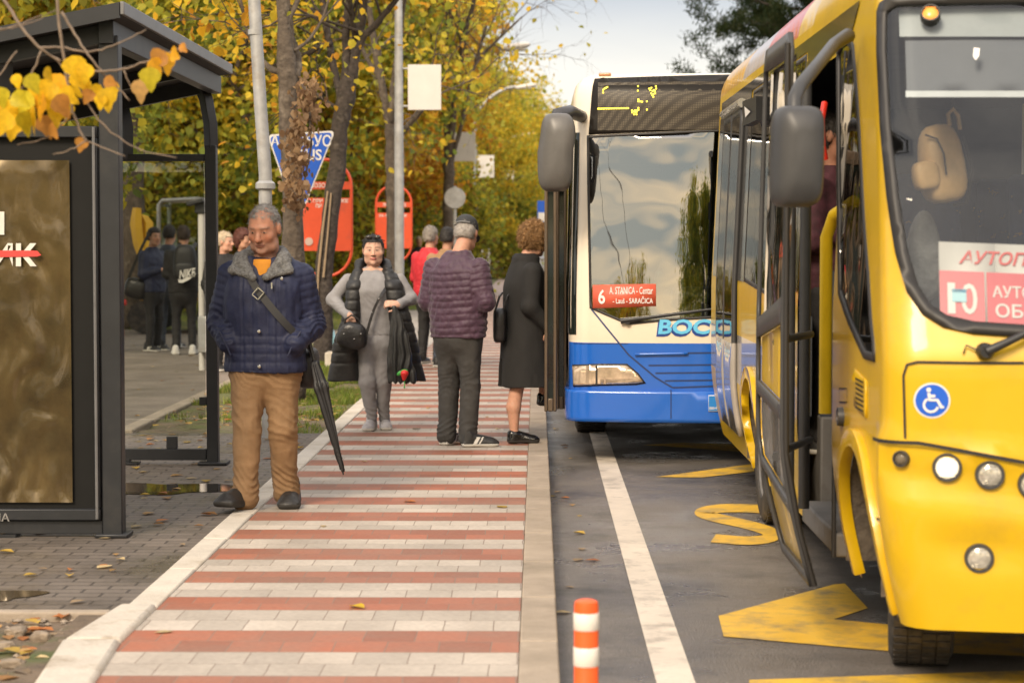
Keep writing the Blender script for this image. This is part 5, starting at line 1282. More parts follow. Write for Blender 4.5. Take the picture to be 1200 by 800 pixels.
def leaf_mesh(name, C, sig, per, size, pal, r, quad=False, droop=0.5):
    """leaves in loose clumps: every clump leans to one colour of the palette, leaves hang at all angles"""
    C = np.asarray(C); nc = len(C); n = nc * per
    P = np.repeat(C, per, 0) + r.normal(0, 1, (n, 3)) * np.repeat(np.asarray(sig).reshape(-1, 1) * np.ones((nc, 1)), per, 0) * np.array([1, 1, 0.8])
    ci = r.integers(0, len(pal), nc); pal = np.array(pal)
    own = r.random(n) < 0.35
    cl = np.where(own[:, None], pal[r.integers(0, len(pal), n)], pal[np.repeat(ci, per)]) * r.uniform(0.72, 1.3, (n, 1))
    a = r.uniform(0, 2 * np.pi, n); t = r.normal(-droop, 0.6, n); b = r.normal(0, 0.7, n); s = size * r.uniform(0.55, 1.25, n)
    ux = np.stack([np.cos(a) * np.cos(t), np.sin(a) * np.cos(t), np.sin(t)], 1)
    sd = np.stack([-np.sin(a), np.cos(a), np.zeros(n)], 1); up = np.cross(ux, sd)
    uy = sd * np.cos(b)[:, None] + up * np.sin(b)[:, None]; uz = np.cross(ux, uy)
    base = HEX[[0, 1, 3, 5]] * np.array([1, 0.95, 1]) if quad else HEX
    k = len(base)
    V = P[:, None, :] + s[:, None, None] * (base[None, :, 0, None] * ux[:, None, :] + base[None, :, 1, None] * uy[:, None, :] + base[None, :, 2, None] * uz[:, None, :])
    F = np.arange(n * k).reshape(n, k) if quad else (np.arange(n)[:, None, None] * 6 + np.array([(0, 3, 2, 1), (0, 5, 4, 3)])[None]).reshape(-1, 4)
    return build_mesh(name, V.reshape(-1, 3), F, [m_fol], col=np.repeat(cl, k, 0))
def branch(mb, p, d, L, r0, r, depth, tips, up=0.25, n=5):
    """one limb with its forks; tips collects the places where leaves hang"""
    p = np.array(p, float); d = np.array(d, float); pts = [p.copy()]; rad = [r0]
    for i in range(n):
        d = d + r.normal(0, 0.17, 3) + np.array([0, 0, up * 0.22]); d /= np.linalg.norm(d)
        p = p + d * L / n; pts.append(p.copy()); rad.append(r0 * (1 - 0.75 * (i + 1) / n))
        if depth > 0 and i >= 1:
            for _ in range(2 if i == n - 1 or r.random() < 0.55 else 1):
                q = d + r.normal(0, 0.62, 3); q /= np.linalg.norm(q)
                branch(mb, p, q, L * r.uniform(0.4, 0.62), rad[-1] * 0.62 + 0.002, r, depth - 1, tips, up, max(3, n - 1))
        if depth <= 1 and i >= 1: tips.append(p.copy())
    mb.tube(pts, rad, 8 if r0 > 0.03 else (5 if r0 > 0.012 else 3), caps=False)
def full_tree(seed, H, R0, zc, nl, depth, name='broadleaf_tree', pal=GRN, per=26, size=0.15, sig=0.28, bark=m_bark, tr=0.13, quad=False, thin=1.0):
    r = np.random.default_rng(seed); mb = MB(); tips = []
    pts = [np.array([0, 0, -0.05])]; rad = [tr * 1.35]
    for i in range(1, 8):
        pts.append(np.array([r.normal(0, 0.06) * i ** .7, r.normal(0, 0.06) * i ** .7, H * 0.82 * i / 7])); rad.append(tr * (1 - 0.80 * i / 7))
    mb.tube(pts, rad, 10)
    for k in range(nl):
        t = zc + (0.95 - zc) * (k + r.random()) / nl; zz = t * H * 0.82; i = min(6, int(t * 7)); f = t * 7 - i
        p = pts[i] * (1 - f) + pts[i + 1] * f; a = k * 2.4 + r.normal(0, 0.3); e = 0.15 + 0.85 * (t - zc) / (1 - zc)
        L = R0 * (0.55 + 0.55 * math.sin(math.pi * min(1, (t - zc) / (1 - zc) * 0.8 + 0.25)))
        branch(mb, p, np.array([math.cos(a), math.sin(a), e]) / math.hypot(1, e), L, tr * 0.42 * (1.1 - 0.6 * t), r, depth, tips)
    tips = np.array(tips)
    if thin < 1: tips = tips[r.random(len(tips)) < thin]
    return mb, leaf_mesh('crown', tips, sig, per, size, pal, r, quad)
protos = {}
def make_proto(key, **k):
    mb, lm = full_tree(**k); protos[key] = (build_mesh('trunk', mb.v, mb.f, [k.get('bark', m_bark)], smooth=180), lm)
make_proto('green', seed=11, H=8.0, R0=2.7, zc=0.36, nl=12, depth=2, pal=GRN, per=22, size=0.135, sig=0.26)
make_proto('gold', seed=12, H=9.0, R0=2.8, zc=0.36, nl=12, depth=2, pal=YEL, per=21, size=0.135, sig=0.26)
make_proto('mixed', seed=13, H=8.5, R0=2.8, zc=0.34, nl=12, depth=2, pal=MIX, per=20, size=0.135, sig=0.27)
make_proto('orange', seed=14, H=8.5, R0=2.6, zc=0.36, nl=11, depth=2, pal=ORA, per=13, size=0.125, sig=0.26)
make_proto('bare', seed=15, H=9.5, R0=2.4, zc=0.3, nl=13, depth=2, pal=YEL, per=3, size=0.13, sig=0.2)
make_proto('bush', seed=16, H=3.0, R0=1.6, zc=0.04, nl=16, depth=1, pal=GRN + [(0.2, 0.13, 0.03)], per=34, size=0.13, sig=0.25, tr=0.05)
def plant(key, px, Y, sc, rot, label, name='broadleaf_tree', cat='tree', grp='autumn trees beyond the shelter and along the street', X=None, sz=1.0):
    x = at(px, 283, Y)[0] if X is None else X
    t = thing(name, label, cat, (x, Y, PZ - 0.02), rot, grp); t.scale = (sc, sc, sc * sz)
    for nm, me in zip(('trunk', 'crown'), protos[key]): link(nm, me, t, False)
    return t
L_ = plant
L_('green', -160, 27.5, 0.92, 0.3, 'green and yellow tree directly above the shelter roof, its low leaves over the bench side')
L_('green', 50, 47.0, 1.1, 2.1, 'leafy green and yellow tree hanging low behind the shelter glass')
L_('mixed', -190, 27.0, 1.0, 1.0, 'yellow and orange tree behind the poster case at the left picture edge')
L_('green', 172, 51.0, 1.15, 4.0, 'tall green and yellow tree standing behind the youths')
L_('gold', 222, 54.0, 1.1, 0.9, 'golden tree rising left of the leaning utility pole')
L_('green', 292, 44.0, 1.05, 5.0, 'green tree behind the blond woman, between pole and blue sign')
L_('gold', 20, 44.0, 1.15, 3.3, 'golden tree far behind the bus shelter roof')
L_('gold', 232, 52.0, 1.2, 1.4, 'golden tree behind the white lamp pillar')
L_('mixed', 375, 47.0, 1.15, 2.7, 'yellow and orange tree behind the larger orange loop stand')
L_('orange', 378, 53.0, 1.0, 5.6, 'thin orange tree behind the forked dark trunk')
L_('gold', 388, 60.0, 1.05, 0.5, 'golden tree behind the smaller orange loop stand')
L_('green', 330, 66.0, 1.25, 1.1, 'large green tree in the far row behind the blue triangular sign')
L_('gold', 432, 78.0, 1.15, 3.0, 'golden tree left of the man in red jacket')
L_('mixed', 120, 62.0, 1.3, 2.2, 'large mixed tree in the far row behind the excavator')
L_('bare', 500, 82.0, 1.0, 0.6, 'nearly bare twiggy tree rising above the long armed lamp post')
L_('bare', 446, 58.0, 0.95, 4.4, 'nearly bare tree behind the large blank panel')
L_('gold', 533, 84.0, 0.9, 4.1, 'golden roadside tree behind the capped man, nearest of the far street row')
L_('bare', 548, 92.0, 1.15, 1.9, 'tall thin tree with bare top among the far street row')
L_('gold', 536, 112.0, 1.0, 0.2, 'golden roadside tree behind the slim curved lamp post')
L_('mixed', 552, 122.0, 1.1, 5.2, 'yellow and orange roadside tree before the distant lamps')
L_('gold', 585, 140.0, 1.3, 2.9, 'large golden roadside tree above the curly haired woman')
L_('gold', 598, 175.0, 1.5, 1.2, 'large pale gold tree closing the street, left of the blue bus mirror')
L_('mixed', 612, 225.0, 1.7, 3.8, 'most distant yellow tree at the end of the street')
L_('gold', 470, 92.0, 1.4, 5.5, 'large golden tree far behind the grey suited woman')
L_('green', 420, 85.0, 1.3, 0.8, 'large green tree far behind the smaller loop stand')
L_('green', 525, 130.0, 1.6, 2.0, 'large green tree far behind the round sign back')
for i, (px, Y, sc, lab) in enumerate(((268, 44, 0.9, 'yellow green bush behind the blond woman'), (330, 50, 1.0, 'green bush left of the larger orange loop stand'), (428, 56, 1.0, 'green bush between the two orange loop stands'), (505, 60, 1.0, 'green bush behind the man in red jacket'), (575, 88, 1.3, 'brownish green bush beside the slim curved lamp post'), (182, 50, 1.1, 'green bush behind the excavator cab'), (80, 48, 1.2, 'green bush behind the poster case'), (590, 120, 1.5, 'far brownish bush beside the path end'))):
    plant('bush', px, Y, sc, i * 1.3, lab, 'bush', 'bush', 'bushes at the foot of the trees')
for i, (x, y, s) in enumerate(((-1.4, -42, 1.42), (-15, -22, 0.95), (-11, -27, 0.8), (-20, -25, 1.05))):  # unseen trees added to give the blue bus windscreen dark reflections
    plant(('green', 'green', 'gold', 'green')[i], 0, y, s, i * 1.7, ('green tree added behind the viewer for the windscreen reflection', 'smaller unseen green tree behind the viewer', 'golden tree added behind the viewer, far to the left', 'wide unseen green tree behind the viewer, beyond the golden one')[i], grp='unseen trees added to be reflected', X=x)

def traced(name, label, Y, trunk, limbs, r, bark, pal, seed, nlimb=3, size=0.10, per=5, Lb=1.5, sig=0.2, side=1.0, depth=1, keep=1.0):
    """a tree whose trunk and main limbs follow the ones seen in the photo"""
    rr = np.random.default_rng(seed); b = gp(*trunk[0][:2]) if Y is None else at(trunk[0][0], trunk[0][1], Y)
    Y0 = b[1]; t = thing(name, label, 'tree', (b[0], Y0, PZ), 0, 'street trees with bare trunks')
    mb = MB(); tips = []
    P = [at(x, y, Y0) for x, y, _ in trunk]; P[0][2] = PZ - .05
    def wob(P, s): return [p + np.array([0, rr.normal(0, s), 0]) for p in P]
    def dens(P, Rr):
        P = np.array(P); Rr = np.array(Rr); n = len(P); u = np.arange(n); q = np.linspace(0, n - 1, (n - 1) * 5 + 1)
        Z = np.stack([np.interp(q, u, P[:, k]) for k in range(3)], 1); R2 = np.interp(q, u, Rr)
        for _ in range(2): Z[1:-1] = (Z[:-2] + 2 * Z[1:-1] + Z[2:]) / 4
        Z[1:-1] += rr.normal(0, 1, Z[1:-1].shape) * R2[1:-1, None] * 0.07
        return Z, R2 * (1 + rr.normal(0, .05, len(R2)))
    Z, R2 = dens(P, [w / 2 * Y0 / FPX for _, _, w in trunk]); mb.tube(Z, R2, 14)
    for lm in limbs:
        dy = rr.normal(0, 0.5)
        P = [at(x, y, Y0 + dy * i / max(1, len(lm) - 1)) for i, (x, y, _) in enumerate(lm)]
        Z, R2 = dens(P, [w / 2 * Y0 / FPX for _, _, w in lm]); mb.tube(Z, R2, 8)
        for _ in range(nlimb):
            i = rr.integers(len(Z) // 3, len(Z)); d = Z[min(i + 1, len(Z) - 1)] - Z[max(0, i - 1)]; d /= np.linalg.norm(d) + 1e-9
            d = d + rr.normal(0, 0.7, 3); d /= np.linalg.norm(d); branch(mb, Z[i], d, Lb * rr.uniform(.6, 1.2), max(0.008, R2[i] * 0.5), rr, depth, tips, 0.1)
    obj('trunk', mb, bark, t, smooth=180)
    tips = np.array(tips)
    if keep < 1: tips = tips[rr.random(len(tips)) < keep]
    if len(tips): link('crown', leaf_mesh('crown', tips, sig, per, size, pal, rr, False), t)
    return t
tr1 = traced('broadleaf_tree', 'grey brown trunk with dead leaves on it, close behind the man in navy jacket', None, [(343, 470, 30), (344, 330, 26), (343, 235, 24), (338, 130, 23), (337, 85, 24), (333, 40, 16), (330, -20, 14), (324, -150, 10)],
    [[(345, 92, 14), (350, 72, 11), (341, 45, 9), (336, 0, 8), (330, -80, 6)], [(333, 86, 9), (318, 82, 8), (306, 70, 5), (290, 40, 4), (280, -10, 3)], [(334, 30, 8), (350, 0, 6), (365, -60, 4)], [(345, 60, 5), (362, 48, 4), (380, 20, 3), (392, -30, 3)]], 0, m_bark, YEL + ORA[:2], 21, 4, 0.10, 3, 1.3, 0.2)
r9 = np.random.default_rng(5)
C = [at((361 if k < 10 else 349 - .25 * (k - 10)) + (9 if k < 10 else 7) * math.sin(k * 1.9), 96 + k * 5.2, 19.6 + 0.2 * math.sin(k)) for k in range(29)]
tips_ = leaf_mesh('dead_leaves', C, 0.055, 22, 0.062, [(0.34, 0.22, 0.12), (0.42, 0.28, 0.16), (0.22, 0.13, 0.07)], r9, False, droop=1.2)
link('dead_leaves', tips_, tr1)
mb = MB(); mb.tube([at(350, 92, 20.2), at(362, 110, 19.7), at(365, 170, 19.6), at(352, 238, 19.7)], [0.02, 0.014, 0.01, 0.006], 6); obj('broken_branch', mb, m_bark, tr1)
tr2 = traced('broadleaf_tree', 'dark forked trunk with split bark, leaning before the larger orange loop stand', None, [(379, 427, 25), (379, 350, 21), (382, 290, 20), (391, 225, 20), (399, 150, 20), (405, 112, 22), (412, 80, 17), (419, 45, 12), (427, 0, 10), (436, -80, 8)],
    [[(404, 110, 12), (406, 75, 10), (405, 40, 9), (409, 0, 9), (413, -80, 6)], [(414, 72, 10), (424, 45, 9), (440, 30, 8), (458, 8, 7), (480, -20, 5)], [(400, 118, 9), (391, 80, 9), (384, 40, 9), (378, 0, 8), (372, -70, 5)], [(388, 52, 7), (375, 54, 6), (361, 64, 6)], [(418, 50, 8), (412, 20, 7), (408, -20, 5)], [(402, 130, 5), (380, 118, 4), (360, 100, 3)]], 0, m_bark2, YEL + ORA[:2], 22, 4, 0.10, 3, 1.7, 0.22)
mb = MB()
for P in ([(384, 224, 2), (378, 270, 3), (373, 320, 3), (372, 350, 2)], [(388, 226, 2), (384, 275, 2), (379, 325, 3)]):
    Yt_ = 26.02; mb.tube([at(x, y, Yt_) for x, y, _ in P], [w / 2 * Yt_ / FPX for _, _, w in P], 6)
obj('split_bark', mb, mat('pale_split_wood', (0.30, 0.22, 0.14), rough=0.8), tr2)
traced('broadleaf_tree', 'slim grey trunk standing right behind the nearest lamp post', 36.0, [(461, 392, 18), (461, 300, 16), (460, 230, 15), (459, 172, 15), (457, 150, 11), (448, 100, 9), (438, 50, 8), (430, -10, 6)],
    [[(461, 168, 9), (478, 148, 7), (497, 126, 6), (515, 100, 4)], [(457, 150, 8), (462, 90, 7), (470, 30, 6), (478, -40, 4)], [(446, 95, 6), (425, 60, 5), (412, 20, 4)]], 0, m_bark, YEL, 23, 5, 0.11, 2, 1.6, 0.25, depth=2, keep=0.22)
traced('broadleaf_tree', 'bare branching trunk beside the round sign back, left of the slim lamp post', 46.0, [(525, 372, 14), (525, 300, 12), (525, 240, 12), (526, 195, 13), (525, 140, 9), (521, 62, 6), (527, 0, 5), (532, -60, 3)],
    [[(527, 185, 9), (532, 124, 8), (544, 41, 6), (556, 0, 5), (566, -60, 3)], [(524, 150, 6), (510, 90, 5), (505, 30, 4), (500, -30, 3)], [(535, 110, 5), (560, 70, 4), (590, 40, 3), (612, 20, 2)], [(526, 200, 6), (540, 150, 5), (552, 90, 4), (570, 30, 3)]], 0, m_bark, YEL, 24, 6, 0.12, 1, 2.2, 0.3, depth=2, keep=0.10)
traced('broadleaf_tree', 'thick brown trunk on the lawn behind the shelter glass', 37.0, [(152, 378, 48), (151, 300, 42), (150, 230, 40), (147, 150, 38), (140, 60, 34), (130, -60, 28)],
    [[(148, 150, 24), (175, 90, 18), (210, 30, 14), (240, -40, 8)], [(146, 120, 20), (110, 60, 14), (80, 0, 10)]], 0, m_bark, GRN, 25, 6, 0.15, 8, 2.2, 0.3, depth=2)

# pine showing over the midibus roof
r5 = np.random.default_rng(31); c = at(955, 283, 62)
pn = thing('pine_tree', 'dark green pine showing above the colour striped midibus roof', 'tree', (c[0], 62, 0))
mb = MB(); mb.tube([(c[0], 62, 0), (c[0] + .1, 62, 5), (c[0], 62, 11.5)], [0.25, 0.18, 0.05], 10); tips = []
for k in range(46):
    z = 3.5 + 7.6 * k / 46; a = k * 2.4 + r5.normal(0, .2); L = (3.4 - 0.25 * abs(z - 6.5)) * r5.uniform(.7, 1.1) * (1 if z < 9 else 0.6)
    branch(mb, (c[0], 62, z), (math.cos(a), math.sin(a), 0.12), max(.6, L), 0.05, r5, 1, tips, 0.25)
obj('trunk', mb, m_bark2, pn, smooth=180)
tips = np.array(tips); n = len(tips) * 90
P = np.repeat(tips, 90, 0) + r5.normal(0, 0.12, (n, 3)); d = r5.normal(0, 1, (n, 3)) + np.array([0, 0, .5]); d /= np.linalg.norm(d, axis=1)[:, None]; L = r5.uniform(.12, .24, (n, 1))
e = np.cross(d, np.array([0.3, 0.5, 0.8])); e /= np.linalg.norm(e, axis=1)[:, None]
V = np.stack([P - e * .02, P + e * .02, P + d * L], 1).reshape(-1, 3)
cl = np.repeat(np.array([(0.028, 0.05, 0.02), (0.045, 0.065, 0.022), (0.06, 0.07, 0.025)])[r5.integers(0, 3, n)], 3, 0)
link('crown', build_mesh('crown', V, np.arange(n * 3).reshape(n, 3), [m_fol], col=cl), pn)

# young tree in the earth bed: trunk outside the picture, its branch hangs before the shelter roof
r6 = np.random.default_rng(41); Yf_ = 7.1
yt = thing('young_tree', 'branch with big yellow leaves hanging before the shelter roof at upper left', 'tree', (-4.3, 8.9, PZ - .03))
mb = MB()
jt = (-4.28, 8.85, 2.9)
mb.tube([(-4.3, 8.9, PZ - .05), (-4.32, 8.9, 1.0), (-4.3, 8.88, 2.0), jt, (-4.2, 8.7, 3.7), (-3.8, 8.2, 4.3), (-3.1, 7.6, 4.55), (-2.45, 7.2, 4.5)], [0.06, 0.055, 0.05, 0.042, 0.032, 0.022, 0.014, 0.008], 10)
def tw(P, r0, r1, root=None):
    Q_ = [at(x, y, Yf_ + 0.02 * math.sin(i + x)) for i, (x, y) in enumerate(P)]
    if root is not None: Q_ = [np.array(root)] + Q_
    n = len(Q_); u = np.linspace(0, n - 1, (n - 1) * 4 + 1); Z = np.stack([np.interp(u, np.arange(n), np.array(Q_)[:, k]) for k in range(3)], 1)
    for _ in range(2): Z[1:-1] = (Z[:-2] + 2 * Z[1:-1] + Z[2:]) / 4
    Z[1:-1] += r6.normal(0, .0015, Z[1:-1].shape); mb.tube(Z, np.linspace(r0, r1, len(Z)), 7)
tw([(40, -130), (62, -40), (67, 0), (73, 60), (80, 100), (84, 130), (97, 160), (102, 166)], 0.0065, 0.004, (-2.45, 7.2, 4.5))
tw([(-40, -70), (8, 5), (28, 36), (45, 56), (60, 66), (72, 72)], 0.0065, 0.004, (-3.1, 7.6, 4.55))
tw([(72, 14), (88, 40), (104, 66), (116, 82), (135, 100), (152, 118)], 0.005, 0.002)
tw([(45, 56), (70, 55), (100, 62), (125, 57), (150, 45), (171, 35)], 0.0045, 0.0018)
tw([(105, 83), (130, 84), (150, 80), (165, 74), (178, 71), (200, 62), (216, 54)], 0.0045, 0.0018)
tw([(102, 166), (118, 172), (147, 183)], 0.003, 0.0015); tw([(90, 95), (110, 135), (130, 155), (160, 176), (207, 185)], 0.0035, 0.0016)
tw([(84, 130), (70, 150), (50, 165), (20, 170)], 0.003, 0.002); tw([(100, 166), (84, 176), (62, 181)], 0.003, 0.0015)
tw([(48, 60), (36, 90), (20, 110), (-10, 125)], 0.004, 0.002); tw([(0, 36), (25, 28), (50, 18)], 0.003, 0.002); tw([(-20, 30), (10, 34), (30, 30), (66, 12)], 0.003, 0.0015)
tw([(62, 66), (75, 80), (85, 95)], 0.003, 0.002); tw([(145, 83), (152, 100), (163, 110)], 0.003, 0.0015); tw([(20, 60), (5, 80), (-10, 100)], .003, .002)
obj('trunk', mb, m_twig, yt, smooth=180)
LOB = [(0, 0), (0.10, 0.30), (0.30, 0.46), (0.52, 0.40), (0.66, 0.24), (0.86, 0.16), (1.05, 0.0)]
LOB = LOB + [(x, -y) for x, y in LOB[-2:0:-1]]
spots = [(88, 78, 34, 80, 0), (94, 92, 30, 70, 0), (100, 84, 26, 100, 0), (68, 98, 32, 110, 2), (56, 106, 34, 130, 0), (44, 104, 30, 95, 0), (38, 96, 26, 60, 1), (30, 118, 32, 120, 1), (22, 130, 34, 100, 0), (10, 128, 30, 80, 0), (48, 122, 36, 100, 2), (60, 120, 30, 60, 0), (72, 122, 32, 80, 3),
         (78, 112, 28, 40, 0), (66, 134, 28, 95, 0), (78, 128, 24, 90, 0), (40, 138, 36, 110, 0), (30, 142, 32, 80, 1), (16, 146, 34, 100, 0), (4, 142, 34, 120, 0), (54, 146, 30, 75, 3), (22, 116, 26, 50, 1), (2, 112, 26, 90, 1), (90, 104, 20, 80, 0), (102, 100, 20, 90, 0), (112, 108, 24, 60, 0), (126, 114, 30, 100, 0), (118, 118, 20, 90, 0), (134, 104, 22, 80, 0), (128, 96, 18, 40, 3), (104, 112, 20, 110, 3),
         (176, 90, 30, 80, 1), (172, 88, 16, 60, 0), (186, 68, 28, 150, 3), (196, 72, 28, 90, 2), (182, 76, 22, 60, 2), (204, 64, 22, 30, 2), (214, 56, 14, 40, 3), (165, 104, 30, 85, 4), (96, 168, 20, 110, 3), (56, 86, 20, 60, 0), (20, 94, 20, 80, 0), (-6, 120, 34, 100, 0), (-10, 140, 36, 80, 0), (62, 152, 24, 60, 3)]
pal = [(0.74, 0.47, 0.012), (0.55, 0.45, 0.02), (0.72, 0.37, 0.015), (0.48, 0.22, 0.04), (0.5, 0.3, 0.1)]
V, F, cl = [], [], []
for x, y, s, ang, ci in spots:
    o = len(V); c = at(x, y, Yf_ - 0.03 + r6.normal(0, 0.05)); S = s * Yf_ / FPX * 0.95; a = R(-ang + r6.normal(0, 10)); yaw = r6.normal(0, 0.55); fold = r6.uniform(0.15, 0.5); col = np.array(pal[ci]) * r6.uniform(0.8, 1.15)
    for u, v in LOB + [(0.3, 0), (0.65, 0)]:
        u2 = u - 0.4; X_ = u2 * math.cos(a) - v * math.sin(a); Z_ = u2 * math.sin(a) + v * math.cos(a)
        V.append((c[0] + S * X_ * math.cos(yaw), c[1] + S * (X_ * math.sin(yaw) - fold * abs(v) + 0.18 * u * u), c[2] + S * Z_))
        cl.append(col * (0.7 if ci == 0 and u > 0.95 else 1))
    n = len(LOB); a1, a2 = o + n, o + n + 1; m = len(LOB) // 2
    F += [tuple([a1, o] + [o + k for k in range(1, 4)])[0:5], (a1, o + 3, o + 4, a2), (a2, o + 4, o + 5, o + 6), (a1, o + n - 3, o + n - 2, o + n - 1, o), (a1, a2, o + n - 4, o + n - 3), (a2, o + 6, o + n - 5, o + n - 4)]
link('crown', build_mesh('crown', V, F, [mat('big_yellow_leaf', (1, 1, 1), rough=0.5, attr=True, var=0.22, vs=60, transl=0.35)], col=np.array(cl), smooth=180), yt)
# ================================================================== figures: smooth-blended solids meshed by surface nets
def rcone(a, b, ra, rb):
    a, b = np.array(a, float), np.array(b, float)
    def f(P):
        ba = b - a; l2 = ba @ ba + 1e-12; t = np.clip((P - a) @ ba / l2, 0, 1)
        return np.linalg.norm(P - a - t[:, None] * ba, axis=1) - (ra + (rb - ra) * t)
    m = max(ra, rb); return f, np.minimum(a, b) - m, np.maximum(a, b) + m
def ellip(c, r, rot=None):
    c, r = np.array(c, float), np.array(r, float); M_ = np.array(rot) if rot is not None else None
    def f(P):
        q = P - c
        if M_ is not None: q = q @ M_
        k0 = np.linalg.norm(q / r, axis=1); k1 = np.linalg.norm(q / (r * r), axis=1) + 1e-9
        return k0 * (k0 - 1) / k1
    m = r if M_ is None else np.full(3, r.max()); return f, c - m, c + m
def rbox(c, h, rad, rot=None):
    c, h = np.array(c, float), np.array(h, float); M_ = np.array(rot) if rot is not None else None
    def f(P):
        q = P - c
        if M_ is not None: q = q @ M_
        q = np.abs(q) - (h - rad)
        return np.linalg.norm(np.maximum(q, 0), axis=1) + np.minimum(q.max(1), 0) - rad
    m = h if M_ is None else np.full(3, np.linalg.norm(h)); return f, c - m, c + m
def loft(rows, p=2.3):
    """upright solid through elliptical rings (z, cx, cy, rx, ry)"""
    rw = np.array(sorted(rows), float); z0, z1 = rw[0, 0], rw[-1, 0]
    zz = np.linspace(z0, z1, 60); T = []
    for k in range(1, 5):
        v = np.interp(zz, rw[:, 0], rw[:, k])
        for _ in range(3): v[1:-1] = (v[:-2] + 2 * v[1:-1] + v[2:]) / 4
        T.append(v)
    def f(P):
        z = P[:, 2]; cx, cy, rx, ry = (np.interp(z, zz, t) for t in T)
        q = (np.abs((P[:, 0] - cx) / rx) ** p + np.abs((P[:, 1] - cy) / ry) ** p) ** (1 / p)
        d = (q - 1) * np.minimum(rx, ry); dz = np.maximum(z0 - z, z - z1)
        return np.where(dz > 0, np.sqrt(np.maximum(d, 0) ** 2 + dz ** 2), np.maximum(d, dz))
    lo = np.array([(rw[:, 1] - rw[:, 3]).min(), (rw[:, 2] - rw[:, 4]).min(), z0]); hi = np.array([(rw[:, 1] + rw[:, 3]).max(), (rw[:, 2] + rw[:, 4]).max(), z1])
    return f, lo, hi
class Solid:
    def __init__(s): s.L = []
    def add(s, prim, k=0.02, op='u'): s.L.append((prim, k, op)); return s
    def eval(s, P):
        D = np.full(len(P), 1.0)
        for (f, lo, hi), k, op in s.L:
            mg = 0.07
            m = np.all((P > lo - mg) & (P < hi + mg), axis=1)
            if not m.any(): continue
            d = f(P[m]); D[m] = s.comb(D[m], d, k, op)
        return D
    @staticmethod
    def comb(D, d, k, op):
        if op == 's':
            h = np.clip(0.5 - 0.5 * (D + d) / k, 0, 1); return D * (1 - h) - d * h + k * h * (1 - h)
        h = np.clip(0.5 + 0.5 * (D - d) / k, 0, 1); return D * (1 - h) + d * h - k * h * (1 - h)
    def mesh(s, h):
        lo = np.min([p[1] for p, _, o in s.L if o == 'u'], 0) - 2.5 * h; hi = np.max([p[2] for p, _, o in s.L if o == 'u'], 0) + 2.5 * h
        n = np.ceil((hi - lo) / h).astype(int) + 1
        ax = [lo[i] + h * np.arange(n[i]) for i in range(3)]
        D = np.full(tuple(n), 1.0, np.float64)
        for (f, a, b), k, op in s.L:
            mg = max(0.03, 2.2 * k)
            i0 = np.clip(np.floor((a - mg - lo) / h).astype(int), 0, n - 1); i1 = np.clip(np.ceil((b + mg - lo) / h).astype(int) + 1, 1, n)
            if np.any(i1 <= i0): continue
            sl = tuple(slice(i0[i], i1[i]) for i in range(3))
            G = np.stack(np.meshgrid(*[ax[i][sl[i]] for i in range(3)], indexing='ij'), -1).reshape(-1, 3)
            D[sl] = s.comb(D[sl].ravel(), f(G), k, op).reshape(D[sl].shape)
        ins = D < 0
        c = [ins[a:n[0] - 1 + a, b:n[1] - 1 + b, d:n[2] - 1 + d] for a in (0, 1) for b in (0, 1) for d in (0, 1)]
        sm = sum(x.astype(np.int8) for x in c); act = (sm > 0) & (sm < 8)
        I = np.argwhere(act); idx = -np.ones(act.shape, np.int64); idx[act] = np.arange(len(I))
        S = np.zeros((len(I), 3)); W = np.zeros(len(I))
        off = [(a, b, d) for a in (0, 1) for b in (0, 1) for d in (0, 1)]
        for i in range(8):
            for j in range(i + 1, 8):
                df = np.subtract(off[j], off[i])
                if np.abs(df).sum() != 1: continue
                A = I + off[i]; Bq = I + off[j]; da = D[A[:, 0], A[:, 1], A[:, 2]]; db = D[Bq[:, 0], Bq[:, 1], Bq[:, 2]]
                m = (da < 0) != (db < 0); t = da[m] / (da[m] - db[m])
                S[m] += A[m] + t[:, None] * df; W[m] += 1
        V = lo + h * S / W[:, None]
        F = []
        for axis in range(3):
            u, v = [(1, 2), (2, 0), (0, 1)][axis]
            sa = [slice(1, n[i] - 1) for i in range(3)]; sb = list(sa); sa[axis] = slice(0, n[axis] - 1); sb[axis] = slice(1, n[axis])
            a = ins[tuple(sa)]; b = ins[tuple(sb)]; E = np.argwhere(a != b)
            if not len(E): continue
            base = E.copy(); base[:, u] += 1; base[:, v] += 1
            fl = a[tuple(E.T)]
            def cell(du, dv):
                q = base.copy(); q[:, u] -= du; q[:, v] -= dv; return idx[q[:, 0], q[:, 1], q[:, 2]]
            q = np.stack([cell(1, 1), cell(0, 1), cell(0, 0), cell(1, 0)], 1)
            q[~fl] = q[~fl][:, ::-1]; F.append(q)
        F = np.concatenate(F); F = F[(F >= 0).all(1)]
        return V, F
def normals(V, F):
    n = np.cross(V[F[:, 2]] - V[F[:, 0]], V[F[:, 3]] - V[F[:, 1]]); N = np.zeros_like(V)
    for k in range(4): np.add.at(N, F[:, k], n)
    return N / (np.linalg.norm(N, axis=1)[:, None] + 1e-12)
def relax(V, F, it=1):
    for _ in range(it):
        S = np.zeros_like(V); C = np.zeros(len(V))
        for k in range(4):
            np.add.at(S, F[:, k], V[F[:, (k + 1) % 4]]); np.add.at(S, F[:, k], V[F[:, k - 1]]); np.add.at(C, F[:, k], 2)
        V = 0.5 * V + 0.5 * S / C[:, None]
    return V
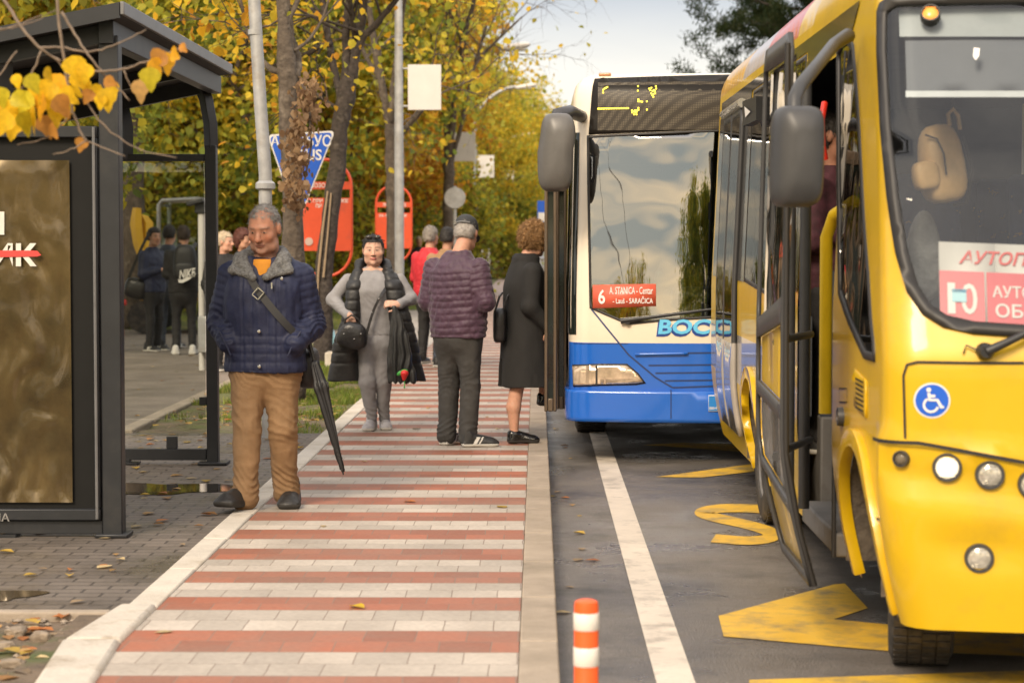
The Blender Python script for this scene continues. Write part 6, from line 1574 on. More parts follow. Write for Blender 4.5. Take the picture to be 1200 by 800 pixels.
def fuzz(V, F, n, L, w, mode='down', seed=3):
    """loose strands standing off a hair mass: thin slivers lying along the scalp"""
    r = np.random.default_rng(seed); N = normals(V, F); c = V[F].mean(1); fn = N[F].mean(1)
    i = r.integers(0, len(F), n); p = c[i] + r.normal(0, .002, (n, 3)); nn = fn[i]
    g = np.array([0, 0, -1.0]) + r.normal(0, .55 if mode == 'down' else 1.6, (n, 3)) + nn * (0.25 if mode == 'down' else .5)
    t = g - nn * ((g * nn).sum(1) - (.22 if mode == 'down' else .45))[:, None]; t /= np.linalg.norm(t, axis=1)[:, None]
    s = np.cross(t, nn); s /= np.linalg.norm(s, axis=1)[:, None] + 1e-9; l = L * r.uniform(.5, 1.3, (n, 1))
    b = s * (r.normal(0, .35, (n, 1)) if mode == 'down' else r.normal(0, .9, (n, 1)))
    m = p + (t + b * .3) * l * .55 + nn * l * .08; e = p + (t + b) * l
    if mode == 'curl': e = p + nn * l * .35 + b * l * .8
    q = np.stack([p - s * w, p + s * w, m + s * w * .8, m - s * w * .8, e + s * w * .25, e - s * w * .25], 1).reshape(-1, 3)
    k = np.arange(n)[:, None] * 6 + len(V)
    return np.concatenate([V, q]), np.concatenate([F, np.concatenate([k + np.array([[0, 1, 2, 3]]), k + np.array([[3, 2, 4, 5]])])])
def skin_obj(name, sol, h, mats, parent, disp=None, col=None, mi=None, it=1, fz=None):
    V, F = sol.mesh(h); V = relax(V, F, it)
    if disp is not None:
        V = V + normals(V, F) * disp(V)[:, None]
    if fz is not None: V, F = fuzz(V, F, *fz)
    me = build_mesh(name, V, F, mats if isinstance(mats, list) else [mats], mi(V[F].mean(1)) if mi else None, col(V) if col else None, smooth=180)
    return link(name, me, parent, False)
def rotm(yaw=0.0, pitch=0.0, roll=0.0):
    """yaw about z, pitch about x (positive looks down for a face towards -y), roll about y"""
    return np.array(Matrix.Rotation(yaw, 3, 'Z') @ Matrix.Rotation(pitch, 3, 'X') @ Matrix.Rotation(roll, 3, 'Y'))
SKIN = (0.50, 0.27, 0.18)
m_skin = mat('skin', (1, 1, 1), rough=0.55, attr=True, var=0.10, vs=45, bump=0.0008, bs=160, spec=0.35)
m_skin.node_tree.nodes['Principled BSDF'].inputs['Subsurface Weight'].default_value = 0.12
m_skin.node_tree.nodes['Principled BSDF'].inputs['Subsurface Radius'].default_value = (0.012, 0.004, 0.002)
m_skin.node_tree.nodes['Principled BSDF'].inputs['Subsurface Scale'].default_value = 1.0
def head_parts(S, C, M_, sc=1.0, neck=None, jaw=1.0, nose=1.0, nr=0.055, fat=0.0, fem=False):
    T = lambda p: tuple(np.array(C) + (M_ @ np.array(p, float)) * sc)
    E = lambda c, r, k=0.02, op='u': S.add(ellip(T(c), np.array(r) * sc, M_), k * sc, op)
    E((0, .012, .028), (.074, .094, .088)); E((0, -.022, -.03), (.062 + fat, .07, .085), .03)
    jr = .026 if fem else .032; S.add(rcone(T((-.034 * jaw - fat, -.03, -.082)), T((.034 * jaw + fat, -.03, -.082)), jr * sc, jr * sc), .03)
    E((0, -.072, -.098), (.022 * jaw, .018, .018), .02)
    if not fem: E((0, -.074, .024), (.046, .018, .010), .015)
    E((-.042, -.058, -.026), (.022 + fat, .024, .022), .02); E((.042, -.058, -.026), (.022 + fat, .024, .022), .02)
    for x in (-.031, .031):
        E((x, -.098, .004), (.017, .014, .0105), .010, 's'); E((x, -.0755, .002), (.0125, .0125, .0115), .004)
    S.add(rcone(T((0, -.084, .006)), T((0, -.108 * 1.0, -.032)), .0085 * sc * nose, .0135 * sc * nose), .010)
    for x in (-.0115, .0115): E((x, -.097, -.036), (.0085, .011, .008), .006)
    E((0, -.086, -.060), (.024, .012, .0055), .006); E((0, -.084, -.070), (.02, .012, .006), .006); E((0, -.101, -.0652), (.02, .006, .0018), .004, 's')
    for x in (-1, 1): E((x * .077, .008, -.004), (.010, .02, .032), .008)
    if neck is not None: S.add(rcone(T((0, .022, -.085)), neck, nr * sc, nr * 1.12 * sc), .03)
def head_paint(C, M_, sc=1.0, base=SKIN, brow=(0.10, 0.08, 0.06), lip=(0.42, 0.15, 0.12), iris=(0.03, 0.02, 0.015), stub=None, browk=0.75, hairline=None, haircol=None):
    def col(V):
        q = ((V - np.array(C)) @ M_) / sc; c = np.tile(np.array(base, float), (len(V), 1)); f = q[:, 1] < -.03
        ax = np.abs(q[:, 0])
        def mixin(w, k): 
            nonlocal c
            w = np.clip(w, 0, 1)[:, None]; c = c * (1 - w) + np.array(k) * w
        ru = np.exp(-((ax - .042) ** 2 + (q[:, 2] + .028) ** 2) / .020 ** 2) + np.exp(-(q[:, 0] ** 2 + (q[:, 2] + .030) ** 2) / .014 ** 2)
        mixin(0.45 * ru * f, (base[0] * 1.02, base[1] * .70, base[2] * .62))
        mixin(0.55 * np.exp(-((ax - .031) / .022) ** 2 - ((q[:, 2] - .001) / .014) ** 2) * f, tuple(b * .52 for b in base))
        if stub is not None: mixin(0.5 * ((q[:, 2] < -.045) & (q[:, 1] < 0.01)) * np.clip((-.04 - q[:, 2]) / .02, 0, 1), stub)
        mixin(((ax < .027) & (np.abs(q[:, 2] + .065) < .0115 * np.sqrt(np.clip(1 - (ax / .027) ** 2, 0, 1))) & (q[:, 1] < -.07)) * 0.6, lip)
        mixin(((np.abs(q[:, 2] + .0652) < .0018) & (ax < .024) & (q[:, 1] < -.07)) * 0.6, tuple(l * .3 for l in lip))
        bz = .0245 - 2.2 * (ax - .03) ** 2 * 3
        mixin((np.exp(-((q[:, 2] - bz) / .0048) ** 2) * (ax > .012) * (ax < .054) * f) * browk, brow)
        ey = ((ax - .031) / .0145) ** 2 + ((q[:, 2] - .001) / (.0058 if browk > .74 else .0042)) ** 2
        mixin((ey < 0.75) * f * (0.7 if browk > .74 else .35), (0.34, 0.27, 0.23)); mixin((((ax - .031) ** 2 + (q[:, 2] - .002) ** 2 < .0062 ** 2) & (ey < 1.3) & f) * 1.0, iris)
        mixin((np.abs(ey - 1.15) < .35) * (q[:, 2] > .002) * f * 0.7, (0.06, 0.04, 0.03))
        mixin(((ax - .008) ** 2 + (q[:, 2] + .041) ** 2 < .0042 ** 2) * (q[:, 1] < -.08) * 0.8, (0.08, 0.03, 0.025))
        if hairline is not None:
            mixin(hairline(q), haircol)
        return c
    return col
def hand(S, W_, d, n, side=1, curl=0.6, sc=1.0, spread=0.0, k=0.007):
    """palm, four fingers of unequal length and a thumb leaving the side of the palm; d along the hand, n out of the back of the hand"""
    d = np.array(d, float); d /= np.linalg.norm(d); n = np.array(n, float); n -= d * (n @ d); n /= np.linalg.norm(n); t = np.cross(d, n) * side; W_ = np.array(W_, float)
    at_ = lambda a, b, c: W_ + (d * a + t * b + n * c) * sc
    S.add(rcone(at_(-.02, 0, 0), at_(.02, 0, 0), .027 * sc, .028 * sc), .02)
    S.add(ellip(at_(.05, 0, 0), (np.array([.05, .042, .017]) * sc), np.stack([d, t, n], 1)), .02)
    for i, (b, L) in enumerate(((-.03, .060), (-.010, .074), (.010, .080), (.030, .072))):
        p = at_(.085, b, 0); a = curl * 0.5; rr = (.0088 - (.0012 if i == 0 else 0)) * sc
        for j, fr in enumerate((0.45, 0.32, 0.23)):
            e = d * math.cos(a) - n * math.sin(a) + t * spread * b * 8; q = p + e * L * fr * sc
            S.add(rcone(p, q, rr, rr * .92), .004 if j else k); p = q; rr *= .93; a += curl * 0.9
    p = at_(.022, .034, -.004); e = d * .62 + t * .62 - n * .35; e /= np.linalg.norm(e); q = p + e * .042 * sc; S.add(rcone(p, q, .012 * sc, .0105 * sc), .012)
    e = d * .85 + t * .2 - n * .5; e /= np.linalg.norm(e); S.add(rcone(q, q + e * .032 * sc, .0105 * sc, .009 * sc), .004)
LACE = None
def shoe(parent, c, yaw, L=0.28, w=0.098, mats=None, heel=0.02, pitch=0.0, stripe=False, up=0.10, laces=None):
    """c: point on the ground under the heel; the toe points to -y turned by yaw"""
    S = Solid(); s = L / 0.28; h = heel
    S.add(rbox((0, -.105 * s, .016 + h * .3), (w * .46, .135 * s, .018), .016), .01)
    S.add(ellip((0, -.19 * s, .022 + h * .2), (w * .50, .062 * s, .026)), .02)
    S.add(ellip((0, -.02 * s, .02 + h * .5), (w * .40, .042 * s, .024 + h * .5)), .02)
    S.add(rcone((0, -.005 * s, .045 + h), (0, -.015 * s, up), w * .40, w * .42), .03)
    S.add(rcone((0, -.04 * s, .055 + h * .6), (0, -.185 * s, .034), w * .42, w * .40), .03)
    S.add(rbox((0, -.1 * s, -.03), (.3, .4, .03), .001), .003, 's')
    M_ = rotm(yaw, pitch); V, F = S.mesh(.0065); V = relax(V, F, 1)
    cm = V[F].mean(1); mi = (cm[:, 2] < .020 + h * .35).astype(int)
    if stripe:
        a = (cm[:, 1] + .075 * s) + (cm[:, 2] - .05) * .6
        mi = np.where((np.abs(a) < .014) & (np.abs(cm[:, 0]) > w * .27) & (mi == 0) & (cm[:, 2] < .075), 1, mi)
        mi = np.where((np.abs(a + .034) < .005) & (mi == 0) & (cm[:, 2] < .075) & (np.abs(cm[:, 0]) > w * .27), 1, mi)
    V = V @ M_.T + np.array(c)
    if laces:
        mb = MB()
        for i in range(4):
            y = (-.075 - i * .022) * s; z = .108 - i * .0145 if up > .11 else .09 - i * .0125
            mb.tube([tuple(M_ @ np.array(p) + np.array(c)) for p in ((-w * .28, y, z - .012), (0, y - .004, z + .003), (w * .28, y, z - .012))], .0045, 5)
        so = link('shoe', build_mesh('shoe', V, F, mats, mi, smooth=180), parent, False); obj('laces', mb, laces, so, world=False); return so
    return link('shoe', build_mesh('shoe', V, F, mats, mi, smooth=180), parent, False)
def legs_solid(hipz, hips, knees, ankles, r=(0.095, 0.068, 0.055), pel=None, cuff=0.0):
    S = Solid()
    for hp, kn, an in zip(hips, knees, ankles):
        S.add(rcone(hp, kn, r[0], r[1]), .03); S.add(rcone(kn, an, r[1], r[2]), .02)
        if cuff: S.add(rcone(np.array(an) + (0, 0, .05), an, r[2], r[2] + cuff), .02)
    if pel:
        c = pel[1]; S.add(ellip((c[1], c[2], c[0] + .03), (c[3], c[4], .17)), .07)
    return S
def wrinkle(amp, sc, zs=()):
    """cloth: broad soft folds, sharper near the given heights"""
    def f(V):
        d = amp * fbm(V * np.array([sc, sc, sc * 1.1]), 3) + .5 * amp * fbm(V * np.array([sc * 2.6, sc * 2.6, sc * .8]) + 5, 2)
        for z, s, a in zs:
            q = V[:, 2] * 52 + 7 * fbm(V * np.array([5, 5, 4]) + z, 2) + V[:, 0] * 34; d = d + 0.85 * a * np.exp(-((V[:, 2] - z) / s) ** 2) * (1 - 2 * np.abs(np.sin(q)) ** .7)
        return d
    return f
def person(label, pos, rot, group=None):
    return thing('person', label, 'person', pos, rot, group)
m_sole = mat('white_sole', (0.62, 0.6, 0.56), rough=0.6, var=0.1)
m_sole_d = mat('dark_sole', (0.03, 0.028, 0.026), rough=0.7)
# ================================================================== people
m_navy = mat('navy_quilted_nylon', (0.013, 0.017, 0.048), rough=0.6, var=0.2, vs=12, bump=0.002, bs=45, spec=0.35)
m_fleece = mat('grey_pile_collar', (0.15, 0.15, 0.15), rough=0.95, var=0.5, vs=60, bump=0.012, bs=120)
m_tan = mat('tan_corduroy', (0.25, 0.15, 0.074), rough=0.85, var=0.14, vs=7, bump=0.002, bs=120)
m_orange_kn = mat('orange_knit', (0.62, 0.25, 0.02), rough=0.8)
m_blk = mat('black_cloth', (0.017, 0.016, 0.017), rough=0.75, var=0.25, vs=9, bump=0.002, bs=90)
m_blk_s = mat('black_shoe', (0.018, 0.017, 0.017), rough=0.5, var=0.3, vs=18, bump=0.003, bs=60)
m_strap = mat('black_webbing', (0.02, 0.02, 0.021), rough=0.55)
def hairmat(n, c): return mat(n, c, rough=0.55, var=0.45, vs=45, bump=0.006, bs=90)
def hair_cap(S, C, M_, sc, back=-.075, front=.045, side=.01, puff=.007, top=0.0):
    T = lambda p: tuple(np.array(C) + (M_ @ np.array(p, float)) * sc)
    S.add(ellip(T((0, .016, .030)), np.array([.074 + puff, .094 + puff, .088 + puff + top]) * sc, M_), .01)
    S.add(ellip(T((0, .05, -.01)), np.array([.07 + puff, .062 + puff, .075]) * sc, M_), .02)
    # cut the face and everything below the hairline away
    S.add(rbox(T((0, -.17, front - .15)), np.array([.2, .13, .15]) * sc, .01, M_), .012, 's')
    S.add(rbox(T((0, -.1, side - .15)), np.array([.2, .095, .15]) * sc, .01, M_), .012, 's')
    S.add(rbox(T((0, 0, back - .1)), np.array([.2, .2, .1]) * sc, .01, M_), .012, 's')
hairdisp = lambda a, s: (lambda V: a * fbm(V * s, 3))
def strap_tube(P, w, t, n=8):
    mb = MB(); mb.tube(P, w, n, flat=t / w); return mb

# ---- 1: man in the navy jacket, walking towards the camera -------------------------------------------------
p0 = gp(312, 594.5)
man = person('man in navy quilted jacket and tan trousers walking with hands in pockets', p0, R(-4))
hc = (0.008, -0.055, 1.615); hm = rotm(R(-9), R(16)); hs = 1.14
S = Solid(); head_parts(S, hc, hm, hs, (0, .02, 1.40), jaw=1.15, nose=1.1, nr=.058)
S.add(loft([(.85, 0, 0, .16, .10), (1.1, 0, 0, .155, .10), (1.3, 0, 0, .17, .105), (1.42, 0, .01, .12, .08)]), .05)
for sx in (-1, 1):
    S.add(rcone((sx * .17, .01, 1.36), (sx * .25, .02, 1.10), .05, .042), .04); S.add(rcone((sx * .25, .02, 1.10), (sx * .17, -.10, .93), .042, .032), .02)
    hand(S, (sx * .17, -.10, .93), (-sx * .5, -.25, -.8), (sx * .5, -.8, .1), -sx, .5, .95)
    hx = sx * .095; kn_ = (hx, -.085 if sx < 0 else -.01, .47); S.add(rcone((hx, 0, .84), kn_, .075, .055), .04); S.add(rcone(kn_, (sx * .098, -.135 if sx < 0 else .10, .10), .052, .035), .02)
skin_obj('body', S, .0058, m_skin, man, col=head_paint(hc, hm, hs, (0.42, 0.20, 0.128), brow=(0.17, 0.14, 0.12), lip=(0.33, 0.13, 0.10), stub=(0.36, 0.22, 0.17), browk=.6, hairline=lambda q: ((q[:, 1] > -.005) & (q[:, 2] > -.045) & (np.abs(q[:, 0]) < .080) & ((q[:, 1] > .03) | (q[:, 2] > .02))) * .85, haircol=(0.24, 0.22, 0.20)))
S = Solid(); hair_cap(S, hc, hm, hs, -.05, .064, .015, .001); skin_obj('hair', S, .006, hairmat('grey_hair', (0.20, 0.185, 0.17)), man, disp=hairdisp(.003, 30), fz=(5200, .017, .0011))
# trousers: left picture leg swings forward
S = legs_solid(.88, [(-.095, 0, .84), (.095, .01, .84)], [(-.095, -.085, .475), (.100, -.01, .465)], [(-.098, -.135, .078), (.098, .10, .085)], (.112, .083, .072), [(.70, 0, 0, .185, .125), (.80, 0, 0, .20, .135), (.90, 0, 0, .20, .13)], .008)
skin_obj('trousers', S, .009, m_tan, man, disp=wrinkle(.006, 9, [(.50, .13, .005), (.16, .09, .007), (.76, .07, .004)]))
sm_ = [m_blk_s, m_sole_d]
shoe(man, (-.115, -.08, .010), R(-14), .325, .135, sm_, pitch=R(-7), up=.12, laces=m_fleece); shoe(man, (.108, .19, .0), R(8), .32, .132, sm_, up=.12, laces=m_fleece)
S = Solid()
rows = [(.79, .0, .0, .238, .16), (.86, .0, .0, .235, .16), (1.0, .0, .0, .23, .16), (1.15, .0, .0, .235, .165), (1.28, 0, .0, .24, .16), (1.37, 0, .01, .215, .135), (1.45, 0, .015, .15, .10)]
S.add(loft(rows, 2.6), .02)
arms = []
for sx in (-1, 1):
    a, b, c = (sx * .205, .01, 1.34), (sx * .268, .04, 1.06), (sx * .195, -.115, .955); arms.append((a, b, c))
    S.add(rcone(a, b, .083, .078), .03); S.add(rcone(b, c, .078, .062), .03)
def quilt_arm(V, arms, sp, amp, w=0.012):
    d = np.zeros(len(V)); on = np.zeros(len(V), bool)
    for a, b, c in arms:
        a, b, c = map(np.array, (a, b, c)); L1 = np.linalg.norm(b - a)
        for p, q, o in ((a, b, 0), (b, c, L1)):
            u = (q - p); L = np.linalg.norm(u); t = (V - p) @ u / L; dist = np.linalg.norm(V - p - np.clip(t, 0, L)[:, None] * u / L, axis=1)
            m = (dist < .105) & (np.abs(V[:, 0]) > .16) & (t > -.06) & (t < L + .05)
            ph = ((t + o) / sp) % 1.0; dd = np.minimum(ph, 1 - ph) * sp
            d[m] = -amp * np.exp(-(dd[m] / w) ** 2); on |= m
    return d, on
def disp_navy(V):
    d, on = quilt_arm(V, arms, .042, .0032, .008)
    z = V[:, 2]; t = np.where(z > 1.02, 0, 1.0); ph = (z / .05) % 1; dd = np.minimum(ph, 1 - ph) * .05
    d = np.where(on, d, np.where(z < 1.02, -.003 * np.exp(-(dd / .008) ** 2), 0))
    vz = np.exp(-((np.abs(V[:, 0]) - .10) / .006) ** 2) + np.exp(-((np.abs(V[:, 0] - .0) - .045) / .005) ** 2)
    d = d - .007 * vz * ((V[:, 1] < 0) & ~on)
    q = V[:, 2] * 70 + 6 * fbm(V * 6, 2) + V[:, 1] * 45; d = d + .0045 * on * np.exp(-((V[:, 2] - 1.07) / .13) ** 2) * (1 - 2 * np.abs(np.sin(q)) ** .7)
    d = d + .006 * (~on) * fbm(V * np.array([16, 16, 4]) + 3, 2) * (V[:, 2] > .95)
    return d + .009 * fbm(V * np.array([10, 10, 6]), 3) + .003 * fbm(V * np.array([34, 34, 7]), 2)
skin_obj('jacket', S, .0078, m_navy, man, disp=disp_navy)
S = Solid()
for sx in (-1, 1):
    S.add(rcone((sx * .085, .05, 1.475), (sx * .13, -.06, 1.44), .036, .040), .02); S.add(rcone((sx * .12, -.07, 1.445), (sx * .165, -.115, 1.375), .036, .022), .02); S.add(rcone((sx * .11, -.09, 1.42), (sx * .036, -.160, 1.335), .036, .018), .02); S.add(rcone((sx * .165, -.115, 1.375), (sx * .036, -.160, 1.335), .020, .014), .02)
    S.add(rcone((sx * .085, .05, 1.475), (0, .085, 1.485), .036, .036), .02)
skin_obj('collar', S, .0075, m_fleece, man, disp=hairdisp(.004, 60))
S = Solid(); S.add(loft([(1.30, 0, -.045, .085, .085), (1.37, 0, -.045, .078, .080), (1.42, 0, -.045, .068, .070), (1.44, 0, -.04, .06, .062)]), .02); skin_obj('jumper', S, .006, m_orange_kn, man)
for x, y, z in ((0, -.178, 1.03), (0, -.172, .83), (.13, -.165, 1.33)):
    mb = MB(); mb.lathe((x, y, z), [(.010, .0), (.010, -.008), (.006, -.012)], 14, 'y'); obj('snap_button', mb, m_chrome, man, world=False)
mb = MB(); mb.box((.075, -.178, 1.29), (.008, .006, .035)); obj('zip_pull', mb, m_chrome, man, world=False)
mb = MB()
for sx in (-1, 1): mb.tube([(sx * .235, -.145, 1.03), (sx * .19, -.168, .95), (sx * .165, -.172, .89)], .006, 6)
obj('pocket_edge', mb, m_navy, man, world=False)
bg_ = thing('shoulder_bag', 'black shoulder bag strap crossing the navy jacket, buckle on the chest', 'bag', p0)
P = [(-.12, .03, 1.475), (-.10, -.10, 1.42), (-.06, -.165, 1.32), (.03, -.185, 1.20), (.13, -.178, 1.08), (.215, -.13, .99), (.265, -.02, .93), (.24, .12, .86)]
def ribbon(P, w, th, wdir=None, up=(0, -1, 0)):
    mb = MB(); P = [np.array(p, float) for p in P]; n = len(P); u = np.linspace(0, n - 1, (n - 1) * 4 + 1); Z = np.stack([np.interp(u, np.arange(n), np.array(P)[:, k]) for k in range(3)], 1)
    for _ in range(3): Z[1:-1] = (Z[:-2] + 2 * Z[1:-1] + Z[2:]) / 4
    T = np.gradient(Z, axis=0); T /= np.linalg.norm(T, axis=1)[:, None]; V = []
    for z, t in zip(Z, T):
        nn = np.array([z[0] * 1.2, z[1] * 2.2, 0.0]) if wdir is None else np.array(wdir); nn = nn - t * (nn @ t); nn /= np.linalg.norm(nn) + 1e-9; s = np.cross(t, nn)
        V += [z + s * w / 2 + nn * th / 2, z - s * w / 2 + nn * th / 2, z - s * w / 2 - nn * th / 2, z + s * w / 2 - nn * th / 2]
    F = [(4 * i + k, 4 * i + (k + 1) % 4, 4 * i + 4 + (k + 1) % 4, 4 * i + 4 + k) for i in range(len(Z) - 1) for k in range(4)]
    mb.add(V, F); return mb
obj('strap', ribbon(P, .042, .004), m_strap, bg_, world=False)
mb = MB(); rr = Matrix.Rotation(R(-50), 3, 'Y')
for a, b in (((.026, 0), (.005, .05)), ((-.026, 0), (.005, .05)), ((0, .022), (.055, .005)), ((0, -.022), (.055, .005))):
    mb.box(Vector((-.015, -.192, 1.245)) + rr @ Vector((a[0], 0, a[1])), (b[0], .006, b[1]), rr)
obj('buckle', mb, m_chrome, bg_, world=False)
mb = MB(); soft(mb, (.23, .19, .80), .12, .28, .24, 3.5); obj('bag_body', mb, m_strap, bg_, world=False)
um = thing('umbrella', 'furled black umbrella hanging from the navy jacketed man, tip towards the path', 'umbrella', p0)
top, tip = np.array(at(362, 398, p0[1] - .02) - p0), np.array(at(402.5, 556, p0[1] - .06) - p0)
ax_ = tip - top; S = Solid(); S.add(rcone(top + ax_ * .18, top + ax_ * .35, .022, .036), .02); S.add(rcone(top + ax_ * .35, top + ax_ * .97, .036, .010), .02)
skin_obj('canopy', S, .006, mat('black_umbrella_cloth', (0.016, 0.016, 0.018), rough=0.5, var=0.2), um, disp=lambda V: .006 * np.sin(7 * np.arctan2(V[:, 1] - np.interp(V[:, 2], [tip[2], top[2]], [tip[1], top[1]]), V[:, 0] - np.interp(V[:, 2], [tip[2], top[2]], [tip[0], top[0]])) + V[:, 2] * 9))
mb = MB(); mb.tube([top + ax_ * .0, top + ax_ * .2], .011, 8); obj('shaft', mb, m_black, um, world=False, smooth=60)
mb = MB(); mb.tube([top + ax_ * .96, tip], [.007, .004], 8); obj('tip', mb, m_black, um, world=False, smooth=60)
mb = MB(); mb.tube([top - ax_ * .02, top - ax_ * .07, top - ax_ * .09 + np.array([.03, 0, 0]), top - ax_ * .06 + np.array([.05, 0, 0])], .012, 8)
obj('handle', mb, m_black, um, world=False, smooth=60)
mb = MB(); c = top + ax_ * .33; mb.lathe(c, [(.036, -.012), (.038, 0), (.036, .012)], 12); mb.box(c + np.array([.038, -.01, 0]), (.02, .02, .03)); obj('closing_strap', mb, m_strap, um, world=False)

# ---- 2: woman in the grey track suit and black waistcoat ---------------------------------------------------
p0 = gp(442, 503.5); k = float(p0[1]) / FPX
def lc(px, py, dy=0.0): return np.array(at(px, py, p0[1] + dy) - p0)
wo = person('woman in grey tracksuit and long black waistcoat walking towards the camera with a handbag', p0, 0)
hc = tuple(lc(437.5, 293, -.03)); hm = rotm(R(4), R(2)); hs = 1.03
S = Solid(); head_parts(S, hc, hm, hs, tuple(lc(438, 326, .03)), jaw=.9, nr=.046, fat=.010, nose=.8, fem=True)
S.add(loft([(.75, 0, 0, .14, .10), (1.0, -.02, 0, .13, .10), (1.2, -.03, 0, .16, .12), (1.32, -.03, .01, .11, .08)]), .05)
LA = [lc(408, 328), lc(390, 351, .0), lc(410, 371, -.19)]; RA = [lc(468, 328), lc(482, 350, -.02), lc(466, 357, -.22)]
for A in (LA, RA): S.add(rcone(A[0], A[1], .045, .038), .04); S.add(rcone(A[1], A[2], .038, .027), .02)
hand(S, LA[2], (.35, -.1, -.9), (-.25, -.95, -.05), 1, .8, .88); hand(S, RA[2], (-.75, -.25, .12), (0.1, -.75, .6), -1, 1.1, .88)
AN = [lc(436, 492, -.02), lc(450, 492, .05)]; KN = [lc(430, 448, -.06), lc(449, 448, 0)]; HP = [lc(429, 405), lc(449, 405)]
for h_, kn, an in zip(HP, KN, AN): S.add(rcone(h_, kn, .07, .05), .04); S.add(rcone(kn, an, .05, .032), .02)
skin_obj('body', S, .006, m_skin, wo, col=head_paint(hc, hm, hs, (0.58, 0.345, 0.25), brow=(0.06, 0.04, 0.035), lip=(0.50, 0.10, 0.11), browk=.75))
S = Solid(); hair_cap(S, hc, hm, hs, -.10, .060, -.03, .006)
for sx in (-1, 1): S.add(rcone(np.array(hc) + hm @ np.array((sx * .066, -.005, .05)), np.array(hc) + hm @ np.array((sx * .070, .03, -.07)), .014, .018), .02)
S.add(ellip(np.array(hc) + hm @ np.array((0, .05, -.07)), (.075, .05, .06)), .03)
skin_obj('hair', S, .0062, hairmat('black_hair', (0.014, 0.012, 0.012)), wo, disp=hairdisp(.0012, 20), fz=(2200, .03, .0009))
m_tk = mat('grey_jersey', (0.25, 0.243, 0.25), rough=0.85, var=0.12, vs=10, bump=0.002, bs=150)
S = Solid(); S.add(loft([(.78, 0, .0, .165, .13), (.88, -.01, 0, .165, .135), (1.0, -.02, -.005, .16, .14), (1.14, -.028, -.02, .175, .155), (1.26, -.03, 0, .17, .12), (1.315, -.03, .015, .10, .08), (1.335, -.03, .01, .07, .07)]), .02)
for A in (LA, RA):
    S.add(rcone(A[0], A[1], .050, .052), .03); e = A[2] - A[1]; S.add(rcone(A[1], A[1] + e * .93, .054, .04), .02)
tor = S; skin_obj('sweatshirt', S, .008, m_tk, wo, disp=wrinkle(.005, 9, [(.80, .05, .003), (1.02, .1, .002)]))
S = legs_solid(.8, HP, KN, [a + np.array([0, 0, .02]) for a in AN], (.092, .066, .045), [(.62, .0, 0, .17, .125), (.72, 0, .01, .18, .14), (.80, 0, .0, .165, .13)])
skin_obj('trousers', S, .009, m_tk, wo, disp=wrinkle(.006, 9, [(.42, .1, .003), (.14, .06, .006)]))
m_wt = [mat('pale_grey_trainer', (0.42, 0.40, 0.41), rough=0.6, var=0.2, vs=20), m_sole]
shoe(wo, lc(436, 500.5, .04) * np.array([1, 1, 0]), R(-6), .25, .095, m_wt); shoe(wo, lc(450.5, 498, .10) * np.array([1, 1, 0]) + np.array([0, .03, .0]), R(8), .25, .095, m_wt)
m_vest = mat('black_quilted_vest', (0.013, 0.0125, 0.013), rough=0.5, var=0.3, vs=8, bump=0.003, bs=40)
# waistcoat: two long open fronts, a back and a hood round the neck
S = Solid()
back = [(.40, .0, .12, .27, .05), (.7, -.01, .12, .225, .05), (1.0, -.02, .115, .18, .05), (1.2, -.03, .10, .16, .055), (1.33, -.03, .08, .12, .05)]
S.add(loft(back, 2.6), .03)
for rows in (((320, 421, 9, .0), (332, 416, 10, -.06), (350, 415, 10, -.085), (370, 413, 11, -.095), (400, 406, 15, -.075), (428, 404, 17, -.05), (446, 403, 19, -.04)), ((320, 456, 9, .0), (332, 461, 11, -.06), (350, 465, 11, -.085), (370, 470, 13, -.095), (400, 476, 15, -.07), (428, 478, 17, -.05), (446, 480, 20, -.04))):
    S.add(loft([(lc(cx, py)[2], lc(cx, py)[0], cy, w * k, .095 if py > 325 else .07) for py, cx, w, cy in rows], 2.6), .03)
for sx in (-1, 1):
    S.add(rcone(lc(437 + sx * 15, 309, .05), lc(437 + sx * 17, 319, -.04), .042, .042), .02); S.add(rcone(lc(437 + sx * 17, 319, -.04), lc(437 + sx * 21, 336, -.12), .042, .045), .02)
S.add(rcone(lc(424, 309, .08), lc(450, 309, .08), .05, .05), .03)
S.add(rbox((0, 0, .30), (.6, .6, .10), .01), .01, 's')
skin_obj('waistcoat', S, .009, m_vest, wo, disp=lambda V: .006 * fbm(V * np.array([9, 9, 5]), 3) - .006 * np.exp(-(((V[:, 2] * 1.0 / .085) % 1 - .5) / .12) ** 2) * (V[:, 2] > .5))
mb = MB(); e = np.array([0, 0, .0])
for sx in (-1, 1):
    c = np.array(hc) + hm @ np.array([sx * .034, -.064, .104]) * hs; mb.ball(c, (.028, .012, .016), 14)
mb.tube([np.array(hc) + hm @ np.array([x, -.07 + abs(x) * 1.1, .104 - abs(x) * .35]) * hs for x in (-.09, -.06, -.03, 0, .03, .06, .09)], .004, 6)
sg = thing('sunglasses', 'dark sunglasses pushed up on the head of the grey suited woman', 'sunglasses', p0); obj('frame_and_lenses', mb, mat('smoked_plastic', (0.03, 0.025, 0.022), rough=0.1), sg, world=False, smooth=60)
hb = thing('handbag', 'black leather handbag hanging across the grey suited woman', 'handbag', p0)
m_lea = mat('black_leather', (0.018, 0.017, 0.018), rough=0.3, var=0.3, vs=12, bump=0.004, bs=35)
c = lc(413, 393, -.22); V, F = [], []
mb = MB(); soft(mb, c, .29, .12, .225, 2.6, taper=.28, rot=Matrix.Rotation(R(10), 3, 'Y')); obj('bag_body', mb, m_lea, hb, world=False, smooth=60)
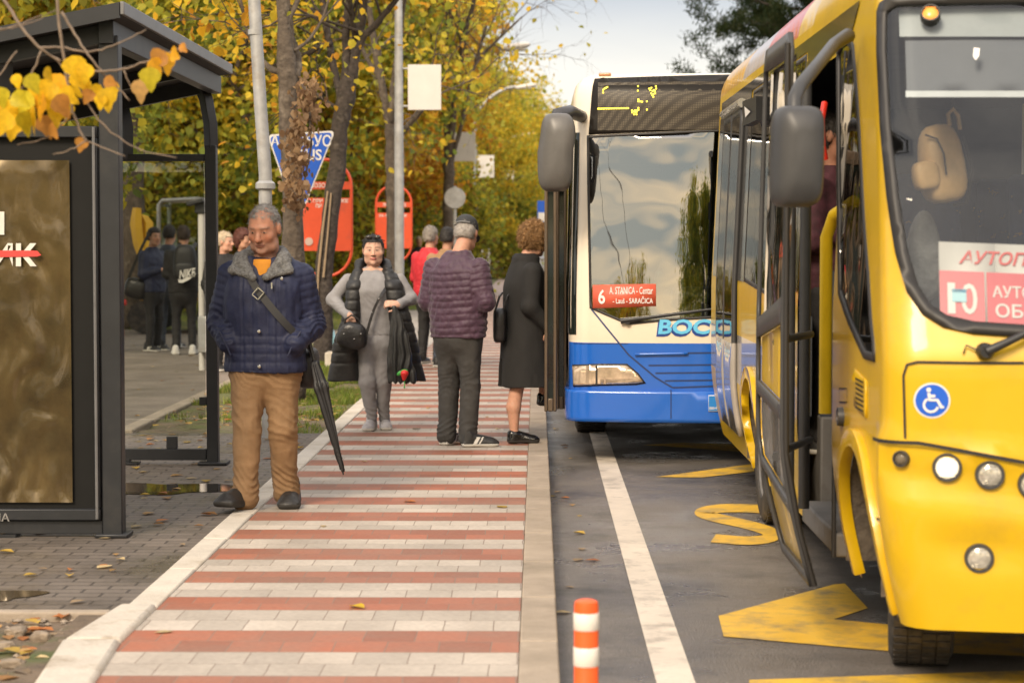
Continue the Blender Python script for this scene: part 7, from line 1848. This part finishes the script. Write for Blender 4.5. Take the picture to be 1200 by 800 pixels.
mb = MB(); mb.tube([lc(402, 386, -.24), lc(405, 374, -.24), lc(412, 369, -.25), lc(420, 374, -.24), lc(424, 387, -.24)], .008, 8); obj('handle', mb, m_lea, hb, world=False)
obj('strap', ribbon([lc(459, 322, .03), lc(457, 330, -.10), lc(447, 345, -.19), lc(438, 362, -.19), lc(431, 385, -.2), lc(428, 396, -.2)], .022, .004, wdir=(0, -1, 0)), m_lea, hb, world=False)
for x, y in ((403, 391), (423, 391), (415, 397), (444, 350), (436, 366)):
    mb = MB(); mb.ball(lc(x, y, -.285 if y > 380 else -.205), .006, 8); obj('metal_fitting', mb, m_chrome, hb, world=False)
pbg = thing('carrier_bag', 'thin black carrier bag hanging from the grey suited woman by two fingers', 'bag', p0)
S = Solid(); S.add(loft([(lc(470, 446)[2], lc(474, 446)[0], -.25, .11, .045), (lc(470, 425)[2], lc(472, 425)[0], -.25, .105, .05), (lc(470, 395)[2], lc(470, 395)[0], -.25, .075, .04), (lc(470, 370)[2], lc(467, 370)[0], -.25, .045, .025), (lc(470, 357)[2], lc(464, 357)[0], -.25, .02, .015)]), .02)
skin_obj('bag_body', S, .0075, mat('black_thin_plastic', (0.022, 0.022, 0.022), rough=0.38, var=0.2), pbg, disp=lambda V: .010 * np.sin(V[:, 0] * 120 + 2 * fbm(V * 8, 2)) * np.clip((1.0 - V[:, 2]) * 3, .2, 1))
st = thing('strawberry_charm', 'red strawberry charm with green leaf hanging below the black carrier bag', 'charm', p0)
S = Solid(); c = lc(474, 440, -.33); S.add(rcone(c + np.array([.0, 0, .015]), c + np.array([-.005, 0, -.03]), .034, .014), .01); skin_obj('berry', S, .006, mat('strawberry_red', (0.70, 0.03, 0.03), rough=0.4), st)
mb = MB(); mb.ball(c + np.array([-.035, .0, .02]), (.03, .012, .018), 10, rot=Matrix.Rotation(R(-30), 3, 'Y')); mb.ball(c + np.array([.0, .0, .04]), (.03, .014, .012), 10); mb.tube([c + np.array([-.0, 0, -.03]), c + np.array([0, 0, -.09])], .004, 6); mb.ball(c + np.array([0, 0, -.095]), .008, 8); obj('leaf', mb, mat('charm_green', (0.06, 0.36, 0.06), rough=0.4), st, world=False)

# ---- 3: man in the purple jacket, back to the camera -------------------------------------------------------
p0 = gp(537, 522); ra_ = R(152)
mp = person('man in purple quilted jacket and black cap standing with his back to the camera', p0, ra_)
hc = (-.01, -.105, 1.60); hm = rotm(R(14), R(26)); hs = 1.06
S = Solid(); head_parts(S, hc, hm, hs, (0, .0, 1.41), jaw=1.0, nr=.055)
S.add(loft([(.85, 0, 0, .16, .10), (1.1, 0, 0, .155, .10), (1.3, 0, 0, .17, .105), (1.42, 0, .01, .12, .08)]), .05)
AA = []
for sx in (-1, 1):
    a, b, c = np.array((sx * .20, .02, 1.345)), np.array((sx * .255, .03, 1.09)), np.array((sx * .13, -.20, 1.12)); AA.append((a, b, c))
    S.add(rcone(a, b, .048, .04), .04); S.add(rcone(b, c, .04, .029), .02); hand(S, c, (-sx * .75, -.6, .1), (sx * .3, -.4, .8), -sx, .8, .95)
HP = [(-.09, 0, .85), (.09, 0, .85)]; KN = [(-.095, -.02, .47), (.095, -.03, .47)]; AN = [(-.095, .02, .08), (.10, .0, .08)]
for h_, kn, an in zip(HP, KN, AN): S.add(rcone(h_, kn, .075, .055), .04); S.add(rcone(kn, an, .052, .035), .02)
skin_obj('body', S, .0062, m_skin, mp, col=head_paint(hc, hm, hs, (0.50, 0.26, 0.18), brow=(0.2, 0.18, 0.16), hairline=lambda q: ((q[:, 2] > -.05) & (q[:, 1] > -.002) & (q[:, 2] < .06) & (np.abs(q[:, 0]) < .081) & ((np.abs(q[:, 0]) < .07) | (q[:, 1] > .03))) * .9, haircol=(0.30, 0.27, 0.24)))
S = Solid(); hair_cap(S, hc, hm, hs, -.065, .03, .0, .004); skin_obj('hair', S, .0065, hairmat('silver_hair', (0.34, 0.31, 0.28)), mp, disp=hairdisp(.003, 45), fz=(2500, .02, .001))
cap = thing('cap', 'black baseball cap on the head of the man in purple jacket', 'cap', p0, ra_)
T = lambda p: np.array(hc) + hm @ np.array(p, float) * hs
S = Solid(); S.add(ellip(T((0, .014, .045)), np.array([.086, .107, .088]) * hs, hm), .01); S.add(rbox(T((0, 0, -.075)), (.3, .3, .1), .01, hm), .008, 's')
skin_obj('cap_crown', S, .0065, mat('black_cap_cloth', (0.025, 0.026, 0.028), rough=0.7), cap)
S = Solid(); S.add(ellip(T((0, -.125, .030)), np.array([.07, .065, .007]) * hs, hm @ rotm(0, R(14))), .01); skin_obj('cap_visor', S, .0055, MATS['black_cap_cloth'], cap)
mb = MB(); mb.tube([T((x, .014 + math.sqrt(max(0, 1 - (x / .089) ** 2)) * .108, .035)) for x in (-.05, -.025, 0, .025, .05)], .009, 6); obj('cap_strap', mb, mat('cap_strap_grey', (0.12, 0.12, 0.12), rough=0.5), cap, world=False)
mb = MB(); mb.lathe(T((.055, .10, .036)), [(.014, -.012), (.014, .012)], 10, 'y'); obj('cap_buckle', mb, m_chrome, cap, world=False)
m_pur = mat('purple_quilted_nylon', (0.052, 0.021, 0.043), rough=0.62, var=0.16, vs=10, bump=0.002, bs=60, sheen=.2)
S = Solid(); S.add(loft([(.82, 0, .0, .215, .145), (.9, 0, 0, .222, .155), (1.05, 0, 0, .222, .155), (1.2, 0, .0, .235, .16), (1.32, 0, .01, .225, .14), (1.40, 0, .01, .15, .10), (1.47, 0, -.005, .085, .08)], 2.5), .02)
for a, b, c in AA: S.add(rcone(a, b, .076, .072), .03); S.add(rcone(b, c, .072, .052), .025)
def disp_pur(V):
    d, on = quilt_arm(V, AA, .05, .0055, .009); z = V[:, 2]; ph = (z / .05 + .2 * np.sin(V[:, 0] * 9 + 1)) % 1; dd = np.minimum(ph, 1 - ph) * .05
    sp = np.where(z > 1.33, .4, 1.0)
    d = np.where(on, d, -.006 * sp * np.exp(-(dd / .010) ** 2))
    q2 = V[:, 0] * 40 + V[:, 2] * 34 + 5 * fbm(V * 4, 2); d = d + .0035 * (1 - 2 * np.abs(np.sin(q2)) ** .8) * fbm(V * 3 + 9, 2)
    return d + .006 * fbm(V * np.array([13, 13, 16]), 3) + .003 * fbm(V * np.array([40, 40, 22]), 2)
skin_obj('jacket', S, .0075, m_pur, mp, disp=disp_pur)
S = legs_solid(.85, HP, KN, [np.array(a) + (0, 0, -.01) for a in AN], (.098, .078, .068), [(.70, 0, 0, .17, .12), (.80, 0, .0, .185, .135), (.88, 0, 0, .18, .13)], .005)
m_char = mat('charcoal_trousers', (0.040, 0.038, 0.036), rough=0.8, var=0.2, vs=9)
skin_obj('trousers', S, .0088, m_char, mp, disp=wrinkle(.006, 9, [(.46, .12, .003), (.13, .07, .006)]))
m_bw = [m_blk_s, m_sole]
shoe(mp, (-.10, .06, 0), R(-50), .285, .10, m_bw, stripe=True); shoe(mp, (.105, .02, 0), R(-10), .285, .10, m_bw, stripe=True)

# ---- 4: woman in the black coat stepping into the blue bus -------------------------------------------------
p0 = gp(603, 518.5); rc_ = R(108)
wc = person('curly blond woman in long black coat stepping into the blue bus', p0, rc_)
hc = (.0, -.165, 1.555); hm = rotm(R(6), R(15)); hs = 1.0
S = Solid(); head_parts(S, hc, hm, hs, (0, -.08, 1.37), nr=.05)
S.add(loft([(.85, 0, -.07, .15, .10), (1.1, 0, -.08, .14, .09), (1.28, 0, -.09, .15, .09), (1.36, 0, -.085, .09, .07)]), .05)
AA = []
for sx in (-1, 1):
    a, b, c = np.array((sx * .185, -.085, 1.31)), np.array((sx * .23, -.085 + (.03 if sx < 0 else -.04), 1.05)), np.array((sx * .215, -.21 - (.06 if sx > 0 else 0), .88 if sx < 0 else 1.0)); AA.append((a, b, c))
    S.add(rcone(a, b, .045, .038), .04); S.add(rcone(b, c, .038, .027), .02)
hand(S, AA[0][2], (0, -.35, -.93), (-.9, -.1, 0), 1, 1.0, .9); hand(S, AA[1][2], (0, -.9, .1), (.4, 0, .9), -1, .5, .9)
S.add(rcone((-.08, 0, .85), (-.085, .0, .47), .075, .056), .04); S.add(rcone((-.085, 0, .47), (-.085, .035, .28), .054, .054), .02); S.add(rcone((-.085, .035, .28), (-.085, .03, .075), .053, .030), .02); S.add(rcone((-.085, .03, .075), (-.085, -.10, .035), .03, .024), .02)
S.add(rcone((.08, -.03, .85), (.09, -.28, .60), .075, .056), .04); S.add(rcone((.09, -.28, .60), (.09, -.26, .32), .052, .035), .02); S.add(rcone((.09, -.26, .31), (.09, -.38, .28), .03, .025), .02)
skin_obj('body', S, .0062, m_skin, wc, col=head_paint(hc, hm, hs, (0.52, 0.28, 0.19)))
T = lambda p: np.array(hc) + hm @ np.array(p, float) * hs
S = Solid(); hair_cap(S, hc, hm, hs, -.09, .055, .02, .02); rh = np.random.default_rng(8)
for i in range(330):
    a = rh.uniform(-2.3, 2.3) + math.pi / 2; e = rh.uniform(-1.0, 1.45)
    c = T((math.cos(a) * math.cos(e) * .094, .02 + math.sin(a) * math.cos(e) * .108, .02 + math.sin(e) * .110)); S.add(ellip(c, (rh.uniform(.009, .017), rh.uniform(.009, .017), rh.uniform(.012, .024))), .004)
skin_obj('hair', S, .0048, hairmat('blond_curls', (0.34, 0.19, 0.075)), wc, disp=lambda V: .006 * np.sin(V[:, 2] * 150 + 9 * fbm(V * 14, 2)) + .004 * fbm(V * 55, 2), it=0, fz=(9000, .03, .0011, 'curl'))
m_coat = mat('black_wool_coat', (0.0125, 0.0118, 0.0115), rough=0.88, var=0.2, vs=8, bump=0.002, bs=160)
S = Solid(); S.add(loft([(.43, .0, -.085, .235, .205), (.6, 0, -.08, .225, .19), (.8, 0, -.075, .215, .17), (1.0, 0, -.075, .20, .15), (1.2, 0, -.085, .21, .16), (1.31, 0, -.09, .20, .13), (1.39, 0, -.085, .12, .10), (1.43, 0, -.085, .085, .08)], 2.3), .02)
for a, b, c in AA: S.add(rcone(a, b, .072, .064), .03); S.add(rcone(b, c, .064, .05), .025)
S.add(rbox((.0, .16, .50), (.012, .12, .14), .004), .01, 's')
skin_obj('coat', S, .0085, m_coat, wc, disp=lambda V: .008 * fbm(V * np.array([8, 8, 3.2]), 3) * np.clip(1.5 - V[:, 2], .2, 1) + .008 * np.sin(np.arctan2(V[:, 1], V[:, 0]) * 5 + 1) * np.clip(.85 - V[:, 2], 0, 1))
S = Solid(); S.add(loft([(1.36, 0, -.085, .13, .105), (1.42, 0, -.09, .11, .10), (1.45, 0, -.09, .085, .08)]), .02); skin_obj('coat_collar', S, .008, m_coat, wc, disp=hairdisp(.004, 14))
shoe(wc, (-.085, .055, 0), R(-4), .25, .085, [mat('patent_black_shoe', (0.012, 0.011, 0.011), rough=0.15), m_sole_d], heel=.03, up=.06)
shoe(wc, (.09, -.24, .27), R(0), .25, .085, [MATS['patent_black_shoe'], m_sole_d], heel=.03, up=.06)
hb = thing('handbag', 'black crocodile handbag held by the woman in the long black coat', 'handbag', p0)
c = np.array(at(585.5, 381, p0[1] - .06) - p0)
mb = MB(); soft(mb, c, .10, .25, .265, 5); obj('bag_body', mb, m_lea, hb, world=False, smooth=60)
for dx in (-.03, .03):
    mb = MB(); mb.tube([c + np.array([dx, -.08, .12]), c + np.array([dx + .03, -.05, .22]), c + np.array([dx + .05, .0, .245]), c + np.array([dx + .03, .05, .22]), c + np.array([dx, .08, .12])], .008, 8); obj('handle', mb, m_lea, hb, world=False)

# ---- the others, simpler figures further off ---------------------------------------------------------------
def figure(label, px, pyf, H, rot, top, legs, hairc, skinc=SKIN, topm='jacket', hw=.0, grp=None, head=(0, 0), hairlen=-.05, legw=1.0, toplen=.84, arms='down', shoes=None, fatness=1.0, Y=None, hs=1.05, h=.0105, hairpuff=.008, base=None):
    p = gp(px, pyf) if base is None else np.array(base, float); t = person(label, p, rot, grp); s = H / 1.75
    hc = np.array((0, -.03 - .03 * (head[1] > .1), 1.62)) * s; hm = rotm(head[0], head[1])
    S = Solid(); head_parts(S, hc, hm, hs * s, (0, .01, 1.42 * s), nr=.052)
    Z = lambda rows: [(z * s, x * s, y * s, a * s * fatness, b * s * fatness) for z, x, y, a, b in rows]
    S.add(loft(Z([(.85, 0, 0, .15, .10), (1.1, 0, 0, .15, .10), (1.3, 0, 0, .165, .10), (1.42, 0, .01, .11, .08)])), .05)
    AA = []
    for sx in (-1, 1):
        if arms == 'down': q = ((sx * .19, .01, 1.35), (sx * .24, .03, 1.09), (sx * .235, -.05, .86))
        elif arms == 'pockets': q = ((sx * .19, .01, 1.35), (sx * .265, .05, 1.09), (sx * .18, -.10, .94))
        else: q = ((sx * .19, .01, 1.35), (sx * .23, .0, 1.09), (sx * .10, -.22, 1.15))
        q = [np.array(v) * s for v in q]; AA.append(q)
        S.add(rcone(q[0], q[1], .046, .04), .04); S.add(rcone(q[1], q[2], .04, .028), .02)
        d = q[2] - q[1]; hand(S, q[2], d, (sx, -.3, .1) if arms != 'front' else (0, -.3, .9), -sx if arms != 'front' else -sx, .6, 1.0 * s, k=.01)
    HP = [(-.09 * s, 0, .85 * s), (.09 * s, 0, .85 * s)]; KN = [(-.10 * s, -.03 * s, .47 * s), (.10 * s, -.02 * s, .47 * s)]; AN = [(-.11 * s, -.01, .09), (.11 * s, .03, .09)]
    for a, b, c in zip(HP, KN, AN): S.add(rcone(a, b, .07, .052), .04); S.add(rcone(b, c, .05, .034), .02)
    skin_obj('body', S, h * .8, m_skin, t, col=head_paint(hc, hm, hs * s, skinc, brow=tuple(x * .6 for x in hairc)))
    S = Solid(); hair_cap(S, hc, hm, hs * s, hairlen, .055, .0, hairpuff)
    if hairlen < -.09: S.add(ellip(hc + hm @ np.array((0, .05, -.05)) * s, np.array([.085, .055, .09]) * s, hm), .02)
    skin_obj('hair', S, .008, hairmat('hair_%d_%d' % (int(hairc[0] * 999), int(hairc[2] * 999)), hairc), t, disp=hairdisp(.005, 35), fz=(1500, .025, .0016))
    S = Solid(); S.add(loft(Z([(toplen, 0, 0, .20, .14), (toplen + .1, 0, 0, .20, .145), (1.1, 0, 0, .20, .145), (1.25, 0, 0, .215, .145), (1.34, 0, .01, .20, .125), (1.42, 0, .015, .12, .09), (1.47, 0, .01, .08, .075)]), 2.4), .02)
    for q in AA: S.add(rcone(q[0], q[1], .07 * s, .064 * s), .03); S.add(rcone(q[1], q[1] + (q[2] - q[1]) * .95, .064 * s, .047 * s), .025)
    skin_obj(topm, S, h, top, t, disp=wrinkle(.008, 8, [(1.0, .2, .003)]))
    S = legs_solid(.85, HP, KN, AN, (.095 * legw, .07 * legw, .058 * legw), Z([(.68, 0, 0, .165, .12), (.80, 0, 0, .18, .13), (.88, 0, 0, .17, .12)]), .004); skin_obj('trousers', S, h, legs, t, disp=wrinkle(.007, 9, [(.45, .1, .003), (.14, .06, .005)]))
    for a in AN: shoe(t, (a[0], a[1] + .05, 0), R(6) * (1 if a[0] > 0 else -1), .285, .105, shoes or [m_blk_s, m_sole], stripe=shoes is not None)
    return t, p, hc, hm
m_dn = mat('dark_navy_jacket', (0.018, 0.024, 0.06), rough=0.6, var=0.2); m_redj = mat('red_jacket', (0.52, 0.022, 0.035), rough=0.6, var=0.12, vs=6); m_tanj = mat('tan_jacket', (0.34, 0.20, 0.10), rough=0.75, var=0.12); m_jean = mat('blue_denim', (0.045, 0.10, 0.22), rough=0.8, var=0.2)
m_grj = mat('blue_grey_jacket', (0.05, 0.06, 0.085), rough=0.65, var=0.2); trn = [m_blk_s, m_sole]
figure('grey haired man in red jacket standing behind the man in purple', 504, 426, 1.74, R(150), m_redj, m_blk, (0.28, 0.25, 0.22), arms='front', fatness=1.08, hairlen=-.07)
tb = figure('dark capped man in tan jacket half hidden behind the purple jacket', 524, 430, 1.72, R(165), m_tanj, m_grj, (0.03, 0.026, 0.024), arms='front')
G_ = 'youths waiting beside the shelter'
t1, p1, hc1, hm1 = figure('youth in dark navy jacket facing right with a black holdall, left of the group', 180, 411.5, 1.74, R(62), m_dn, m_blk, (0.028, 0.02, 0.016), arms='front', legw=.86, grp=G_, skinc=(.52, .30, .21), shoes=trn, head=(R(-20), R(4)))
figure('youth in blue grey jacket standing between the holdall and the rucksack', 199, 408, 1.78, R(170), m_grj, m_grj, (0.03, 0.022, 0.018), arms='front', legw=.86, grp=G_, shoes=trn)
t3, p3, hc3, hm3 = figure('youth in black with his back turned carrying a black rucksack with white print', 216, 415.5, 1.76, R(186), m_blk, m_blk, (0.05, 0.032, 0.022), arms='front', legw=.88, grp=G_, shoes=[mat('white_trainer', (0.6, 0.58, 0.56), rough=.5), m_sole])
hd = thing('holdall', 'black holdall hanging at the side of the youth in navy', 'bag', p1)
cw = np.array(at(160, 338, p1[1] - .1) - p1); mb = MB(); soft(mb, cw, .34, .2, .30, 3, rot=Matrix.Rotation(R(12), 3, 'Y')); obj('bag_body', mb, m_lea, hd, world=False, smooth=60)
obj('strap', ribbon([cw + np.array([-.12, 0, .12]), cw + np.array([.05, -.05, .5]), cw + np.array([.2, .0, .82]), cw + np.array([.3, .1, .7])], .04, .005, wdir=(0, -1, 0)), m_strap, hd, world=False)
rk = thing('rucksack', 'black rucksack with white lettering and swoosh on the back of a youth', 'rucksack', p3)
cr_ = np.array(at(217, 308, p3[1] - .26) - p3); mb = MB(); soft(mb, cr_, .34, .2, .50, 3.4, taper=.15); obj('pack_body', mb, mat('black_pack_nylon', (0.014, 0.014, 0.016), rough=.5, var=.2), rk, world=False, smooth=60)
mb = MB(); soft(mb, cr_ + np.array([0, -.09, -.1]), .26, .08, .22, 3.6); obj('front_pocket', mb, MATS['black_pack_nylon'], rk, world=False, smooth=60)
mb = MB(); f = lambda u, v: at(u, -v + (u - 218) * -.16, p3[1] - .415) - p3
text_fit('NIKE', 210, 229, -325.5, -315.5, f, mb, 0, .03, .15)
sw = [(208.5, 327), (209.5, 331), (214, 331.5), (222, 327.5), (230.5, 320), (221, 324.5), (213.5, 327.5), (210.5, 327.6)]
mb.add([at(x, y, p3[1] - .415) - p3 for x, y in sw], [tuple(range(len(sw)))]); obj('white_print', mb, m_white, rk, world=False)
for sx in (-1, 1):
    obj('shoulder_strap', ribbon([cr_ + np.array([sx * .1, .08, .2]), cr_ + np.array([sx * .12, .22, .29]), cr_ + np.array([sx * .13, .36, .18])], .05, .01, wdir=(sx * .3, 0, 1)), m_strap, rk, world=False)
tbw, pbw, hcb, hmb = figure('elderly woman with white blond hair in black coat, smiling behind the shelter post', 264, 434, 1.66, R(35), m_blk, m_blk, (0.55, 0.45, 0.32), toplen=.60, fatness=1.1, skinc=(.55, .30, .21), head=(R(30), R(0)), hairlen=-.04)
figure('woman with dark red hair and jeans mostly hidden behind the navy jacketed man', 286, 426, 1.70, R(10), m_blk, m_jean, (0.10, 0.028, 0.018), head=(R(60), R(10)), hairlen=-.1, hairpuff=.02)
bgb = thing('shopping_bag', 'large black bag standing beside the shelter post by the white haired woman', 'bag', gp(252, 426))
mb = MB(); c = gp(254, 424); soft(mb, (c[0], c[1] - .25, PZ + .25), .26, .16, .48, 3, taper=.15); obj('bag_body', mb, mat('grey_black_bag', (0.04, 0.04, 0.042), rough=.6, var=.2), bgb, smooth=60)
mb = MB(); mb.tube([(c[0] - .07, c[1] - .25, PZ + .47), (c[0] - .05, c[1] - .25, PZ + .7), (c[0] + .05, c[1] - .25, PZ + .7), (c[0] + .07, c[1] - .25, PZ + .47)], .012, 6); obj('handle', mb, m_strap, bgb)
figure('distant person in dark jacket on the path beside the red jacketed man', 491, 352, 1.68, R(10), m_blk, m_blk, (0.4, 0.34, 0.26), h=.02)
ps = at(976, 300, 10.3); figure('dark haired passenger standing inside the open door of the yellow midibus', 0, 0, 1.68, R(60), mat('patterned_dark_shirt', (0.05, 0.012, 0.02), rough=.8, var=.5, vs=25), m_blk, (0.02, 0.015, 0.012), skinc=(.36, .17, .11), arms='front', base=(1.44, 10.3, 0.60))
# ================================================================== camera, sky, sun
cd = bpy.data.cameras.new('camera'); cam = bpy.data.objects.new('camera', cd); COL.objects.link(cam)
cd.sensor_width = 36.0; cd.lens = 36.0 * FPX / 1200; cd.clip_start = 0.1; cd.clip_end = 2000
rot = Matrix((Vector(Rv), Vector(Uv), Vector(-Fv))).transposed()
cam.matrix_world = Matrix.Translation(Vector(CAM)) @ rot.to_4x4()
cd.dof.use_dof = True; cd.dof.focus_distance = 13.0; cd.dof.aperture_fstop = 3.5
SC.camera = cam
SUN_EL, SUN_AZ = R(37), R(203)               # from behind the camera, a little to its left; compass angle from +Y clockwise
sd_ = Vector((math.sin(SUN_AZ) * math.cos(SUN_EL), math.cos(SUN_AZ) * math.cos(SUN_EL), math.sin(SUN_EL)))
ld = bpy.data.lights.new('sun', 'SUN'); ld.energy = 2.0; ld.angle = R(18); ld.color = (1.0, 0.83, 0.62)
lo = bpy.data.objects.new('sun', ld); COL.objects.link(lo)
lo.rotation_euler = (-sd_).to_track_quat('-Z', 'Y').to_euler(); lo.location = (0, -20, 30)
W = bpy.data.worlds.new('World'); SC.world = W; W.use_nodes = True
N, L = W.node_tree.nodes, W.node_tree.links
bg = N['Background']; bg.inputs['Strength'].default_value = 0.15
sky = N.new('ShaderNodeTexSky'); sky.sky_type = 'NISHITA'; sky.sun_disc = False; sky.sun_elevation = SUN_EL; sky.sun_rotation = SUN_AZ
sky.air_density = 1.3; sky.dust_density = 2.5
tc = N.new('ShaderNodeTexCoord')
mp = N.new('ShaderNodeMapping'); mp.inputs['Scale'].default_value = (1.6, 1.6, 9.0); L.new(tc.outputs['Generated'], mp.inputs['Vector'])
nz = N.new('ShaderNodeTexNoise'); nz.inputs['Scale'].default_value = 1.5; nz.inputs['Detail'].default_value = 7; nz.inputs['Roughness'].default_value = 0.55; nz.inputs['Distortion'].default_value = 0.6
L.new(mp.outputs['Vector'], nz.inputs['Vector'])
sp = N.new('ShaderNodeSeparateXYZ'); L.new(tc.outputs['Generated'], sp.inputs[0])
def mrange(src, a, b, c, d):
    m = N.new('ShaderNodeMapRange'); m.inputs['From Min'].default_value = a; m.inputs['From Max'].default_value = b; m.inputs['To Min'].default_value = c; m.inputs['To Max'].default_value = d
    L.new(src, m.inputs['Value']); return m.outputs[0]
def mixc(a, b, f):
    x = N.new('ShaderNodeMix'); x.data_type = 'RGBA'
    for nm, v in (('A', a), ('B', b), ('Factor', f)):
        if isinstance(v, tuple): x.inputs[nm].default_value = (*v, 1)
        elif isinstance(v, float): x.inputs[nm].default_value = v
        else: L.new(v, x.inputs[nm])
    return x.outputs['Result']
K = 7.0
cloud_w = (1.02 * K, 0.95 * K, 0.87 * K); cloud_g = (0.65 * K, 0.62 * K, 0.61 * K); gold = (1.5 * K, 1.1 * K, 0.62 * K)
m1 = mrange(nz.outputs['Fac'], 0.40, 0.62, 0, 1)
front = mixc(cloud_g, cloud_w, m1)
# a pale band over the horizon under a grey-lilac deck
hz = N.new('ShaderNodeMath'); hz.operation = 'MULTIPLY_ADD'; hz.inputs[1].default_value = 0.06; L.new(nz.outputs['Fac'], hz.inputs[0]); L.new(sp.outputs['Z'], hz.inputs[2])
low = mixc((1.55, 1.65, 2.05), (3.5, 3.3, 3.1), mrange(hz.outputs[0], 0.112, 0.152, 1, 0))
low = mixc(low, (2.6, 2.5, 2.5), mrange(nz.outputs['Fac'], 0.46, 0.62, 0.0, 0.5))
front = mixc(low, front, mrange(sp.outputs['Z'], 0.16, 0.34, 0, 1))
mp2 = N.new('ShaderNodeMapping'); mp2.inputs['Scale'].default_value = (1.5, 1.5, 42.0); mp2.inputs['Rotation'].default_value = (0, R(2), 0); L.new(tc.outputs['Generated'], mp2.inputs['Vector'])
nb = N.new('ShaderNodeTexNoise'); nb.inputs['Scale'].default_value = 1.3; nb.inputs['Detail'].default_value = 4; nb.inputs['Distortion'].default_value = 0.35; L.new(mp2.outputs['Vector'], nb.inputs['Vector'])
mb2 = mrange(nb.outputs['Fac'], 0.40, 0.64, 0, 1)
teal = (0.36 * K, 0.40 * K, 0.38 * K)
back = mixc(teal, gold, mb2)                 # low sun breaking through behind the camera
m3 = mrange(sp.outputs['Y'], -0.55, 0.05, 1, 0)
m4 = mrange(sp.outputs['Z'], 0.30, 0.62, 1, 0)
mm = N.new('ShaderNodeMath'); mm.operation = 'MULTIPLY'; L.new(m3, mm.inputs[0]); L.new(m4, mm.inputs[1])
cl = mixc(front, back, mm.outputs[0])
fin = mixc(sky.outputs['Color'], cl, 0.86)
L.new(fin, bg.inputs['Color'])
SC.view_settings.view_transform = 'Standard'; SC.view_settings.look = 'None'; SC.view_settings.exposure = 0.95; SC.view_settings.gamma = 1.0
SC.cycles.max_bounces = 8; SC.cycles.transparent_max_bounces = 24; SC.cycles.glossy_bounces = 4; SC.cycles.diffuse_bounces = 5; SC.cycles.transmission_bounces = 8
SC.cycles.use_denoising = True
SC.cycles.caustics_reflective = False; SC.cycles.caustics_refractive = False
SC.cycles.sample_clamp_indirect = 6.0
